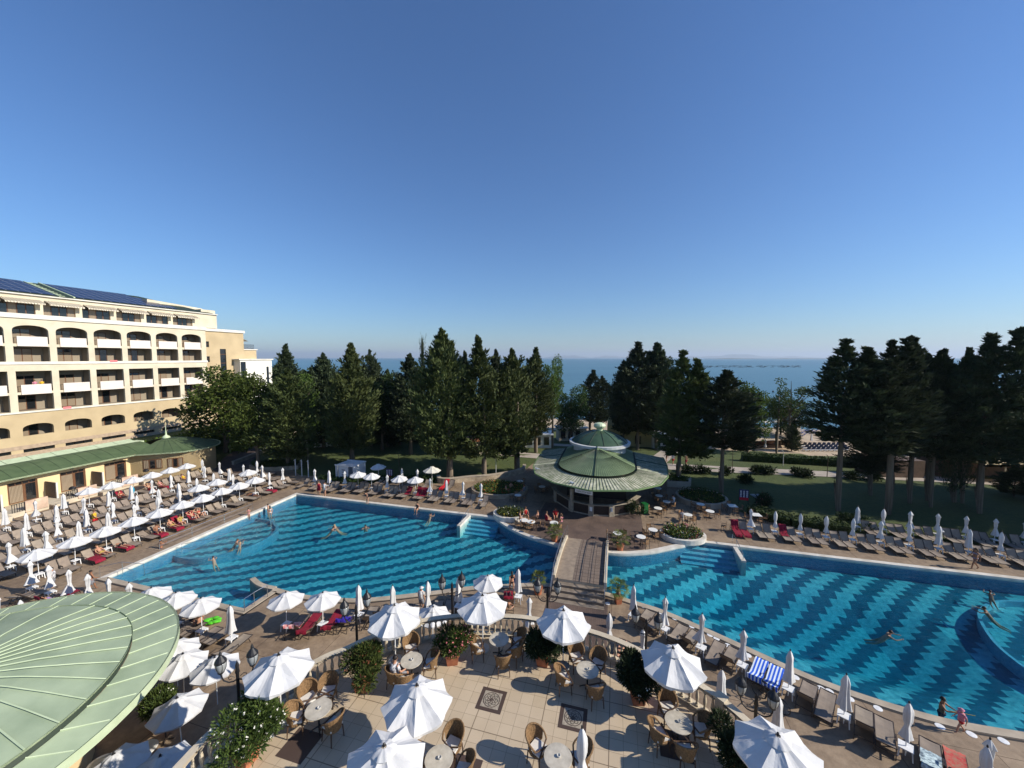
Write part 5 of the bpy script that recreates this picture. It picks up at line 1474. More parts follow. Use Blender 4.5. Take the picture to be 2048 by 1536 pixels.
TL = [
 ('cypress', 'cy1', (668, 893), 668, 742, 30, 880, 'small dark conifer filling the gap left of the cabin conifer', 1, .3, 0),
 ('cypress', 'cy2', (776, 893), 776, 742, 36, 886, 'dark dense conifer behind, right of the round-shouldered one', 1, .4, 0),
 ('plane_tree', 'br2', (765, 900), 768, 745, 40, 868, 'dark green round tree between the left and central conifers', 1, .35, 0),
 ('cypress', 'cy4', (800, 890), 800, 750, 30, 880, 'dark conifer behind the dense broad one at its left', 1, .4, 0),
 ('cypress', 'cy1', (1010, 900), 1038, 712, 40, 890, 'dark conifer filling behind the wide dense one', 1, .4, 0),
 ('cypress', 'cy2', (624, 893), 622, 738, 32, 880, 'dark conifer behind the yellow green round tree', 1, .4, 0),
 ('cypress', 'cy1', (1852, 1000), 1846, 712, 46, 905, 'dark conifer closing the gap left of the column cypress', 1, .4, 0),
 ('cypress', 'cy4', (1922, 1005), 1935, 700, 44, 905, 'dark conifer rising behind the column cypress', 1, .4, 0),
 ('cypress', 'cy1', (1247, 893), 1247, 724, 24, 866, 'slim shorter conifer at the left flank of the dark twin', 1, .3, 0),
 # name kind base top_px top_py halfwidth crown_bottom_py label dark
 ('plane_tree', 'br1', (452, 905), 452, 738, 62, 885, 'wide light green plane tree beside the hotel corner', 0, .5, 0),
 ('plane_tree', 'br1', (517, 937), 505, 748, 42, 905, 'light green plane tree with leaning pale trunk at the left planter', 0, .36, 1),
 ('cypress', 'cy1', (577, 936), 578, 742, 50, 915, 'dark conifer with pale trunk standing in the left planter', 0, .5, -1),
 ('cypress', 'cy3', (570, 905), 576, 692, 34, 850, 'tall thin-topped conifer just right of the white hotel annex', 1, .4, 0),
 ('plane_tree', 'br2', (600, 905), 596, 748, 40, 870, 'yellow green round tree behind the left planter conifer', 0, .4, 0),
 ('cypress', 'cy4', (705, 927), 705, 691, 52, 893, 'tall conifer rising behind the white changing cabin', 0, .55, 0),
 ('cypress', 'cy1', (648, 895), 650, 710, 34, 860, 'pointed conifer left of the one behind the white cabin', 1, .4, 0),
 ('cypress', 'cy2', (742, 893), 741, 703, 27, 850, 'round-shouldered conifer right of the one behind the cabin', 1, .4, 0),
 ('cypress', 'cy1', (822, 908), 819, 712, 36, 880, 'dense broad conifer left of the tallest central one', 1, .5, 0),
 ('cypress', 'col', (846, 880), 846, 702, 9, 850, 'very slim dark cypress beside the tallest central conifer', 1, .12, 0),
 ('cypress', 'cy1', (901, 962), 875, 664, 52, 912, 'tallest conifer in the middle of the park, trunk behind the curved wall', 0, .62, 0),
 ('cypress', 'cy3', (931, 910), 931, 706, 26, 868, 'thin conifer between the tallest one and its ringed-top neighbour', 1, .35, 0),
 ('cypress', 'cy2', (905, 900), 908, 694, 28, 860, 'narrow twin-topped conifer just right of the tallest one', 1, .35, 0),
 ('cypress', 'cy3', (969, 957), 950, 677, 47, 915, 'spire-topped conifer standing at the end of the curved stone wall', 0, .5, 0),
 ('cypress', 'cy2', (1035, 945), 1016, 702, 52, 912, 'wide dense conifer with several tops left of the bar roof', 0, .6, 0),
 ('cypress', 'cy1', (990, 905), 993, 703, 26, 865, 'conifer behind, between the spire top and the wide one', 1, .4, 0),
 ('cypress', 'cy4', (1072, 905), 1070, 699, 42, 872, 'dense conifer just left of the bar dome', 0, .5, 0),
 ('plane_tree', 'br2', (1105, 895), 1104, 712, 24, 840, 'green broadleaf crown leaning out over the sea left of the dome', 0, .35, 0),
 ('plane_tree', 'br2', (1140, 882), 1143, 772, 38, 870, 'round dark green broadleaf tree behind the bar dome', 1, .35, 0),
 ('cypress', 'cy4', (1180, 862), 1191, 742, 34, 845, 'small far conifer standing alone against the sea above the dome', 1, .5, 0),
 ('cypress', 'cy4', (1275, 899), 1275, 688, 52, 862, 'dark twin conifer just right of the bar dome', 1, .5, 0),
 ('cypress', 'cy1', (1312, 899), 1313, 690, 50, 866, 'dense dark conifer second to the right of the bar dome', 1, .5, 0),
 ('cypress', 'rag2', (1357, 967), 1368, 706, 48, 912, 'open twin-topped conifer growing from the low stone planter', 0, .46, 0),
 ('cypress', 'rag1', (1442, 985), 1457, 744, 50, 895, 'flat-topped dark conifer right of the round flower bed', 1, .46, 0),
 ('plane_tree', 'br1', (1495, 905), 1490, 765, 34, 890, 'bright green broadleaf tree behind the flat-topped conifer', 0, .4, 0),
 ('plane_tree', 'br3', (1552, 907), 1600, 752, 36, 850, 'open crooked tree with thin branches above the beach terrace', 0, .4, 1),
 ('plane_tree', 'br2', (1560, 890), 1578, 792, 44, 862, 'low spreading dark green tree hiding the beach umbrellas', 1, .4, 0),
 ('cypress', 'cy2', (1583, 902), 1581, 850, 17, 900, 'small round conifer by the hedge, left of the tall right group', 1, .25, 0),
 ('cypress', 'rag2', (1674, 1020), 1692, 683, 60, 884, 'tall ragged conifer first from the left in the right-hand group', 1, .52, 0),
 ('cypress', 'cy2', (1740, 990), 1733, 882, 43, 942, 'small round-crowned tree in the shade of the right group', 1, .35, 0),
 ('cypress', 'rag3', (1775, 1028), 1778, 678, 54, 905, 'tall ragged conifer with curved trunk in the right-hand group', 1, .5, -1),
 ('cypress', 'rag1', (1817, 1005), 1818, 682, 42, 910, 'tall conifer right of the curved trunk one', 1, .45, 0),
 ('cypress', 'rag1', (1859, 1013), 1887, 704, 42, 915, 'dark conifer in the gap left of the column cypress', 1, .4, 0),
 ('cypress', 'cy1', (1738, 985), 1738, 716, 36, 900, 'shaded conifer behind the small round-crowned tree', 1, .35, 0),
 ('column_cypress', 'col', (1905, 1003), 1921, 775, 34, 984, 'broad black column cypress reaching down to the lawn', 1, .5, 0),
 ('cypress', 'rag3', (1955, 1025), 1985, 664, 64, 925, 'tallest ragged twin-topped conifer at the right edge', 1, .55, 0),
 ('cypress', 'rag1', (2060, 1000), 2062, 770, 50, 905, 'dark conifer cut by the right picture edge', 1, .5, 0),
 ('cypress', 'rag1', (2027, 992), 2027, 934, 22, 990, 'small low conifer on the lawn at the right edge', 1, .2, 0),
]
for (nm, kd, bs, pt_, pyt, hw, pyb, lb, dk, tw, ln) in TL:
    tree(nm, kd, bs, pt_, pyt, hw, pyb, lb, dk, GC if nm == 'cypress' else None, tw, ln)
# trees just outside the frame whose shade falls in it
for i, (u_, v_, h_, r_) in enumerate([(52, 50, 17, 4.2), (58, 44, 16, 4.5), (63, 52, 18, 4.8), (55, 58, 17, 4.4), (47, 53.5, 15, 3.6), (70, 47, 17, 5), (66, 40, 14, 4.2), (76, 41.5, 17, 4.6)]):
    p_ = W(u_, v_); r = empty('cypress', tuple(p_), 0, 'conifer of the park right of the picture, number %s from the pool' % ORD[i], 'tree', GC)
    o = bpy.data.objects.new('trunk', TR_[0]); COL.objects.link(o); o.parent = r; o.scale = (.5, .5, h_ * .6)
    o = bpy.data.objects.new('crown', CROWN[('rag1', 'rag3', 'cy1')[i % 3]][1]); COL.objects.link(o); o.parent = r; o.scale = (r_ / 3, r_ / 3, (h_ - 3.2) / 14); o.location = (0, 0, 3.2)
# far wood on the rise at the left and behind
rnd = random.Random(9)
def wood(name, spots, label=None):
    g = MB(); src = [_b3, _b2]
    for (x, y, z, r_, h_) in spots:
        base = _b3; ca, sa = math.cos(x), math.sin(x); o = len(g.v)
        st_ = rnd.randrange(4)
        fs = base.f[st_::5]
        idx = {}
        for f in fs:
            nf = []
            for i in f:
                if i not in idx:
                    vx, vy, vz_ = base.v[i]; idx[i] = len(g.v); g.v.append((x + (vx * ca - vy * sa) * r_ / 4 * 1.15, y + (vx * sa + vy * ca) * r_ / 4 * 1.15, z + vz_ * h_ / 10))
                nf.append(idx[i])
            g.f.append(tuple(nf)); g.m.append(0)
        g.lathe([(r_ * .7, .5), (r_ * .85, h_ * .35), (r_ * .6, h_ * .7), (r_ * .1, h_ * .9)], 7, (x, y, z))
    return tag(g.build(name, MATS['hedge_leaves']), kind='stuff')
sp_ = []
for i in range(330):
    px = rnd.uniform(480, 760); y = rnd.uniform(120, 330); x = (px - 1024) / FPX * y
    k_ = max(0, (760 - px) / 280); z = terrain(x, y)
    if z < -3.5: continue
    h_ = rnd.uniform(7, 11)
    lim = ZAT(706 + (px - 530) * .055 + rnd.uniform(-1, 4), y)
    h_ = min(h_, lim - z)
    if h_ > 3: sp_.append((x, y, z, rnd.uniform(3.2, 5.5), h_))
wood('far_wood', sp_)
sp_ = []
for i in range(120):
    px = rnd.uniform(620, 1080); y = rnd.uniform(74, 105); x = (px - 1024) / FPX * y; z = terrain(x, y)
    sp_.append((x, y, z, rnd.uniform(1.8, 3.2), rnd.uniform(3.5, 6.5) if px < 1000 else rnd.uniform(2, 3.5)))
wood('park_undergrowth', sp_)
sp_ = []
for i in range(70):
    px = rnd.uniform(1850, 2130); y = rnd.uniform(62, 90); x = (px - 1024) / FPX * y; z = terrain(x, y)
    sp_.append((x, y, z, rnd.uniform(2.0, 3.2), rnd.uniform(3.5, 6)))
wood('shore_thicket', sp_)

# hedges and shrubs
def hedge(name, pts, wd, ht, label, mat, dens=60, size=.2, group=None, cat='hedge'):
    rnd = random.Random(len(pts) + int(ht * 100)); g = MB()
    for i in range(len(pts) - 1):
        a, b_ = Vector((*pts[i], 0)), Vector((*pts[i + 1], 0)); L = (b_ - a).length; d = (b_ - a) / L; s = Vector((-d.y, d.x, 0))
        for q in range(int(L * dens * (wd + ht))):
            t_ = rnd.random() * L; sx = rnd.uniform(-.5, .5) * wd; z = rnd.random() * ht
            if rnd.random() < .5: sx = math.copysign(wd / 2, sx) * rnd.uniform(.85, 1.05)
            elif rnd.random() < .6: z = ht * rnd.uniform(.9, 1.04)
            p_ = a + d * t_ + s * sx; p_.z = terrain(p_.x, p_.y) + z
            quad(g, p_, Vector((rnd.gauss(0, 1), rnd.gauss(0, 1), rnd.gauss(.3, .8))), size * rnd.uniform(.6, 1.2), size * rnd.uniform(.7, 1.4), rnd)
        m_ = (a + b_) / 2; m_.z = terrain(m_.x, m_.y) + ht * .42; g.box(tuple(m_), (L, wd * .75, ht * .8), math.atan2(d.y, d.x))
    return tag(g.build(name, mat), label, cat, group)
hp = [tuple(P(*q, -.2)[:2]) for q in [(1484, 917), (1560, 921), (1640, 925), (1720, 931), (1800, 938), (1870, 944)]]
hedge('hedge', hp, 1.3, 1.25, 'long clipped dark hedge on the grass strip beyond the park road', HEDGE, 50, .24)
hp = [tuple(P(*q, 0)[:2]) for q in [(1500, 1026), (1540, 1040), (1580, 1050), (1640, 1058), (1700, 1066)]]
hedge('hedge', hp, 1.5, .9, 'low dark hedge behind the right lounger row', HEDGE, 60, .2)
hp = [tuple(P(*q, 0)[:2]) for q in [(640, 962), (700, 966), (770, 963), (830, 962), (868, 963)]]
hedge('hedge', hp, 1.1, .7, 'low dark hedge behind the far lounger row', HEDGE, 60, .2)
hp = [w2(-69.5, 20 + q * 4) for q in range(0, 12)]
hedge('hedge', hp, 1.2, 3.2, 'green bank of shrubs between the bungalow roof and the hotel', BRD, 30, .3)
hp = [w2(-70, 62), w2(-67, 56), w2(-64, 51)]
hedge('hedge', hp, 2.0, 1.6, 'bushes below the hotel corner behind the round roof end', BRD, 40, .28)
hp = [w2(-64, 49), w2(-62, 55), w2(-64, 62)]
def shrub(key, seed, n_, rx, rz, mat, fl=None, nf=0, size=.13, name='shrub', cat='shrub'):
    rnd = random.Random(seed); g = MB()
    lumps = [(Vector((rnd.gauss(0, .42) * rx, rnd.gauss(0, .42) * rx, rz * rnd.uniform(.35, 1.25))), rx * rnd.uniform(.4, .65)) for _ in range(11)]
    for i in range(n_):
        c_, r_ = lumps[rnd.randrange(11)]; d = Vector((rnd.gauss(0, 1), rnd.gauss(0, 1), rnd.gauss(.2, .9))).normalized()
        p_ = c_ + d * r_ * rnd.random() ** .4
        quad(g, p_, d + Vector((rnd.gauss(0, .5), rnd.gauss(0, .5), rnd.gauss(.3, .5))), size * .32 * rnd.uniform(.7, 1.2), size * rnd.uniform(.8, 1.5), rnd, 0)
    for i in range(nf):
        c_, r_ = lumps[rnd.randrange(11)]; d = Vector((rnd.gauss(0, 1), rnd.gauss(0, 1), rnd.gauss(0, .9))).normalized(); p_ = c_ + d * r_ * 1.04
        for q in range(4): quad(g, p_ + Vector((rnd.gauss(0, .02), rnd.gauss(0, .02), rnd.gauss(0, .02))), Vector((rnd.gauss(0, 1), rnd.gauss(0, 1), rnd.gauss(.4, 1))), .055, .06, rnd, 1)
    return g
PINKF = M('pink_blossom', (.62, .20, .20), .8, (.5, .12, .14), scale=8); WHITEF = M('white_blossom', (.72, .70, .62), .8, noise=False); YELF = M('yellow_blossom', (.6, .42, .05), .8, noise=False)
def potted(px, py, cx, cy, hw, hh, label, mat, fl, nf, seed, zb=TZ):
    p_ = P(px, py, zb); r = empty('potted_oleander', tuple(p_), UANG + .2 * (seed % 3), label, 'potted shrub')
    g = MB(); g.add([(-.21, -.21, 0), (.21, -.21, 0), (.21, .21, 0), (-.21, .21, 0), (-.27, -.27, .44), (.27, -.27, .44), (.27, .27, .44), (-.27, .27, .44)], [(3, 2, 1, 0), (0, 1, 5, 4), (1, 2, 6, 5), (2, 3, 7, 6), (3, 0, 4, 7), (4, 5, 6, 7)])
    g.box((0, 0, .46), (.60, .60, .07)); pot = g.build('pot', TERRA, r)
    rad = hw / FPX * p_.y * .82; zc = ZAT(cy, p_.y) - zb; rz_ = hh / FPX * p_.y * .62
    g = shrub('x', seed, 7000, rad, rz_, mat, fl, nf, .145); 
    o = g.build('foliage', [mat, fl or WHITEF], r); o.location = (0, 0, max(.5, zc - rz_ * .8))
    g = MB(); rnd = random.Random(seed)
    for q in range(7):
        a = rnd.random() * 6.28; g.tube([(0, 0, .4), (.12 * math.cos(a), .12 * math.sin(a), .8), (.4 * rad * math.cos(a), .4 * rad * math.sin(a), zc)], [.02, .016, .008], 4)
    g.build('stem', BARK, r)
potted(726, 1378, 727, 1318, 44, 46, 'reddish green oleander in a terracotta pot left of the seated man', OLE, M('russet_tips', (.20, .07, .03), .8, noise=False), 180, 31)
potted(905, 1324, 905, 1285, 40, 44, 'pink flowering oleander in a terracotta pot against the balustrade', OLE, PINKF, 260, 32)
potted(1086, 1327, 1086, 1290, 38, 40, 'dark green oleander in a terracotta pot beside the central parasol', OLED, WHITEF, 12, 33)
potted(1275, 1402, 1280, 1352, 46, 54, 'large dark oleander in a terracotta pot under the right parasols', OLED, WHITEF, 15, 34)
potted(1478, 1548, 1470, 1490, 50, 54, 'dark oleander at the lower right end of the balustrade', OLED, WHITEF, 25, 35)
potted(494, 1525, 500, 1462, 66, 62, 'white flowering oleander in a pot at the lower left of the terrace', OLE, WHITEF, 150, 36)
potted(318, 1455, 318, 1405, 42, 40, 'white flecked oleander on the deck between copper roof and parasols', OLE, WHITEF, 60, 37, 0.0)
# fan palms in pots
def palm(px, py, ptop, hw, label, seed, brown=False):
    p_ = P(px, py, 0); rnd = random.Random(seed); r = empty('potted_palm', tuple(p_), rnd.random(), label, 'potted palm', 'fan palms in pots at the ends of the bridge')
    ht = ZAT(ptop, p_.y); rad = hw / FPX * p_.y
    g = MB(); g.lathe([(.24, 0), (.32, .45), (.35, .46), (.35, .54), (.28, .52)], 4 if brown else 14); g.build('pot', TERRA, r)
    g = MB(); zt = ht * .52; g.lathe([(.12, .45), (.15, .7), (.13, zt * .9), (.10, zt)], 10, fold=lambda a, i: 1 + .12 * math.sin(a * 5 + i)); g.build('trunk', BARK, r)
    g = MB()
    for k_ in range(22):
        a = k_ * 2.4; el = 1.35 - (k_ / 22) * 1.9 + rnd.uniform(-.1, .1); L = rad * .52 * rnd.uniform(.85, 1.15)
        d = Vector((math.cos(a) * math.cos(el), math.sin(a) * math.cos(el), math.sin(el))); o = Vector((0, 0, zt)); c_ = o + d * L
        g.tube([o, c_], .012, 3)
        s = d.cross(Vector((0, 0, 1))); s = s.normalized() if s.length > .01 else Vector((1, 0, 0)); up = s.cross(d)
        for q in range(13):
            f_ = -1.25 + 2.5 * q / 12; dd = d * math.cos(f_) + s * math.sin(f_); tip = c_ + dd * rad * .55 * (1 - .15 * abs(f_)) - Vector((0, 0, .12 * rad * (1 + abs(f_)))) + up * .02
            w_ = (d * -math.sin(f_) + s * math.cos(f_))* .017
            g.add([c_, c_ + dd * rad * .25 + w_, tip, c_ + dd * rad * .25 - w_], [(0, 1, 2, 3)])
    g.build('fronds', PALMM, r)
palm(1076, 1187, 1128, 20, 'bushy potted fan palm at the near left end of the bridge', 1)
palm(1236, 1206, 1150, 27, 'tall potted fan palm at the near right end of the bridge', 2, True)
palm(1240, 1100, 1056, 23, 'potted fan palm at the far right end of the bridge', 3)
palm(1109, 1083, 1042, 20, 'potted fan palm at the far left end of the bridge', 4, True)
# round and curved planters
def planter(name, outl, ht, label, flowers, dens=34, seed=1, wdt=.32, mat=COPE, fsize=.22, fh=.45):
    r = empty(name, (0, 0, 0), 0, label, 'planter')
    ar = sum(outl[i][0] * outl[(i + 1) % len(outl)][1] - outl[(i + 1) % len(outl)][0] * outl[i][1] for i in range(len(outl)))
    if ar < 0: outl = outl[::-1]
    inn = offset(outl, -wdt)
    g = MB(); g.prism(outl, 0.002, ht, [inn]); g.build('kerb', mat, r)
    g = MB(); g.poly(inn, ht - .1); g.build('soil', SOIL, r)
    rnd = random.Random(seed); g = MB(); xs_ = [p_[0] for p_ in inn]; ys_ = [p_[1] for p_ in inn]
    A_ = (max(xs_) - min(xs_)) * (max(ys_) - min(ys_)); cl = [(rnd.uniform(min(xs_), max(xs_)), rnd.uniform(min(ys_), max(ys_)), rnd.uniform(.3, 1)) for _ in range(40)]
    for i in range(int(A_ * dens * 6)):
        x, y = rnd.uniform(min(xs_), max(xs_)), rnd.uniform(min(ys_), max(ys_))
        if not inpoly(x, y, inn): continue
        hh_ = fh * (.35 + .65 * max(0, max(c_[2] * math.exp(-((x - c_[0]) ** 2 + (y - c_[1]) ** 2) / .35) for c_ in cl)))
        p_ = Vector((x, y, ht - .08 + hh_ * rnd.random())); mi = 0 if rnd.random() > flowers[0] else rnd.randrange(1, 1 + len(flowers[1]))
        quad(g, p_, Vector((rnd.gauss(0, 1), rnd.gauss(0, 1), rnd.gauss(.6, .7))), fsize * .5, fsize * (.45 if mi else 1), rnd, mi)
    o = g.build('flowers', [OLE] + flowers[1], r); o['kind'] = 'stuff'
    return r
def wc(q): return tuple(W(*q)[:2])
planter('flower_bed', [wc(p_) for p_ in circ(-13.6, 44.0, 3.5, 36, ry=2.7, rot=.25)], .5, 'large oval flower bed in deep shade left of the pool bar', (.22, [YELF, REDT]), 30, 2, mat=WALLST)
planter('flower_bed', [wc(p_) for p_ in circ(-10.4, 37.15, 1.75, 30, ry=1.5)], .42, 'small round flower bed on the pool edge beside the left steps', (.10, [WHITEF, YELF]), 34, 3)
planter('flower_bed', [wc(p_) for p_ in circ(9.8, 47.3, 2.75, 36, ry=2.6)], .55, 'round flower bed in shade beyond the bar tables', (.08, [PINKF, YELF]), 26, 4, mat=COPE2)
bd = planter('flower_bed', [wc(p_) for p_ in circ(6.2, 36.85, 2.0, 34, ry=1.55, rot=.15)], .42, 'oval sunlit flower bed by the pool edge right of the bar', (.30, [YELF, PINKF, WHITEF]), 40, 5, fsize=.26, fh=.6)
planter('tree_planter', [w2(-52.6, 43.4), w2(-50.5, 42.4), w2(-47.6, 43.4), w2(-45.2, 45), w2(-46.5, 47.2), w2(-52, 46.5)], .55, 'low stone planter holding the two left pale trunk trees', (.04, [YELF]), 26, 6, mat=WALLST)
planter('tree_planter', [w2(6.6, 51.2), w2(9.4, 51.4), w2(9.8, 53.4), w2(8.4, 54.6), w2(6.4, 53.8)], .75, 'low angular stone planter around the open twin-topped conifer', (.05, [WHITEF]), 30, 7, mat=COPE2)
# curved retaining walls of the lawn
def lowwall(pts, wd, ht, label, mat=WALLST):
    p_ = smooth_curve(pts, 4); A = offset(p_, -wd / 2, False); B_ = offset(p_, wd / 2, False); g = MB()
    q = A + B_[::-1]; ar = sum(q[i][0] * q[(i + 1) % len(q)][1] - q[(i + 1) % len(q)][0] * q[i][1] for i in range(len(q)))
    if ar < 0: q = q[::-1]
    g.prism(q, 0, ht); o = tag(g.build('garden_wall', mat), label, 'wall')
    g = MB(); A = offset(p_, -wd / 2 - .04, False); B_ = offset(p_, wd / 2 + .04, False); q = A + B_[::-1]
    ar = sum(q[i][0] * q[(i + 1) % len(q)][1] - q[(i + 1) % len(q)][0] * q[i][1] for i in range(len(q)))
    if ar < 0: q = q[::-1]
    g.prism(q, ht + .001, ht + .09, bottom=True); g.build('wall_cap', COPE2, o)
lowwall([w2(-22.9, 46.0), w2(-22.2, 45.0), w2(-20.8, 45.2), w2(-18.5, 46.8), w2(-16.4, 47.9), w2(-14.0, 50.2), w2(-12.7, 52.4), w2(-12.9, 54.2)], .4, .62, 'curved cream stone wall holding the lawn left of the bar')
lowwall([w2(-56.7, 44.2), w2(-58.5, 50), w2(-61.5, 56), w2(-66, 62), w2(-70, 70)], .35, .5, 'pale garden wall along the brick path to the hotel', COPE2)
# lawn rising behind the curved wall
for i, (px, py, label) in enumerate([(1375, 945, 'spiky red leaved shrub at the road edge, nearest the open conifer'), (1405, 947, 'spiky red leaved shrub at the road edge behind the planter'), (1448, 948, 'spiky dark shrub at the road edge beside the flat-topped conifer trunk'), (1513, 946, 'dark shrub clump at the road edge left of the path lamp'), (1535, 948, 'low rounded shrub second from the left of the lower road edge group'), (1595, 951, 'wide dark shrub clump at the road edge'), (1610, 953, 'small dark shrub right of the wide clump at the road edge'), (1490, 965, 'dark spiky shrub alone on the sunlit lawn'), (1700, 957, 'low shrub at the road edge behind the leftmost right-hand trunk'), (1745, 960, 'low shrub at the road edge between the right-hand trunks')]):
    p_ = P(px, py); g = shrub('x', 50 + i, 500, .75, .5, OLED, size=.42); o = g.build('shrub', [OLED, PINKF]); o.location = p_; tag(o, label, 'shrub', 'shrubs along the park road')
for i, (px, py, label) in enumerate([(1525, 1010, 'shaded shrub behind the menu board by the bar terrace'), (1700, 1052, 'dark shrub behind the middle of the right lounger row')]):
    p_ = P(px, py); g = shrub('x', 70 + i, 1100, .9, .6, OLED, size=.3, nf=60 if i == 0 else 0, fl=PINKF); o = g.build('shrub', [OLED, PINKF]); o.location = p_; tag(o, label, 'shrub')
p_ = P(1262, 1028); g = shrub('x', 80, 1500, .85, .7, OLED, size=.24); o = g.build('shrub', [OLED, PINKF]); o.location = p_; tag(o, 'leafy green bush against the sunlit end of the bar counter', 'shrub')
# ------------------------------------------------------------------ left deck rows of loungers
rnd = random.Random(12)
CL = ['c1', 'c2', 'c3', 'c4']
OCC = {}
def closed(loc, label, group=None, key=None):
    return place(key or rnd.choice(CL), loc, rnd.random() * 6.28, label, group)
def openu(loc, label, group=None, key=None):
    o = place(key or rnd.choice(['u_deck', 'u_deck2']), loc, rnd.random() * .8, label, group); o.rotation_euler = (rnd.uniform(-.03, .03), rnd.uniform(-.03, .03), o.rotation_euler[2]); return o
ROWN = {1: 'row nearest the bungalow', 2: 'second row from the bungalow', 3: 'middle row', 4: 'fourth row from the bungalow', 5: 'row nearest the pool'}
towel_spots = []
def lrow(row, u0, v0, pitch, ks, openk, skip=()):
    n_ = 0
    for k_ in ks:
        v_ = v0 + pitch * k_; n_ += 1; loc = W(u0, v_, 0)
        if k_ in openk: openu(loc, f'open white parasol, {ORD[n_-1]} from the near end, left deck {ROWN[row]}', 'open parasols on the left deck')
        else: closed(loc, f'folded white parasol, {ORD[n_-1]} from the near end, left deck {ROWN[row]}', 'folded parasols on the left deck')
        t_ = place('side_table', loc + Vector((0, 0, 0)), UANG + rnd.uniform(-.15, .15), f'white side table, {ORD[n_-1]} from the near end, left deck {ROWN[row]}', 'side tables on the left deck')
        for q, dv in enumerate((.66, 1.31)):
            if (k_, q) in skip: continue
            key = rnd.choices(['lounger_mid', 'lounger_up', 'lounger_low', 'lounger_flat'], [7, 3, 2, 1])[0]
            L = W(u0 + .55 + rnd.uniform(-.1, .1), v_ + dv + rnd.uniform(-.04, .04), 0); a = UANG + rnd.uniform(-.06, .06)
            place(key, L, a, f'taupe lounger, {ORD[min(29, (n_-1)*2+q)]} from the near end, left deck {ROWN[row]}', 'taupe loungers on the left deck')
            OCC[(row, k_, q)] = (L, a, key)
lrow(1, -55.5, 21.1, 1.98, range(-2, 10), (3, 4, 5, 6, 7, 8), ((9, 1),))
lrow(2, -51.9, 22.9, 1.96, range(-3, 9), ())
lrow(3, -47.6, 19.0, 1.95, range(-2, 12), ())
lrow(4, -44.9, 17.1, 1.98, range(-2, 12), (7, 8, 10))
lrow(5, -41.3, 17.05, 1.965, range(0, 12), tuple(range(0, 10)), ((11, 1),))
def towel(L, a, key, mat, label, part='both', group=None):
    # a towel that follows the lounger's seat and back
    back = {'lounger_mid': 48, 'lounger_up': 62, 'lounger_low': 24, 'lounger_flat': 3}[key]; ca, sa = math.cos(R(back)), math.sin(R(back))
    g = MB(); h = .355; pts = [(-.22 - .82 * ca, h + .82 * sa - .22), (-.23 - .82 * ca, h + .80 * sa + .03), (-.22 - .78 * ca, h + .78 * sa + .03), (-.22 - .4 * ca, h + .4 * sa), (-.2, h), (.3, h + .01), (.9, h + .01), (1.1, h), (1.12, h - .2)]
    if part == 'seat': pts = pts[4:]
    if part == 'back': pts = pts[:6]
    rr = random.Random(int(L.x * 100)); n_ = 9; vs = []
    for i, (x, z) in enumerate(pts):
        for j in range(n_):
            y = -.31 + .62 * j / (n_ - 1); vs.append((x + rr.uniform(-.03, .03), y + rr.uniform(-.02, .02), z + rr.uniform(0, .03) + .006))
    g.add(vs, [(i * n_ + j, (i + 1) * n_ + j, (i + 1) * n_ + j + 1, i * n_ + j + 1) for i in range(len(pts) - 1) for j in range(n_ - 1)])
    o = g.build('towel', mat, None, True); o.location = L; o.rotation_euler = (0, 0, a); tag(o, label, 'towel', group)
# near-left row along the pool's near edge
PR = "row at the left basin's near edge"
us = [-39.3, -37.3, -35.2, -33.3, -31.3, -29.4, -27.4, -25.4, -23.4, -21.1]
for i, u_ in enumerate(us):
    loc = W(u_, 15.85)
    if i in (6, 7, 8): openu(loc, f'open white parasol, {ORD[i]} from the left, {PR}', 'open parasols beside the copper roof', 'u_deck')
    else: closed(loc, f'folded white parasol, {ORD[i]} from the left, {PR}', 'folded parasols near the left basin corner')
    place('side_table', loc, UANG, f'white side table, {ORD[i]} from the left, {PR}')
    for q, du in enumerate((.65, 1.3)):
        if i == 9 and q == 1: continue
        L = W(u_ + du, 15.4 + rnd.uniform(-.1, .1)); a = UANG + PI / 2 + rnd.uniform(-.1, .1); key = rnd.choice(['lounger_mid', 'lounger_low', 'lounger_mid'])
        place(key, L, a, f'taupe lounger, {ORD[i*2+q]} from the left, {PR}', 'taupe loungers near the left basin'); OCC[(6, i, q)] = (L, a, key)
for i, (u_, v_) in enumerate([(-33.5, 13.0), (-37.5, 12.8), (-35.5, 12.9), (-31.5, 12.9)]):
    closed(W(u_, v_), f'folded white parasol in the second row above the copper roof edge, {ORD[i]} one', 'folded parasols near the left basin corner')
    L = W(u_ + .8, v_ - .2); place('lounger_mid', L, UANG + PI / 2, f'taupe lounger in the second row above the copper roof edge, {ORD[i]} one')
for i, (px, py, lb) in enumerate([(363, 1309, 'open white parasol touching the copper roof edge, left one of a pair'), (430, 1317, 'open white parasol behind the left twin lantern lamp'), (358, 1396, 'open white parasol striped by balustrade shade beside the copper roof'), (224, 1513, 'white parasol partly under the copper roof at the bottom edge'), (350, 1285, 'open white parasol peeping out above the right rim of the copper roof'), (322, 1512, 'large white parasol at the bottom edge next to the balustrade')]):
    p_ = P(px, py, 2.3); openu(Vector((p_.x, p_.y, 0)), lb, 'open parasols beside the copper roof', 'u_deck2')
for i, (px, py, rz_) in enumerate([(330, 1450, .3), (200, 1530, 1.0), (290, 1500, 2.0)]):
    p_ = P(px, py, .7); place('bistro_table', Vector((p_.x, p_.y, 0)), 0, 'round table in deep shade under the copper roof edge, %s one' % ORD[i])
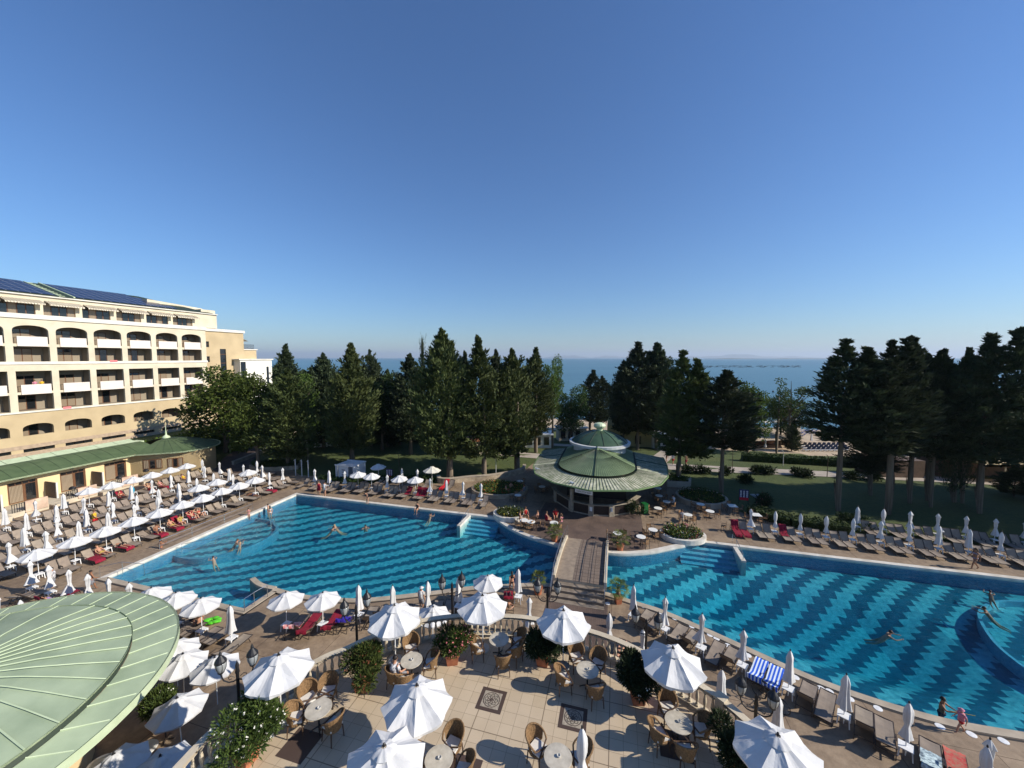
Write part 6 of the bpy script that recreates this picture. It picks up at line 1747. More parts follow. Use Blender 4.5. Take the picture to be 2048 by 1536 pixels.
# strip between pool and terrace, left of the bridge
MS = [(-19.0, 17.6, 1), (-16.9, 18.2, 1), (-15.3, 19.5, 0), (-13.2, 20.0, 0), (-11.3, 21.0, 0), (-9.6, 21.9, 0), (-7.8, 22.6, 1), (-6.1, 23.9, 0)]
lab = ['open white parasol left of the loungers with crimson towels', 'open white parasol over the white table by the crimson towel lounger', 'folded white parasol behind the second twin lantern lamp', 'folded white parasol rising behind the big terrace parasol', 'folded white parasol next to the man in white shirt', 'folded white parasol behind the central twin lantern lamp', 'open white parasol just behind the central terrace parasol', 'folded white parasol beside the standing woman near the bridge']
for i, (u_, v_, o_) in enumerate(MS):
    loc = W(u_, v_)
    if o_: openu(loc, lab[i], 'parasols between pool and terrace', 'u_deck')
    else: closed(loc, lab[i], 'parasols between pool and terrace', 'c4' if i == 7 else None)
    place('side_table', loc, UANG, 'white plastic side table under the %s' % lab[i].replace('white ', '').split(' behind')[0].split(' rising')[0] if False else f'white side table, {ORD[i]} from the left between left basin and terrace')
    if i < 7:
        n_ = (u_ + MS[i + 1][0]) / 2; vv_ = (v_ + MS[i + 1][1]) / 2
        for q, du in enumerate((-.36, .34)):
            if i == 6 and q == 0: continue
            L = W(n_ + du, vv_ - .1 + du * .4); a = UANG + PI / 2 + .28; key = ['lounger_mid', 'lounger_low', 'lounger_mid', 'lounger_up'][(i + q) % 4]
            place(key, L, a, f'taupe lounger, {ORD[i*2+q]} from the left between left basin and terrace', 'taupe loungers between pool and terrace'); OCC[(7, i, q)] = (L, a, key)
p_ = P(864, 1216, 2.3); openu(Vector((p_.x, p_.y, 0)), 'small open white parasol directly behind the balustrade top rail', 'parasols between pool and terrace')
p_ = P(1058.8, 1195.6, 2.3); closed(Vector((p_.x, p_.y, 0)), 'folded white parasol half hidden by the balustrade left of the brick path', 'parasols between pool and terrace')
# strip right of the bridge
RS = [(7.6, 22.8), (9.1, 21.6), (10.55, 20.15), (12.1, 18.9), (13.5, 17.5), (15.0, 16.1), (16.35, 14.7), (17.8, 13.2)]
for i, (x, y) in enumerate(RS):
    loc = Vector((x, y, 0)); closed(loc, f'folded white parasol, {ORD[i]} to the right of the bridge along the near pool edge', 'folded parasols along the near edge of the right basin')
    place('side_table', loc, R(-45), f'white side table, {ORD[i]} to the right of the bridge along the near pool edge', 'side tables along the near edge of the right basin')
    nx_, ny_ = RS[i + 1] if i < 7 else (19.2, 11.8)
    for q, t_ in enumerate((.34, .68)):
        L = Vector((x + (nx_ - x) * t_ + .1, y + (ny_ - y) * t_ + .1, 0)); a = R(46) + rnd.uniform(-.06, .06); key = ['lounger_mid', 'lounger_low', 'lounger_low', 'lounger_mid', 'lounger_flat'][(i * 2 + q) % 5]
        place(key, L, a, f'taupe lounger, {ORD[i*2+q]} to the right of the bridge along the near pool edge', 'taupe loungers along the near edge of the right basin'); OCC[(8, i, q)] = (L, a, key)
for i, (px, py, lb) in enumerate([(1218.8, 1225.7, 'folded white parasol behind the balustrade at the brick path edge'), (1285.8, 1258.5, 'folded white parasol under the lamp right of the brick path'), (1444, 1339, 'folded white parasol just behind the right balustrade, left one'), (1557.8, 1392.5, 'folded white parasol below the blue striped towel'), (1975, 1494, 'folded white parasol at the bottom right corner')]):
    p_ = P(px, py, 2.33); closed(Vector((p_.x, p_.y, 0)), lb, 'folded parasols behind the right balustrade')
# far row left half
FR = [(-36.9, 39.3, 0), (-34.7, 39.3, 0), (-32.6, 39.6, 0), (-30.9, 39.9, 1), (-28.9, 39.8, 1), (-26.6, 39.7, 0), (-25.0, 39.9, 1), (-22.9, 39.9, 1), (-20.9, 39.8, 0), (-18.8, 39.8, 0), (-16.7, 39.75, 0), (-14.5, 39.7, 0)]
for i, (u_, v_, o_) in enumerate(FR):
    loc = W(u_, v_); (openu if o_ else closed)(loc, f'{"open" if o_ else "folded"} white parasol, {ORD[i]} from the left in the row beyond the left basin', 'parasols in the row beyond the left basin')
    place('side_table', loc, UANG, f'white side table, {ORD[i]} from the left beyond the left basin')
    for q, du in enumerate((.66, 1.32)):
        if i == 11 and q: continue
        L = W(u_ + du, v_ - .55); a = UANG - PI / 2 + rnd.uniform(-.05, .05); key = rnd.choice(['lounger_up', 'lounger_mid', 'lounger_up'])
        place(key, L, a, f'taupe lounger, {ORD[i*2+q]} from the left in the row beyond the left basin', 'taupe loungers beyond the left basin'); OCC[(9, i, q)] = (L, a, key)
L = W(-38.2, 38.9); place('lounger_mid', L, UANG - PI / 2, 'single taupe lounger at the far left pool corner')
for i, (u_, v_, kd, lb) in enumerate([(-30.5, 43.6, 'u', 'open white parasol in the shade right of the white cabin'), (-26.3, 42.5, 'c', 'folded white parasol behind the far row, left of a pair'), (-24.2, 42.7, 'c', 'folded white parasol behind the far row, right of a pair'), (-22.3, 43.0, 'k', 'tall cream parasol at the lawn edge beyond the far row')]):
    loc = W(u_, v_)
    if kd == 'u': openu(loc, lb)
    elif kd == 'k': place('u_cream', loc, .2, lb)
    else: closed(loc, lb)
for i, (u_, v_) in enumerate([(-31.5, 42.4), (-29.6, 42.4), (-28.8, 42.5), (-25.3, 42.4), (-24.6, 42.4), (-23.0, 42.6), (-20.6, 43.2), (-19.9, 43.3)]):
    L = W(u_, v_); key = 'lounger_low' if i < 5 else 'lounger_mid'
    place(key, L, UANG - PI / 2, f'taupe lounger in the short back row by the lawn, {ORD[i]} from the left', 'loungers in the back row by the lawn'); OCC[(10, i, 0)] = (L, UANG - PI / 2, key)
# right rows
for i in range(11):
    u_ = 12.5 + 2.01 * i; v_ = 39.55; loc = W(u_, v_)
    closed(loc, f'folded white parasol, {ORD[i]} from the left in the front row beyond the right basin', 'folded parasols beyond the right basin')
    place('side_table', loc, UANG, f'white side table, {ORD[i]} from the left in the front row beyond the right basin', 'side tables beyond the right basin')
    for q, du in enumerate((.62, 1.30)):
        L = W(u_ + du, v_ - .5); a = UANG - PI / 2 + rnd.uniform(-.05, .05); key = rnd.choice(['lounger_up', 'lounger_up', 'lounger_mid'])
        place(key, L, a, f'taupe lounger, {ORD[i*2+q]} from the left in the front row beyond the right basin', 'taupe loungers beyond the right basin'); OCC[(11, i, q)] = (L, a, key)
for q, du in enumerate((-1.35, -.66)):
    L = W(12.5 + du, 39.05); a = UANG - PI / 2; place('lounger_up', L, a, 'taupe lounger with crimson towel at the left end of the right front row, %s one' % ('outer', 'inner')[q]); OCC[(11, -1, q)] = (L, a, 'lounger_up')
for i in range(7):
    u_ = 22.5 + 2.03 * i; v_ = 42.8; loc = W(u_, v_)
    closed(loc, f'folded white parasol, {ORD[i]} from the left in the back row beyond the right basin', 'folded parasols beyond the right basin')
    place('side_table', loc, UANG, f'white side table, {ORD[i]} from the left in the back row beyond the right basin', 'side tables beyond the right basin')
    for q, du in enumerate((.62, 1.30)):
        L = W(u_ + du, v_ - .5); a = UANG - PI / 2 + rnd.uniform(-.05, .05); key = rnd.choice(['lounger_up', 'lounger_mid'])
        place(key, L, a, f'taupe lounger, {ORD[i*2+q]} from the left in the back row beyond the right basin', 'taupe loungers beyond the right basin'); OCC[(12, i, q)] = (L, a, key)
# towels
BST = None
m, t, b = newmat('blue_striped_towel', .95)
tc = nd(t, 'ShaderNodeTexCoord'); sp_ = nd(t, 'ShaderNodeSeparateXYZ'); t.links.new(tc.outputs['Object'], sp_.inputs[0])
s1 = math_node(t, 'GREATER_THAN', math_node(t, 'FRACT', math_node(t, 'MULTIPLY', sp_.outputs[1], 6.5)), .55)
t.links.new(mixc(t, s1, (.01, .09, .55), (.62, .68, .74)), b.inputs['Base Color']); BST = m
def T_(k_, mat, lb, part='both'):
    L, a, key = OCC[k_]; towel(L, a, key, mat, lb, part)
T_((8, 3, 0), BST, 'blue and white striped towel spread on a lounger, left one', 'both'); T_((8, 3, 1), BST, 'blue and white striped towel spread on a lounger, right one', 'both')
T_((7, 0, 1), TOWEL, 'crimson towel with turquoise cloth lying on it, near the open parasols'); T_((7, 1, 0), TOWEL, 'bright crimson towel on the lounger right of the white table')
T_((7, 1, 1), M('violet_towel', (.05, .03, .40), .95, (.03, .02, .28), scale=6), 'violet blue towel beside the bright crimson one', 'back')
T_((7, 6, 1), TOWEL, 'crimson towel under the woman lying near the bridge', 'both')
T_((11, -1, 0), TOWEL, 'crimson towel on the outermost left lounger of the right front row', 'both'); T_((11, -1, 1), TOWEL, 'crimson towel on the second lounger of the right front row', 'seat')
T_((11, 1, 0), TOWEL, 'crimson towel covering the lounger back by the second parasol, right row', 'back')
T_((9, 6, 1), TOWEL, 'crimson towel over the lounger back left of the far lifeguard seat', 'back'); T_((9, 7, 0), TOWEL, 'crimson towel over the lounger back beyond the left basin, centre', 'back'); T_((9, 7, 1), TOWEL, 'crimson towel over the lounger back beyond the left basin, right of centre', 'back')
T_((10, 6, 0), REDT, 'bright red towel on the tilted lounger by the lawn wall', 'both')
for k_, lb in (((5, 1, 0), 'crimson towel on the front lounger nearest the left pool corner'), ((5, 1, 1), 'crimson towel on the second front lounger from the left pool corner'), ((5, 3, 1), 'crimson towel under the man sitting with bare back'), ((5, 4, 0), 'crimson towel under the sunbathing group, left one'), ((5, 4, 1), 'crimson towel under the sunbathing group, right one'), ((5, 5, 0), 'crimson towel under the woman with raised knees'), ((5, 9, 1), 'crimson towel on the front lounger near the far pool corner'), ((1, 4, 0), 'crimson towel by the blue hanging bag near the bungalow'), ((1, 5, 1), 'crimson towel under the group near the bungalow wall'), ((1, 6, 0), 'crimson towel near the middle bungalow parasols'), ((5, 2, 0), 'crimson towel with white edge in the front left row')):
    T_(k_, TOWEL, lb, random.Random(lb).choice(['seat', 'seat', 'back']))
for k_, lb in (((6, 2, 0), 'crimson towel beside the copper roof top edge, left'), ((6, 2, 1), 'crimson towel beside the copper roof top edge, right'), ((6, 1, 1), 'crimson towel beside the child near the copper roof')): T_(k_, TOWEL, lb)
T_((8, 6, 0), M('pale_patterned_towel', (.55, .68, .70), .95, (.10, .14, .18), scale=9), 'pale blue patterned towel heaped on a lounger at lower right', 'back')
T_((8, 6, 1), M('red_patterned_cloth', (.5, .05, .05), .95, (.35, .18, .12), scale=12), 'dark red patterned cloth on the lounger beside the pale towel', 'seat')
T_((7, 0, 0), M('red_white_towel', (.7, .03, .03), .95, (.75, .7, .68), scale=5), 'red and white towel on the lounger left of the crimson towels', 'back')

# ------------------------------------------------------------------ terrace furniture
TB = [((637, 1417), [(595, 1438), (615, 1395), (655, 1445), (660, 1375)], 'left terrace table in front of the big left parasol'),
      ((823, 1320), [(800, 1350), (822, 1288), (852, 1330), (812, 1358)], 'table of the seated man'),
      ((998, 1278), [(955, 1298), (1035, 1285), (1030, 1305), (1008, 1335)], 'table by the pink oleander'),
      ((1175, 1339), [(1122, 1360), (1150, 1312), (1195, 1330), (1190, 1385)], 'table behind the central right parasol'),
      ((1357, 1444), [(1325, 1470), (1335, 1418), (1395, 1462), (1370, 1505)], 'right terrace table near the balustrade'),
      ((878, 1517), [(905, 1492), (850, 1530), (925, 1545)], 'table at the bottom edge under the centre parasols'),
      ((1116, 1513), [(1075, 1498), (1160, 1520), (1110, 1560)], 'table at the bottom edge by the folded parasol')]
pos4 = ['left', 'far', 'near', 'right']
for i, (tp, ch, nm) in enumerate(TB):
    p_ = P(*tp, TZ + .75); p_.z = TZ; place('cafe_table', p_, .3 * i, 'round marble topped %s' % nm, 'marble cafe tables on the terrace')
    o = place('ashtray', p_ + Vector((.02, .0, .753)), 0, 'small grey ashtray on the %s' % nm)
    for j, c_ in enumerate(ch):
        q = P(*c_, TZ + .45); q.z = TZ; d = p_ - q; L_ = d.length
        if L_ < .72: q = p_ - d.normalized() * .72
        if L_ > 1.0: q = p_ - d.normalized() * .95
        place('wicker', q, math.atan2(d.y, d.x) + rnd.uniform(-.12, .12), 'wicker armchair, %s seat at the %s' % ((pos4 if len(ch) == 4 else ['far', 'left', 'right'])[j], nm), 'wicker armchairs on the cafe terrace', 1.07)
for i, (px, py, key, lb) in enumerate([(557, 1308, 'u_terr', 'large white parasol over the left end of the terrace'), (788.5, 1209, 'u_terr2', 'large white parasol above the seated man'), (965, 1189, 'u_terr3', 'large white parasol at the middle of the balustrade curve'), (1127, 1219, 'u_terr', 'large white parasol right of centre beside the footbridge path'), (1346, 1294, 'u_terr2', 'large white parasol above the right balustrade with hanging strap'), (1556, 1468, 'u_terr3', 'large white parasol at the lower right corner of the terrace'), (833.6, 1369, 'u_terr2', 'large white parasol in the middle of the tiled floor'), (768, 1489.6, 'u_terr', 'large white parasol at the bottom edge left of centre')]):
    p_ = P(px, py, TZ + 2.5); pr_ = place(key, Vector((p_.x, p_.y, TZ)), .3 + .37 * i, lb, 'large parasols on the cafe terrace')
    g = MB(); g.lathe([(.30, 0), (.30, .05), (.26, .08), (.05, .09), (.04, .3)], 16); g.build('base', MATS['grey_ceramic'], pr_)
p_ = P(1164, 1458, TZ + 2.3); closed(Vector((p_.x, p_.y, TZ)), 'folded white parasol standing at the bottom of the terrace', None, 'c3')

# ------------------------------------------------------------------ tables around the bar
BT = [(1275 + 0, 1054, 'left'), (1264, 1053, 'x')]
BTL = [((1130, 1061), 'by the palm at the far left bridge end'), ((1282, 1073), 'nearest the far right bridge end'), ((1306, 1059), 'second from the bridge on the right'), ((1235, 1066), 'behind the far right palm'),
       ((1376, 1029), 'beside the walking man'), ((1316, 1016), 'in the sun right of the green bin'), ((1333, 1003), 'where the man in white shirt sits'), ((1318, 991), 'in the shade right of the bar'), ((1401, 1008), 'in front of the shaded round bed'), ((1420, 1022), 'right of the shaded round bed'), ((1316, 976), 'under the right roof edge of the bar'),
       ((1048, 1040), 'of the guests left of the bridge, first'), ((1062, 1043), 'of the guests left of the bridge, second'), ((1108, 1045), 'of the guests left of the bridge, third'), ((1036, 990), 'with blue top in the deep shade'), ((1040, 962), 'in deep shade left of the bar, far one'), ((1084, 973), 'in deep shade left of the bar, near one')]
for i, (q, lb) in enumerate(BTL):
    if i == 0: continue
    p_ = P(*q, .75); p_.z = 0; place('bistro_table', p_, i, 'round white bistro table ' + lb, 'round bistro tables around the bar')
    for j in range(3 if i % 2 else 4):
        a = i * .9 + j * (2 * PI / (3 if i % 2 else 4)) + rnd.uniform(-.2, .2); c_ = p_ + Vector((math.cos(a), math.sin(a), 0)) * .72
        place('bistro_chair', c_, a + PI, 'brown chair, %s seat at table %s' % (ORD[j], lb), 'bistro chairs around the bar')
for i, (q, lb) in enumerate([((1465, 1011), 'in front of the menu board'), ((1512, 1029), 'behind the first right parasol')]):
    p_ = P(*q, .75); p_.z = 0; place('square_table', p_, .1 + UANG, 'square pale table ' + lb, 'square tables by the menu board')
    for j in range(4):
        a = UANG + j * PI / 2 + .1; place('bistro_chair', p_ + Vector((math.cos(a), math.sin(a), 0)) * .8, a + PI, 'brown chair, %s seat at square table %s' % (ORD[j], lb), 'bistro chairs around the bar')
p_ = P(1447, 1062); place('bistro_chair', p_, 2.6, 'single brown chair left of the right lounger rows')
# price boards
def board(px, py, zt_py, wpx, label, rot):
    p_ = P(px, py, 0); ht = ZAT(zt_py, p_.y); w_ = wpx / FPX * p_.y
    r = empty('menu_board', tuple(p_), rot, label, 'sign')
    g = MB()
    for s in (-1, 1): g.tube([(s * w_ / 2, .03, 0), (s * w_ / 2, .03, ht)], .03, 6)
    g.build('stand', BLACKM, r)
    g = MB(); g.box((0, 0, (ht + .5) / 2), (w_, .05, ht - .5)); bd_ = g.build('board', M('board_navy', (.03, .025, .075), .5, noise=False), r)
    g = MB(); n_, mm = 3, 5; hh = (ht - .75) / mm
    for i in range(n_):
        for j in range(mm - (1 if mm == 5 else 0)):
            cx = (-w_ / 2 + w_ * (i + .5) / n_); cz = ht - .12 - hh * (j + .5); s = min(w_ / n_, hh) * .74
            g.box((cx, -.03, cz), (s, .012, s))
    g.build('picture_tile', M('tile_white', (.62, .60, .66), .5, noise=False), bd_)
    g = MB()
    for i in range(n_):
        for j in range(mm - 1):
            cx = (-w_ / 2 + w_ * (i + .5) / n_); cz = ht - .12 - hh * (j + .5); s = min(w_ / n_, hh) * .34
            g.box((cx + s * .2 * (-1) ** (i + j), -.038, cz + s * .1), (s, .008, s * (.5 + .5 * ((i * 7 + j * 3) % 2))))
    g.build('picture', M('tile_dark', (.06, .05, .10), .5, noise=False), bd_)
    g = MB(); g.box((0, -.028, .5 + .16), (w_ * .98, .01, .30)); g.build('red_band', REDT, bd_)
board(1487, 1009, 979, 17, 'navy notice board of pictogram tiles beside the bar terrace', UANG)
board(779, 963, 938, 14, 'navy notice board of pictogram tiles on the lawn behind the far row', UANG + .1)
# white changing cabin
r = empty('changing_cabin', tuple(W(-34.4, 43.0)), UANG, 'white boxy cabin standing behind the far lounger row', 'cabin')
WC_ = M('cabin_white', (.62, .63, .64), .6, (.55, .56, .57), scale=2)
g = MB()
for s in (-1, 1):
    g.box((s * 1.35, .0, 1.15), (.06, 2.4, 2.1))
g.box((0, 1.2, 1.15), (2.7, .06, 2.1)); g.box((-.35, -1.0, 1.15), (1.5, .06, 1.9)); g.build('wall', WC_, r)
g = MB()
for q in range(8): g.box((0, -1.1 + q * .33, 2.24), (2.9, .16, .06))
g.box((0, -1.22, 2.27), (3.0, .1, .14)); g.box((0, 1.25, 2.27), (3.0, .1, .14)); g.build('slat_roof', WC_, r)
g = MB()
for x in (-1.35, 1.35):
    for y in (-1.2, 1.2): g.box((x, y, 1.1), (.1, .1, 2.2))
g.build('post', WC_, r)
g = MB()
for z in (1.6, 1.3, .95): g.box((-.35, -1.035, z), (.5, .02, .12))
g.build('lettering', M('cabin_ink', (.15, .15, .17), .6, noise=False), r)
# slim white posts and lamps of the park
for i, px in enumerate([591.5, 604, 617]):
    p_ = P(px, 951 + i * 1.5); ht = ZAT(918.5 + i, p_.y); g = MB(); g.tube([(0, 0, 0), (0, 0, ht)], .07, 8); g.bar((0, 0, ht - .15), (-.22, 0, ht - .15), .05); o = g.build('shower_post', M('pale_post', (.5, .5, .48), .4, noise=False)); o.location = p_
    tag(o, 'slim pale shower post beside the left planter, %s from the left' % ORD[i], 'post', 'slim shower posts')
for i, (px, py, pt_, lb) in enumerate([(617.5, 951, 897, 'thin dark park lamp just behind the shower posts'), (798.5, 955, 909, 'thin park lamp behind the far lounger row'), (992, 953, 905, 'thin pale park lamp left of the bar roof'), (1464, 948, 901, 'thin park lamp at the road right of the flat-topped conifer'), (1566, 932, 902, 'white path lamp in front of the hedge'), (1654, 954, 911, 'dark park lamp at the road beside the right conifers'), (1710, 940, 918, 'short white path lamp right of the hedge middle'), (1410, 922, 900, 'thin park lamp on the grass beyond the road'), (600, 907, 870, 'dark lamp post between the left trees')]):
    p_ = P(px, py); ht = ZAT(pt_, p_.y); g = MB(); g.tube([(0, 0, 0), (0, 0, ht - .1)], [.05, .035], 7); g.tube([(0, 0, ht - .15), (-.12, 0, ht + .02), (-.32, 0, ht + .1)], .04, 6)
    o = g.build('park_lamp', [MATS['pale_post'] if 'white' in lb or 'pale' in lb else BARKD]); o.location = p_; tag(o, lb, 'lamp')
for i, (px, py) in enumerate([(830, 1185), (1518, 994), (1600, 1001)]):
    pass
g = MB(); p_ = P(1517, 994); g.box((0, 0, .05), (1.1, 1.5, .1)); o = g.build('hatch_cover', M('hatch_grey', (.25, .28, .30), .5, noise=False)); o.location = p_; tag(o, 'flat grey hatch cover on the shaded lawn', 'hatch')
# ------------------------------------------------------------------ people
SKIN = M('skin', (.50, .27, .17), .6, (.42, .21, .13), scale=6); SKINT = M('tanned_skin', (.30, .14, .075), .6, (.24, .11, .06), scale=6)
HAIRD = M('dark_hair', (.015, .010, .008), .6, noise=False); HAIRB = M('brown_hair', (.09, .045, .02), .6, noise=False); HAIRG = M('fair_hair', (.38, .26, .12), .6, noise=False)
CLOTH = {}
def cloth(name, c, c2=None): return M('cloth_' + name, c, .9, c2, scale=14 if c2 else 6)
def V3(x, y, z): return Vector((x, y, z))
# a pose: joints in metres for a 1.72 m person, facing +x
def pose(kind):
    J = {}
    def std(h0=0.0):
        J.update(pel=V3(0, 0, .93), spi=V3(0, 0, 1.12), che=V3(0, 0, 1.32), nec=V3(0, 0, 1.48), hed=V3(.02, 0, 1.60), top=V3(.02, 0, 1.70))
        for s, k_ in ((1, 'l'), (-1, 'r')):
            J['sh' + k_] = V3(0, .17 * s, 1.41); J['el' + k_] = V3(-.02, .23 * s, 1.13); J['ha' + k_] = V3(.06, .24 * s, .88)
            J['hi' + k_] = V3(0, .095 * s, .90); J['kn' + k_] = V3(.02, .10 * s, .50); J['an' + k_] = V3(-.01, .10 * s, .09); J['to' + k_] = V3(.15, .12 * s, .03)
    std()
    if kind == 'walk':
        J['knl'] = V3(.20, .1, .52); J['anl'] = V3(.27, .1, .10); J['tol'] = V3(.42, .11, .07); J['knr'] = V3(-.06, -.1, .50); J['anr'] = V3(-.32, -.1, .16); J['tor'] = V3(-.20, -.11, .03)
        J['ell'] = V3(-.14, .24, 1.15); J['hal'] = V3(-.10, .24, .92); J['elr'] = V3(.08, -.24, 1.14); J['har'] = V3(.28, -.20, 1.0)
    if kind == 'bend':
        for k_ in ('spi', 'che', 'nec', 'hed', 'top'): pass
        J['spi'] = V3(.08, 0, 1.10); J['che'] = V3(.22, 0, 1.22); J['nec'] = V3(.35, 0, 1.30); J['hed'] = V3(.46, 0, 1.34); J['top'] = V3(.53, 0, 1.40)
        for s, k_ in ((1, 'l'), (-1, 'r')): J['sh' + k_] = V3(.27, .17 * s, 1.27); J['el' + k_] = V3(.30, .22 * s, 1.0); J['ha' + k_] = V3(.34, .16 * s, .78)
    if kind == 'arms':
        for s, k_ in ((1, 'l'), (-1, 'r')): J['el' + k_] = V3(.18, .24 * s, 1.28); J['ha' + k_] = V3(.40, .10 * s, 1.33)
    if kind == 'sit':
        dz = -.44
        for k_ in J: J[k_] = J[k_] + V3(0, 0, dz)
        for s, k_ in ((1, 'l'), (-1, 'r')):
            J['hi' + k_] = V3(.02, .10 * s, .48); J['kn' + k_] = V3(.44, .13 * s, .50); J['an' + k_] = V3(.46, .13 * s, .09); J['to' + k_] = V3(.62, .14 * s, .03)
            J['el' + k_] = V3(.08, .25 * s, .72); J['ha' + k_] = V3(.32, .20 * s, .66)
        J['che'] += V3(-.04, 0, 0); J['nec'] += V3(-.04, 0, 0)
    if kind == 'recline':
        J.update(pel=V3(-.10, 0, .46), spi=V3(-.24, 0, .55), che=V3(-.40, 0, .70), nec=V3(-.52, 0, .83), hed=V3(-.58, 0, .94), top=V3(-.62, 0, 1.03))
        for s, k_ in ((1, 'l'), (-1, 'r')):
            J['sh' + k_] = V3(-.47, .17 * s, .76); J['el' + k_] = V3(-.26, .25 * s, .60); J['ha' + k_] = V3(-.02, .22 * s, .52)
            J['hi' + k_] = V3(-.08, .095 * s, .46); J['kn' + k_] = V3(.34, .11 * s, .50); J['an' + k_] = V3(.74, .12 * s, .44); J['to' + k_] = V3(.82, .14 * s, .54)
    if kind == 'knees':
        J.update(pel=V3(-.10, 0, .46), spi=V3(-.24, 0, .55), che=V3(-.40, 0, .70), nec=V3(-.52, 0, .83), hed=V3(-.58, 0, .94), top=V3(-.62, 0, 1.03))
        for s, k_ in ((1, 'l'), (-1, 'r')):
            J['sh' + k_] = V3(-.47, .17 * s, .76); J['el' + k_] = V3(-.60, .36 * s, .95); J['ha' + k_] = V3(-.66, .12 * s, 1.02)
            J['hi' + k_] = V3(-.08, .095 * s, .46); J['kn' + k_] = V3(.26, .11 * s, .78); J['an' + k_] = V3(.42, .12 * s, .44); J['to' + k_] = V3(.56, .14 * s, .40)
    if kind == 'prone':
        J.update(pel=V3(0, 0, .46), spi=V3(-.2, 0, .48), che=V3(-.38, 0, .50), nec=V3(-.54, 0, .53), hed=V3(-.66, 0, .53), top=V3(-.76, 0, .53))
        for s, k_ in ((1, 'l'), (-1, 'r')):
            J['sh' + k_] = V3(-.48, .17 * s, .49); J['el' + k_] = V3(-.62, .33 * s, .44); J['ha' + k_] = V3(-.80, .16 * s, .43)
            J['hi' + k_] = V3(.02, .095 * s, .46); J['kn' + k_] = V3(.42, .12 * s, .44); J['an' + k_] = V3(.82, .13 * s, .43); J['to' + k_] = V3(.96, .14 * s, .41)
    if kind == 'swim':
        J.update(pel=V3(-.30, 0, .62), spi=V3(-.16, 0, .80), che=V3(-.02, 0, .98), nec=V3(.06, 0, 1.12), hed=V3(.10, 0, 1.23), top=V3(.09, 0, 1.33))
        for s, k_ in ((1, 'l'), (-1, 'r')):
            J['sh' + k_] = V3(.0, .18 * s, 1.05); J['el' + k_] = V3(.24, .34 * s, 1.0); J['ha' + k_] = V3(.46, .24 * s, 1.06)
            J['hi' + k_] = V3(-.32, .1 * s, .58); J['kn' + k_] = V3(-.62, .14 * s, .36); J['an' + k_] = V3(-.94, .14 * s, .28); J['to' + k_] = V3(-1.06, .15 * s, .22)
    return J
def skin_body(name, J):
    order = ['pel', 'spi', 'che', 'nec', 'hed', 'top']; vs = [J[k_] for k_ in order]; ed = [(0, 1), (1, 2), (2, 3), (3, 4), (4, 5)]
    rad = [(.135, .105), (.125, .095), (.150, .100), (.055, .055), (.085, .10), (.055, .06)]
    for k_ in 'lr':
        o = len(vs); vs += [J['hi' + k_], (J['hi' + k_] * .45 + J['kn' + k_] * .55), J['kn' + k_], (J['kn' + k_] * .6 + J['an' + k_] * .4), J['an' + k_], J['to' + k_]]
        ed += [(0, o), (o, o + 1), (o + 1, o + 2), (o + 2, o + 3), (o + 3, o + 4), (o + 4, o + 5)]
        rad += [(.09, .09), (.075, .075), (.055, .055), (.055, .055), (.038, .038), (.035, .028)]
        o = len(vs); hd = (J['ha' + k_] - J['el' + k_]).normalized()
        vs += [J['sh' + k_], J['el' + k_], J['ha' + k_], J['ha' + k_] + hd * .09]; ed += [(2, o), (o, o + 1), (o + 1, o + 2), (o + 2, o + 3)]
        rad += [(.055, .055), (.042, .042), (.028, .024), (.036, .02)]
    me = bpy.data.meshes.new('sk'); me.from_pydata([tuple(v_) for v_ in vs], ed, [])
    ob = bpy.data.objects.new('sk', me); COL.objects.link(ob)
    md = ob.modifiers.new('s', 'SKIN'); md.use_smooth_shade = True
    sv = me.skin_vertices[0].data
    for i, r_ in enumerate(rad): sv[i].radius = r_
    sv[0].use_root = True
    sb = ob.modifiers.new('u', 'SUBSURF'); sb.levels = 1; sb.render_levels = 1
    dg = bpy.context.evaluated_depsgraph_get(); m2 = bpy.data.meshes.new_from_object(ob.evaluated_get(dg)); bpy.data.objects.remove(ob)
    g = MB(); g.add([v_.co[:] for v_ in m2.vertices], [tuple(p_.vertices) for p_ in m2.polygons])
    # fingers, thumb, nose, ears
    for k_ in 'lr':
        hd = (J['ha' + k_] - J['el' + k_]).normalized(); s = Vector((-hd.y, hd.x, 0)); s = s.normalized() if s.length > .05 else Vector((0, 1, 0)); w_ = J['ha' + k_] + hd * .10; dn = hd.cross(s)
        for q, (off, L_) in enumerate(((-.028, .065), (-.010, .078), (.010, .082), (.028, .07))):
            a = w_ + s * off; g.tube([a, a + hd * L_ * .55, a + hd * L_ * .9 + dn * .02], [.009, .008, .006], 5)
        a = J['ha' + k_] + hd * .05 + s * .03; g.tube([a, a + s * .03 + hd * .025, a + s * .035 + hd * .055], [.010, .009, .007], 5)
    f = Vector((1, 0, .1)).normalized()
    up = (J['top'] - J['nec']).normalized(); fr = Vector((1, 0, 0)); fr = (fr - up * fr.dot(up)); fr = fr.normalized() if fr.length > .1 else Vector((0, 0, 1))
    h_ = J['hed']; g.tube([h_ + fr * .085 + up * .03, h_ + fr * .115 - up * .01, h_ + fr * .085 - up * .02], [.008, .014, .012], 5)
    for s in (-1, 1): g.tube([h_ + Vector((0, s * .075, 0)) - up * .02, h_ + Vector((0, s * .095, 0)) + up * .02], [.012, .016], 6)
    return g.mesh(name, SKIN, True)
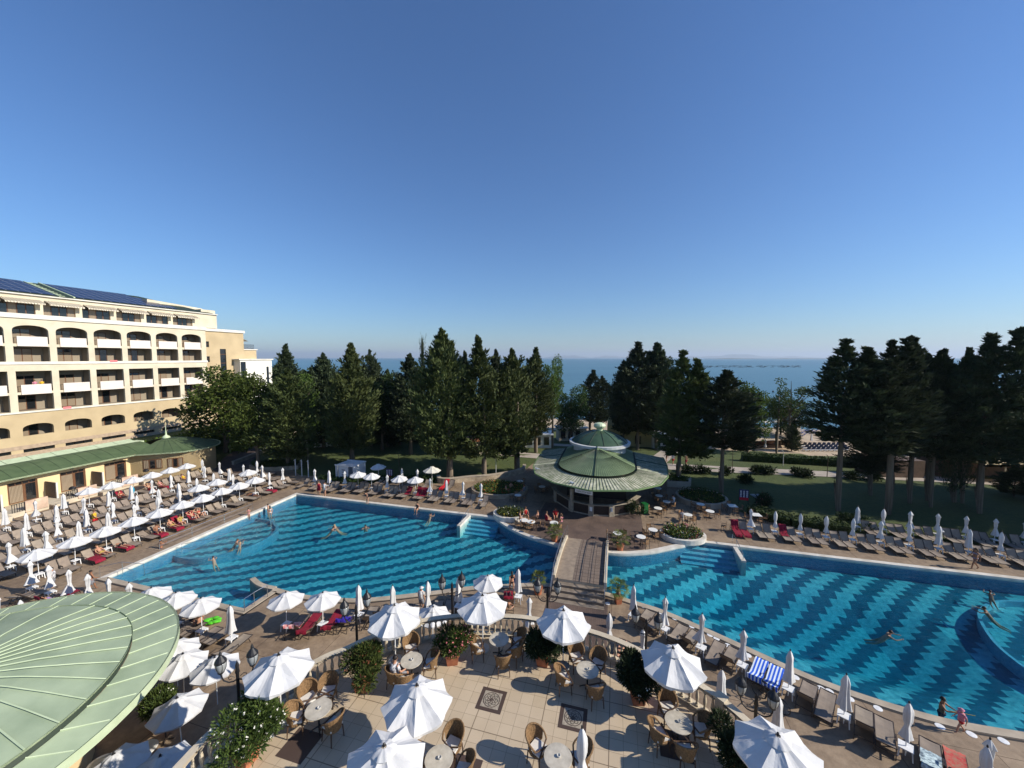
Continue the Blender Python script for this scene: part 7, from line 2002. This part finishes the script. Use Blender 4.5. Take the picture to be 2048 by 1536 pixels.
def ellip(g, c, rx, ry, rz_, M3=None, cut=None, n=10):
    vs = []; fs = []
    for i in range(n + 1):
        for j in range(12):
            t_ = PI * i / n; a = 2 * PI * j / 12; v_ = Vector((rx * math.sin(t_) * math.cos(a), ry * math.sin(t_) * math.sin(a), rz_ * math.cos(t_)))
            if cut is not None and v_.z < cut * rz_: v_.z = cut * rz_
            if M3: v_ = M3 @ v_
            vs.append(c + v_)
    for i in range(n):
        for j in range(12): fs.append((i * 12 + j, (i + 1) * 12 + j, (i + 1) * 12 + (j + 1) % 12, i * 12 + (j + 1) % 12))
    g.add(vs, fs)
def frame3(up):
    up = up.normalized(); fr = Vector((1, 0, 0)); fr = fr - up * fr.dot(up); fr = fr.normalized() if fr.length > .1 else Vector((0, 0, 1)); sd_ = up.cross(fr)
    return Matrix((fr, sd_, up)).transposed()
PM = {}
for kd in ('stand', 'walk', 'bend', 'arms', 'sit', 'recline', 'knees', 'prone', 'swim'):
    J = pose(kd); body = skin_body('body', J)
    hm = frame3(J['top'] - J['nec'])
    g = MB(); ellip(g, J['hed'] + hm @ Vector((-.018, 0, .035)), .105, .093, .115, hm, -.25)
    hs = g.mesh('hair', HAIRD, True)
    g = MB(); ellip(g, J['hed'] + hm @ Vector((-.018, 0, .035)), .108, .095, .118, hm, -.25); g.tube([J['hed'] + hm @ Vector((-.07, 0, .02)), J['hed'] + hm @ Vector((-.10, 0, -.12)), J['hed'] + hm @ Vector((-.09, 0, -.30))], [.075, .075, .035], 8)
    hl = g.mesh('hair', HAIRD, True)
    g = MB(); ellip(g, J['hed'] + hm @ Vector((-.0, 0, .05)), .12, .11, .10, hm, -.1); g.lathe([(.17, -.005), (.17, .006), (.1, .012)], 14); 
    for i in range(len(g.v) - 42, len(g.v)): g.v[i] = tuple(J['hed'] + hm @ (Vector(g.v[i]) + Vector((.02, 0, .05))))
    ht_ = g.mesh('hat', HAIRD, True)
    def limb(g, a, b_, r0, r1, t_=1.0): g.tube([a, a.lerp(b_, .5 * t_), a.lerp(b_, t_)], [r0, (r0 + r1) / 2, r1], 10)
    g = MB(); limb(g, J['pel'] + (J['spi'] - J['pel']) * .35, J['pel'] - (J['spi'] - J['pel']) * .1, .150, .155)
    for k_ in 'lr': limb(g, J['hi' + k_], J['kn' + k_], .115, .09, .35)
    trunks = g.mesh('shorts', HAIRD, True)
    g = MB()
    for k_ in 'lr': limb(g, J['hi' + k_], J['kn' + k_], .12, .095, .85)
    limb(g, J['pel'] + (J['spi'] - J['pel']) * .35, J['pel'] - (J['spi'] - J['pel']) * .1, .155, .16); shorts = g.mesh('shorts', HAIRD, True)
    g = MB(); g.tube([J['pel'], J['spi'], J['che'], J['che'].lerp(J['nec'], .62), J['nec'].lerp(J['che'], .1)], [.17, .158, .185, .15, .075], 12)
    for k_ in 'lr': limb(g, J['sh' + k_], J['el' + k_], .078, .065, .6)
    shirt = g.mesh('shirt', HAIRD, True)
    g = MB(); g.tube([J['hil'].lerp(J['hir'], .5).lerp(J['knl'].lerp(J['knr'], .5), .35 if kd in ('stand', 'walk', 'arms', 'bend') else .1), J['pel'], J['spi'], J['che'], J['che'].lerp(J['nec'], .5)], [.17, .168, .145, .172, .13], 12)
    suit = g.mesh('swimsuit', HAIRD, True)
    g = MB(); limb(g, J['pel'] + (J['spi'] - J['pel']) * .25, J['pel'] - (J['spi'] - J['pel']) * .15, .152, .15); limb(g, J['che'] - (J['che'] - J['spi']) * .2, J['che'] + (J['nec'] - J['che']) * .2, .168, .165); bik = g.mesh('bikini', HAIRD, True)
    PM[kd] = dict(body=body, short=hs, long=hl, hat=ht_, trunks=trunks, shorts=shorts, shirt=shirt, suit=suit, bikini=bik)
def person(kd, loc, rz, label, wear=(), hair=('short', HAIRD), skin=None, scale=1.0, group=None):
    r = empty('person', tuple(loc), rz, label, 'person', group); r.scale = (scale,) * 3
    def add(me, mat, nm):
        o = bpy.data.objects.new(nm, me); COL.objects.link(o); o.parent = r; o.material_slots[0].link = 'OBJECT'; o.material_slots[0].material = mat
    add(PM[kd]['body'], skin or SKIN, 'body'); add(PM[kd][hair[0]], hair[1], 'hair' if hair[0] != 'hat' else 'hat')
    for w_, m_ in wear: add(PM[kd][w_], m_, {'trunks': 'shorts', 'suit': 'swimsuit'}.get(w_, w_))
    return r
WT = cloth('white', (.72, .71, .70)); BK = cloth('black', (.015, .015, .018)); RD = cloth('red', (.5, .02, .02)); YW = cloth('yellow', (.75, .48, .03)); GY = cloth('grey', (.22, .22, .24)); BL = cloth('blue', (.03, .12, .40)); PK = cloth('pink', (.65, .25, .33)); NV = cloth('navy', (.02, .025, .07)); FL = cloth('floral', (.55, .45, .5), (.05, .04, .12)); ST_ = cloth('striped', (.72, .70, .70), (.08, .08, .10))
CR = cloth('crimson', (.3, .01, .03)); VI = cloth('violet', (.35, .22, .45)); YB2 = cloth('patterned', (.7, .5, .1), (.03, .02, .02))
def onl(k_, kd, label, **kw):
    L, a, key = OCC[k_]; dz = .0
    return person(kd, L + Vector((0, 0, -.02)), a, label, **kw)
p_ = P(808, 1345, TZ + .45); p_.z = TZ + .02
tb_ = P(823, 1320, TZ + .75)
# the seated man takes the left armchair of his table
chs = [o for o in bpy.data.objects if o.get('label', '').startswith('wicker armchair, left seat at the table of the seated man')]
c_ = chs[0]; person('sit', tuple(c_.location + Vector((-.0, 0, .07))), c_.rotation_euler.z, 'man in striped T-shirt and grey shorts sitting at a terrace table', [('shirt', ST_), ('shorts', GY)], ('short', HAIRD))
person('walk', P(1024, 1187), 1.9, 'woman in dark swimsuit walking by the folded parasol near the bridge', [('bikini', BK)], ('long', HAIRD), scale=.93)
onl((7, 6, 1), 'prone', 'person lying on a crimson towel beside the walking woman', wear=[('trunks', BK)], hair=('short', HAIRB))
person('stand', P(843, 1222), 1.2, 'man in white shirt and hat standing behind the terrace balustrade', [('shirt', WT), ('shorts', GY)], ('hat', WT), scale=.95)
person('stand', P(638, 990), -.9, 'person in dark red dress standing at the far left pool corner', [('suit', CR), ('shorts', CR)], ('long', HAIRB))
person('stand', P(650, 992), -2.0, 'person in white top and black shorts standing at the far left pool corner', [('shirt', WT), ('trunks', WT)], ('long', HAIRD))
person('bend', P(735, 1007), -1.9, 'woman in black swimsuit bending on the far pool kerb', [('suit', BK)], ('long', HAIRD), scale=.97)
person('sit', P(834, 1020) + Vector((0, .2, -.40)), -1.8, 'woman in black swimsuit sitting on the far pool kerb', [('suit', BK)], ('short', HAIRD), scale=.95)
person('stand', P(541, 1040, -.9), 2.2, 'child in white swimwear standing in the shallow corner', [('bikini', WT)], ('long', HAIRD), scale=.9)
person('stand', P(537, 1034, -.9), 3.6, 'child facing another child in the shallow corner', [('trunks', NV)], ('short', HAIRD), scale=.85)
person('arms', P(498, 1040, -.5), -1.0, 'child with folded arms standing at the shallow corner edge', [('bikini', PK)], ('short', HAIRD), scale=.75)
def sw(px, py, rz, label, sc_=1.0, **kw):
    q = P(px, py, WL); person('swim', (q.x, q.y, WL - 1.10 * sc_), rz, label, scale=sc_, **kw)
sw(473, 1084, 1.0, 'reddish skinned adult swimming beside the shallow ledge', hair=('short', HAIRB))
sw(480, 1088, 2.0, 'child swimming next to the adult at the shallow ledge', .7, hair=('short', HAIRG))
sw(427, 1118, 2.5, 'dark haired swimmer alone in the near left of the basin', .85)
sw(665, 1058, .3, 'swimmer left one of the pair in the middle of the left basin', hair=('short', HAIRD)); sw(671, 1054, 3.3, 'swimmer right one of the pair in the middle of the left basin', hair=('short', HAIRG))
sw(731, 1054, -1.2, 'swimmer with spread arms right of the pair in the left basin', hair=('short', HAIRD))
sw(861, 1031, 1.2, 'swimmer close to the far edge of the left basin', .9)
person('arms', P(323, 1118, -.95), 1.5, 'tanned man wading along the left edge of the basin', [('trunks', NV)], ('short', HAIRD), skin=SKINT)
sw(1777, 1268, -.5, 'dark haired swimmer in the middle of the right basin', hair=('short', HAIRD)); sw(1972, 1222, 2.3, 'swimmer near the whirlpool wall', skin=SKINT); sw(1981, 1187, 1.0, 'swimmer beyond the whirlpool wall, only the head showing', .8, skin=SKINT)
person('arms', P(1880, 1462, -1.3), -1.0, 'man standing in the pool holding a yellow toy rod', [('trunks', NV)], ('short', HAIRD), skin=SKINT)
q = P(1880, 1412, -.0); g = MB(); g.tube([(q.x + .15, q.y - .3, .05), (q.x + .75, q.y - .75, .25)], .012, 5); tag(g.build('toy_rod', YELF), 'thin yellow toy rod held between man and child', 'toy')
person('walk', P(1920, 1466), 2.9, 'child in pink hat walking on the near kerb of the right basin', [('shirt', PK), ('trunks', RD)], ('hat', PK), scale=.66)
person('walk', P(1949, 1139), 2.9, 'woman in patterned bikini walking in shade past the right loungers', [('bikini', FL)], ('long', HAIRB), skin=SKINT)
# left deck
person('walk', P(190, 1055), .6, 'lifeguard in yellow shirt and red shorts walking between the rows', [('shirt', YW), ('shorts', RD)], ('short', HAIRB))
onl((5, 1, 1), 'recline', 'sunbather in patterned shorts on the front left loungers', wear=[('trunks', YB2)], hair=('short', HAIRB))
onl((5, 2, 0), 'prone', 'sunbather lying face down in the front left row', wear=[('trunks', BK)], hair=('short', HAIRB))
onl((5, 3, 1), 'sit', 'tanned man sitting with his bare back to the bungalow', wear=[('trunks', NV)], hair=('short', HAIRD), skin=SKINT)
onl((5, 4, 0), 'recline', 'sunbather in patterned shorts in the middle of the front row', wear=[('trunks', YB2)], hair=('short', HAIRD))
onl((5, 4, 1), 'sit', 'person in yellow patterned shirt sitting in the front row', wear=[('shirt', YB2), ('trunks', PK)], hair=('short', HAIRB))
onl((5, 5, 0), 'knees', 'sunbather with arms behind the head and knees raised', wear=[('trunks', WT)], hair=('short', HAIRD))
onl((5, 5, 1), 'knees', 'sunbather with raised knees on a red towel in the front row', wear=[('bikini', RD)], hair=('long', HAIRD))
onl((1, 4, 0), 'recline', 'sunbather near the blue bag under the bungalow parasols', wear=[('bikini', RD)], hair=('short', HAIRB))
onl((1, 5, 1), 'knees', 'pink skinned sunbather in the group by the bungalow, left', wear=[('trunks', RD)], hair=('short', HAIRG))
onl((1, 6, 0), 'recline', 'pink skinned sunbather in the group by the bungalow, right', wear=[('bikini', PK)], hair=('long', HAIRG))
onl((1, 7, 1), 'recline', 'sunbather in bright yellow and pink near the bungalow corner', wear=[('suit', YW)], hair=('short', HAIRD))
onl((5, 8, 1), 'prone', 'sunbather lying in the front row near the far pool corner', wear=[('trunks', NV)], hair=('short', HAIRD), skin=SKINT)
person('stand', P(107, 1182), -2.6, 'man in white printed T-shirt standing above the copper roof', [('shirt', ST_), ('shorts', GY)], ('short', HAIRD))
person('walk', P(184, 1182), 1.2, 'tanned boy with a light blue cloth at the near left pool corner', [('shorts', GY)], ('short', HAIRD), skin=SKINT, scale=.88)
onl((6, 1, 1), 'knees', 'child in violet clothes on a towel near the copper roof', wear=[('shirt', VI)], hair=('short', HAIRD), scale=.8)
L = P(400, 1262); person('sit', tuple(L), 2.6, 'person seated under the parasol beside the green float', [('trunks', BK)], ('short', HAIRD))
L = P(392, 1255); person('sit', tuple(L + Vector((-.3, .1, 0))), 1.0, 'second person seated under the parasol beside the green float', [('suit', NV)], ('long', HAIRB))
g = MB(); q = P(425, 1245); 
for i in range(9): a = i * .7; ellip(g, Vector((.35 * math.cos(a), .22 * math.sin(a), .1 + .03 * (i % 3))), .2, .13, .09)
o = g.build('pool_float', M('float_green', (.10, .50, .03), .35, noise=False)); o.location = q; tag(o, 'bright green inflatable float lying on the deck', 'float')
# bar guests
gst = [(1040, 1047, .0, 'sit', [('bikini', BK)], 'long', 'woman at the first guest table left of the bridge'), (1051, 1038, -1.2, 'sit', [('suit', RD)], 'long', 'guest in red behind the first table left of the bridge'), (1075, 1046, 2.6, 'sit', [('trunks', BK)], 'short', 'bare chested guest right of the second table'), (1093, 1048, .4, 'sit', [('suit', CR)], 'short', 'guest in crimson at the third table left of the bridge'), (1111, 1040, -1.7, 'sit', [('shirt', RD)], 'long', 'guest in bright red top behind the third table'), (1122, 1052, 2.8, 'sit', [('bikini', PK)], 'long', 'guest in pink right of the third table'),
       (1012, 990, 0, 'sit', [('trunks', BK)], 'short', 'bare chested guest in deep shade, leftmost'), (1022, 984, -1, 'sit', [('trunks', RD)], 'short', 'guest in deep shade with red shorts'), (1048, 990, 2.9, 'sit', [('shirt', GY)], 'short', 'guest in grey shirt beside the blue topped table')]
for px, py, rz_, kd, wr, hr, lb in gst: person(kd, P(px, py), rz_, lb, wr, (hr, HAIRB))
person('sit', P(1346, 1012), 2.9, 'man in white shirt sitting at a sunny bar table', [('shirt', WT), ('shorts', WT)], ('short', HAIRD))
person('walk', P(1363, 1053), 1.9, 'man in grey shirt walking past the bar tables', [('shirt', GY), ('shorts', cloth('beige', (.4, .33, .25)))], ('short', HAIRD), skin=SKINT)
person('walk', P(1333, 925), -2.6, 'woman walking in shade at the park road, leftmost of three', [('bikini', BK)], ('long', HAIRD)); person('walk', P(1346, 929), -2.6, 'man in white shirt and red shorts on the park road, middle of three', [('shirt', WT), ('shorts', RD)]); person('walk', P(1372, 932), -2.8, 'person in white hat and dark shorts on the park road, right of three', [('shorts', CR)], ('hat', WT))
# sunbathers behind the balustrade
for i, (px, py, lb) in enumerate([(1240, 1302, 'sunbather lying behind the balustrade right of the path, first'), (1252, 1310, 'sunbather lying behind the balustrade right of the path, second'), (1270, 1318, 'sunbather lying behind the balustrade right of the path, third')]):
    q = P(px, py, .4); place('lounger_flat', Vector((q.x, q.y, 0)), R(60), 'taupe lounger flat behind the balustrade right of the path, %s' % ORD[i]); person('prone', (q.x, q.y, -.02), R(60), lb, [('bikini', PK if i == 1 else BK)], ('long', HAIRB))
# couple on the hotel balcony
person('stand', tuple(W(UF - .5, 35.0, 11.55)), UANG, 'person in pink leaning on the hotel balcony, left of a couple', [('shirt', PK)], ('short', HAIRB)); person('stand', tuple(W(UF - .5, 35.7, 11.55)), UANG, 'person in yellow leaning on the hotel balcony, right of a couple', [('shirt', YW)], ('short', HAIRB))
q = W(UF + .1, 43.9, 15.98); g = MB(); g.box((0, 0, -.05), (.06, 1.0, .35), UANG); o = g.build('towel', M('pink_towel', (.7, .2, .2), .9, noise=False)); o.location = q; tag(o, 'pink towel hanging over the upper hotel ledge', 'towel')
q = W(UF + .1, 37.9, 8.9); g = MB(); g.box((0, 0, -.05), (.06, .9, .35), UANG); o = g.build('towel', MATS['pink_towel']); o.location = q; tag(o, 'pink towel hanging over the lower hotel ledge', 'towel')
q = W(-53.3, 29.7, 0); g = MB(); ellip(g, Vector((0, 0, 1.3)), .16, .16, .42); o = g.build('bag', M('turquoise', (.02, .30, .45), .7, noise=False)); o.location = q; tag(o, 'turquoise bag hanging from a parasol near the bungalow', 'bag')
# prams and dark furniture on the bungalow terraces
def pram(u_, v_, lb):
    r = empty('pushchair', tuple(W(u_, v_, .5)), UANG + .5, lb, 'pushchair')
    g = MB(); ellip(g, Vector((0, 0, .75)), .35, .25, .3, None, -.2); g.build('hood', BLACKM, r)
    g = MB(); g.bar((-.3, -.2, .1), (.4, -.2, 1.0), .03); g.bar((-.3, .2, .1), (.4, .2, 1.0), .03); g.bar((.4, -.2, 1.0), (.4, .2, 1.0), .03); g.build('frame', STEEL, r)
    for x, y in ((-.3, -.22), (-.3, .22), (.2, -.22), (.2, .22)):
        g = MB(); g.lathe([(.11, -.02), (.11, .02)], 12); 
        g.xform(Matrix.Translation((x, y, .11)) @ Matrix.Rotation(PI / 2, 4, 'X')); g.build('wheel', BLACKM, r)
pram(-60.9, 28.3, 'black pushchair on the nearest bungalow terrace'); pram(-60.9, 37.0 - 1.5, 'black pushchair by the far bungalow window'); pram(-60.7, 32.5, 'dark pushchair on the middle bungalow terrace')
# bicycle leaning by the right balustrade
r = empty('bicycle', tuple(P(1540, 1410)), R(-58), 'black bicycle parked under the nearest deck lamp', 'bicycle')
for x in (-.5, .5):
    g = MB(); g.tube([(x + .33 * math.cos(a), 0, .34 + .33 * math.sin(a)) for a in [2 * PI * i / 20 for i in range(21)]], .02, 5)
    for i in range(6): a = PI * i / 6; g.bar((x + .32 * math.cos(a), 0, .34 + .32 * math.sin(a)), (x - .32 * math.cos(a), 0, .34 - .32 * math.sin(a)), .006)
    g.build('wheel', BLACKM, r)
g = MB(); g.tube([(-.5, 0, .34), (-.15, 0, .32), (.35, 0, .75), (-.25, 0, .78), (-.15, 0, .32)], .018, 6); g.tube([(-.5, 0, .34), (-.25, 0, .78), (-.28, 0, .92)], .015, 6); g.tube([(.5, 0, .34), (.35, 0, .75), (.32, 0, .95)], .016, 6); g.build('frame', BLACKM, r)
g = MB(); g.tube([(.32, -.27, .95), (.34, 0, .97), (.32, .27, .95)], .014, 6); g.build('handlebar', STEEL, r)
g = MB(); ellip(g, Vector((-.28, 0, .94)), .13, .07, .035); g.build('saddle', BLACKM, r)
# birds on the bar roof
for i, q in enumerate([W(-8.6, 42.6, 3.52), W(-4.2, 38.75, 3.52)]):
    g = MB(); ellip(g, Vector((0, 0, .12)), .24, .09, .09); ellip(g, Vector((.22, 0, .24)), .06, .05, .05); g.tube([(.26, 0, .24), (.34, 0, .22)], [.02, .005], 5); g.tube([(0, .03, .0), (0, .03, .1)], .008, 4); g.tube([(0, -.03, .0), (0, -.03, .1)], .008, 4); g.tube([(-.18, 0, .14), (-.40, 0, .12)], [.06, .02], 6)
    o = g.build('seagull', PLAST, None, True); o.location = q; o.rotation_euler = (0, 0, 2.5); tag(o, ('white gull on the left part of the bar roof edge', 'white gull near the front edge of the bar roof')[i], 'bird')
# ------------------------------------------------------------------ far things: beach terrace, hills, islets
def ridge_line(name, x0, x1, y, h, seed, mat, k=60, label=None):
    rnd = random.Random(seed); g = MB(); n_ = k
    ph = [rnd.random() * 6.28 for _ in range(5)]
    hs = []
    for i in range(n_ + 1):
        t_ = i / n_; e = min(1, min(t_, 1 - t_) * 5)
        hs.append(h * e * (.55 + .28 * math.sin(t_ * 9 + ph[0]) + .16 * math.sin(t_ * 21 + ph[1]) + .06 * math.sin(t_ * 55 + ph[2])))
    for row, (dy, f_) in enumerate(((0, 0), (h * 1.5, .8), (h * 3, 1.0), (h * 7, 0))):
        for i in range(n_ + 1):
            g.v.append((x0 + (x1 - x0) * i / n_, y + dy, -5.5 + max(0, hs[i]) * f_))
    for r_ in range(3):
        for i in range(n_): o = r_ * (n_ + 1) + i; g.f.append((o, o + 1, o + n_ + 2, o + n_ + 1)); g.m.append(0)
    return tag(g.build(name, mat, None, True), kind='structure')
HILLM = M('far_hill', (.09, .12, .10), .95, (.06, .09, .06), scale=.0006)
def xr(px, y): return (px - 1024) / FPX * y
ridge_line('hills', xr(1085, 26000), xr(1270, 26000), 26000, 260, 2, HILLM)
ridge_line('hills', xr(1325, 22000), xr(1700, 22000), 22000, 240, 5, HILLM, 90)
ridge_line('headland', xr(1400, 7000), xr(1880, 7000), 7000, 24, 8, M('far_shore', (.14, .15, .12), .95, (.07, .09, .06), scale=.02), 120)
ridge_line('headland', xr(1990, 2600), xr(2300, 2600), 2600, 26, 9, MATS['far_shore'], 90)
# dark mussel farm lines out in the bay
g = MB(); rnd = random.Random(4)
y0 = 22.0 * FPX / (733 - 715.5)
for i in range(170):
    px = rnd.uniform(1405, 1505) if rnd.random() < .55 else rnd.uniform(1512, 1602); y = y0 * rnd.uniform(.90, 1.10); g.box((xr(px, y), y, -5.3), (rnd.uniform(3, 9), 1.2, .7))
tag(g.build('mussel_farm', M('farm_dark', (.05, .07, .08), .8, noise=False)), kind='stuff')
for i, (px, py, lb) in enumerate([(1546, 784.5, 'small dark buoy alone on the sea right of centre')]):
    p_ = P(px, py, -5.5); g = MB(); g.lathe([(.5, 0), (.6, .4), (.3, 1.0), (.05, 1.2)], 10); o = g.build('buoy', BLACKM); o.location = p_; tag(o, lb, 'buoy')
# beach terrace with parasols and loungers
def PT(px, py):
    q = P(px, py, 0)
    for _ in range(6): q = P(px, py, terrain(q.x, q.y))
    return q
BLUE = M('blue_lounger', (.02, .05, .30), .6, noise=False)
def mini_lounger(key, mat):
    r = empty('beach_lounger', label='x', cat='sun lounger'); g = MB(); g.box((.3, 0, .3), (1.3, .6, .06)); g.build('seat', mat, r); g = MB(); g.bar((-.35, 0, .32), (-.8, 0, .8), .6, .05); g.build('backrest', mat, r)
    g = MB(); 
    for x in (-.3, .85):
        for s in (-1, 1): g.bar((x, s * .28, 0), (x, s * .28, .3), .05)
    g.bar((-.4, -.32, .32), (.95, -.32, .32), .05); g.bar((-.4, .32, .32), (.95, .32, .32), .05); g.build('frame', PLAST, r); PROTO[key] = [r, False]
mini_lounger('bl', BLUE); mini_lounger('bw', M('grey_sling', (.12, .12, .14), .7, noise=False))
bu = [(1530, 862), (1550, 862), (1606, 868), (1520, 850), (1565, 852), (1590, 856), (1625, 862)]
for i, (px, py) in enumerate(bu):
    q = PT(px, py); place('u_cream', q, i, 'far open parasol on the beach terrace between the right trees, %s from the left' % ORD[i], 'open parasols on the beach terrace', 1.15)
k_ = 0
for j in range(3):
    for i in range(11):
        px = 1518 + i * 11 + j * 4; py = 864 + j * 4.5
        if k_ >= 30: break
        q = PT(px, py); place('bl', q, R(150), 'blue beach lounger in the far row behind the hedge, %s from the left' % ORD[k_], 'blue loungers on the beach terrace'); k_ += 1
k_ = 0
for j in range(3):
    for i in range(9):
        px = 1606 + i * 9.5 + j * 4; py = 893 + j * 4.5
        q = PT(px, py); place('bw', q, R(200), 'grey beach lounger with white frame behind the hedge, %s from the left' % ORD[k_], 'grey loungers behind the hedge'); k_ += 1
for i, (px, py) in enumerate([(1622, 888), (1642, 886), (1660, 889)]):
    q = PT(px, py); closed(q, 'folded white parasol behind the hedge near the right trees, %s from the left' % ORD[i], None)
for i, (px, py) in enumerate([(1507, 900), (1530, 902)]):
    q = PT(px, py); closed(q, 'folded grey white parasol on the sandy square, %s from the left' % ORD[i], None)
sheet('sandy_square', [tuple(PT(*q)[:2]) for q in [(1440, 898), (1600, 898), (1600, 878), (1440, 880)]], MATS['sand'], -.85 + .9)
# rockery wall on the beach terrace
g = MB(); rnd = random.Random(8)
for i in range(60):
    px = rnd.uniform(1490, 1575); q = PT(px, 887 + rnd.uniform(-3, 3)); ellip(g, q + Vector((0, 0, rnd.uniform(.2, 1.4))), rnd.uniform(.5, 1.1), rnd.uniform(.5, .9), rnd.uniform(.4, .8), None, None, 5)
tag(g.build('rockery', M('red_rock', (.42, .25, .16), .9, (.26, .15, .10), scale=.8, bump=.6)), 'reddish rock wall between the sandy square and the beach terrace', 'rock wall')
# beach bar building with cream awning at right edge
r = empty('beach_bar', tuple(PT(2010, 968)), 0, 'low wooden beach bar with cream awning at the right edge', 'bar')
g = MB(); g.box((2, 5, 1.5), (14, 3, 3)); g.box((-11.5, 4, 1.2), (7, 3, 2.4)); g.build('wall', M('brown_boards', (.12, .075, .05), .8, (.08, .05, .035), scale=2), r)
g = MB(); g.add([(-3.5, 0, 2.6), (10, 0, 2.6), (10, 4.5, 3.7), (-3.5, 4.5, 3.7), (-3.5, 0, 2.3), (10, 0, 2.3)], [(0, 1, 2, 3), (3, 2, 1, 0), (4, 5, 1, 0), (0, 1, 5, 4)]); g.build('awning', M('cream_awning', (.78, .66, .42), .9, noise=False), r)
g = MB()
for x in (-3.3, 0, 3.3, 6.6, 9.8): g.bar((x, .1, 0), (x, .1, 2.5), .12)
g.build('post', STONE, r)
# yellow building and white stalls behind the bar dome
r = empty('beach_house', tuple(W(3.0, 82)), UANG, 'yellow gabled house half hidden between the dome and dark conifers', 'house')
g = MB(); z_ = terrain(*W(3, 82)[:2]); r.location.z = z_
g.box((0, 0, 2.2), (9, 7, 4.4)); g.add([(-4.5, -3.5, 4.4), (4.5, -3.5, 4.4), (4.5, 3.5, 4.4), (-4.5, 3.5, 4.4), (-3.6, 0, 7.4), (3.6, 0, 5.4)], [(0, 1, 5, 4), (2, 3, 4, 5), (1, 2, 5), (3, 0, 4)]); g.build('wall', M('olive_yellow', (.42, .36, .17), .9, (.36, .30, .14), scale=1), r)
g = MB(); g.box((-2, -3.52, 1.6), (1.2, .06, 1.6)); g.box((1.5, -3.52, 1.6), (1.2, .06, 1.6)); g.build('window', GLASSD, r)
for i, (px, py, w_, h_, lb) in enumerate([(1075, 893, 5, 2.6, 'low cream kiosk seen between trunks left of the dome'), (1142, 880, 6, 2.8, 'pale kiosk behind the dome left shoulder'), (1330, 893, 7, 2.8, 'cream kiosk row between the trunks right of the dome'), (960, 905, 5, 2.4, 'pale kiosk behind the central conifers'), (650, 890, 6, 2.6, 'white low building between the left conifers'), (620, 868, 9, 4.5, 'white villa half hidden behind the left trees'), (690, 878, 8, 2.2, 'long pale low wall building behind the left lawn')]):
    q = PT(px, py); r = empty('kiosk', tuple(q), .1 * i, lb, 'kiosk'); g = MB(); g.box((0, 0, h_ / 2), (w_, 3, h_)); g.build('wall', STONE if i % 2 else TRIM, r)
    g = MB(); g.box((0, 0, h_ + .1), (w_ + .8, 3.8, .2)); g.build('roof', TERRA if i in (3, 5) else PLAST, r); g = MB()
    for x in range(int(w_ / 1.6)): g.box((-w_ / 2 + .9 + x * 1.6, -1.52, h_ * .55), (1.0, .06, h_ * .6))
    g.build('window', GLASSD, r)
drop_unused()
# put every assembled thing's origin at its own base
bpy.context.view_layer.update()
for o in list(COL.objects):
    if o.type == 'EMPTY' and o.parent is None and o.location.length < 1e-6:
        st = list(o.children); al = []
        while st: x = st.pop(); al.append(x); st += list(x.children)
        cs = [x.matrix_world @ Vector(c_) for x in al if x.type == 'MESH' and len(x.data.vertices) for c_ in x.bound_box]
        if not cs: continue
        lo = [min(c_[i] for c_ in cs) for i in range(3)]; hi = [max(c_[i] for c_ in cs) for i in range(3)]
        b_ = Vector(((lo[0] + hi[0]) / 2, (lo[1] + hi[1]) / 2, lo[2])); o.location = b_
        for x in o.children: x.location = x.location - b_
print('objects', len(COL.objects))
for o in COL.objects:
    if o.parent is None and o.get('label') and not 4 <= len(o['label'].split()) <= 16: print('LABEL', len(o['label'].split()), o.name, o['label'])
# ------------------------------------------------------------------ air
g = MB(); g.box((0, 16500, 200), (96000, 38000, 424))
hz = g.build('haze', []); tag(hz, kind='stuff')
m = bpy.data.materials.new('haze_air'); m.use_nodes = True; t = m.node_tree
t.nodes.remove(t.nodes['Principled BSDF'])
pv = t.nodes.new('ShaderNodeVolumePrincipled'); pv.inputs['Density'].default_value = 6.5e-5; pv.inputs['Color'].default_value = (.72, .84, 1.0, 1); pv.inputs['Anisotropy'].default_value = .2
t.links.new(pv.outputs[0], t.nodes['Material Output'].inputs['Volume']); hz.data.materials.append(m)
sc.cycles.volume_bounces = 0
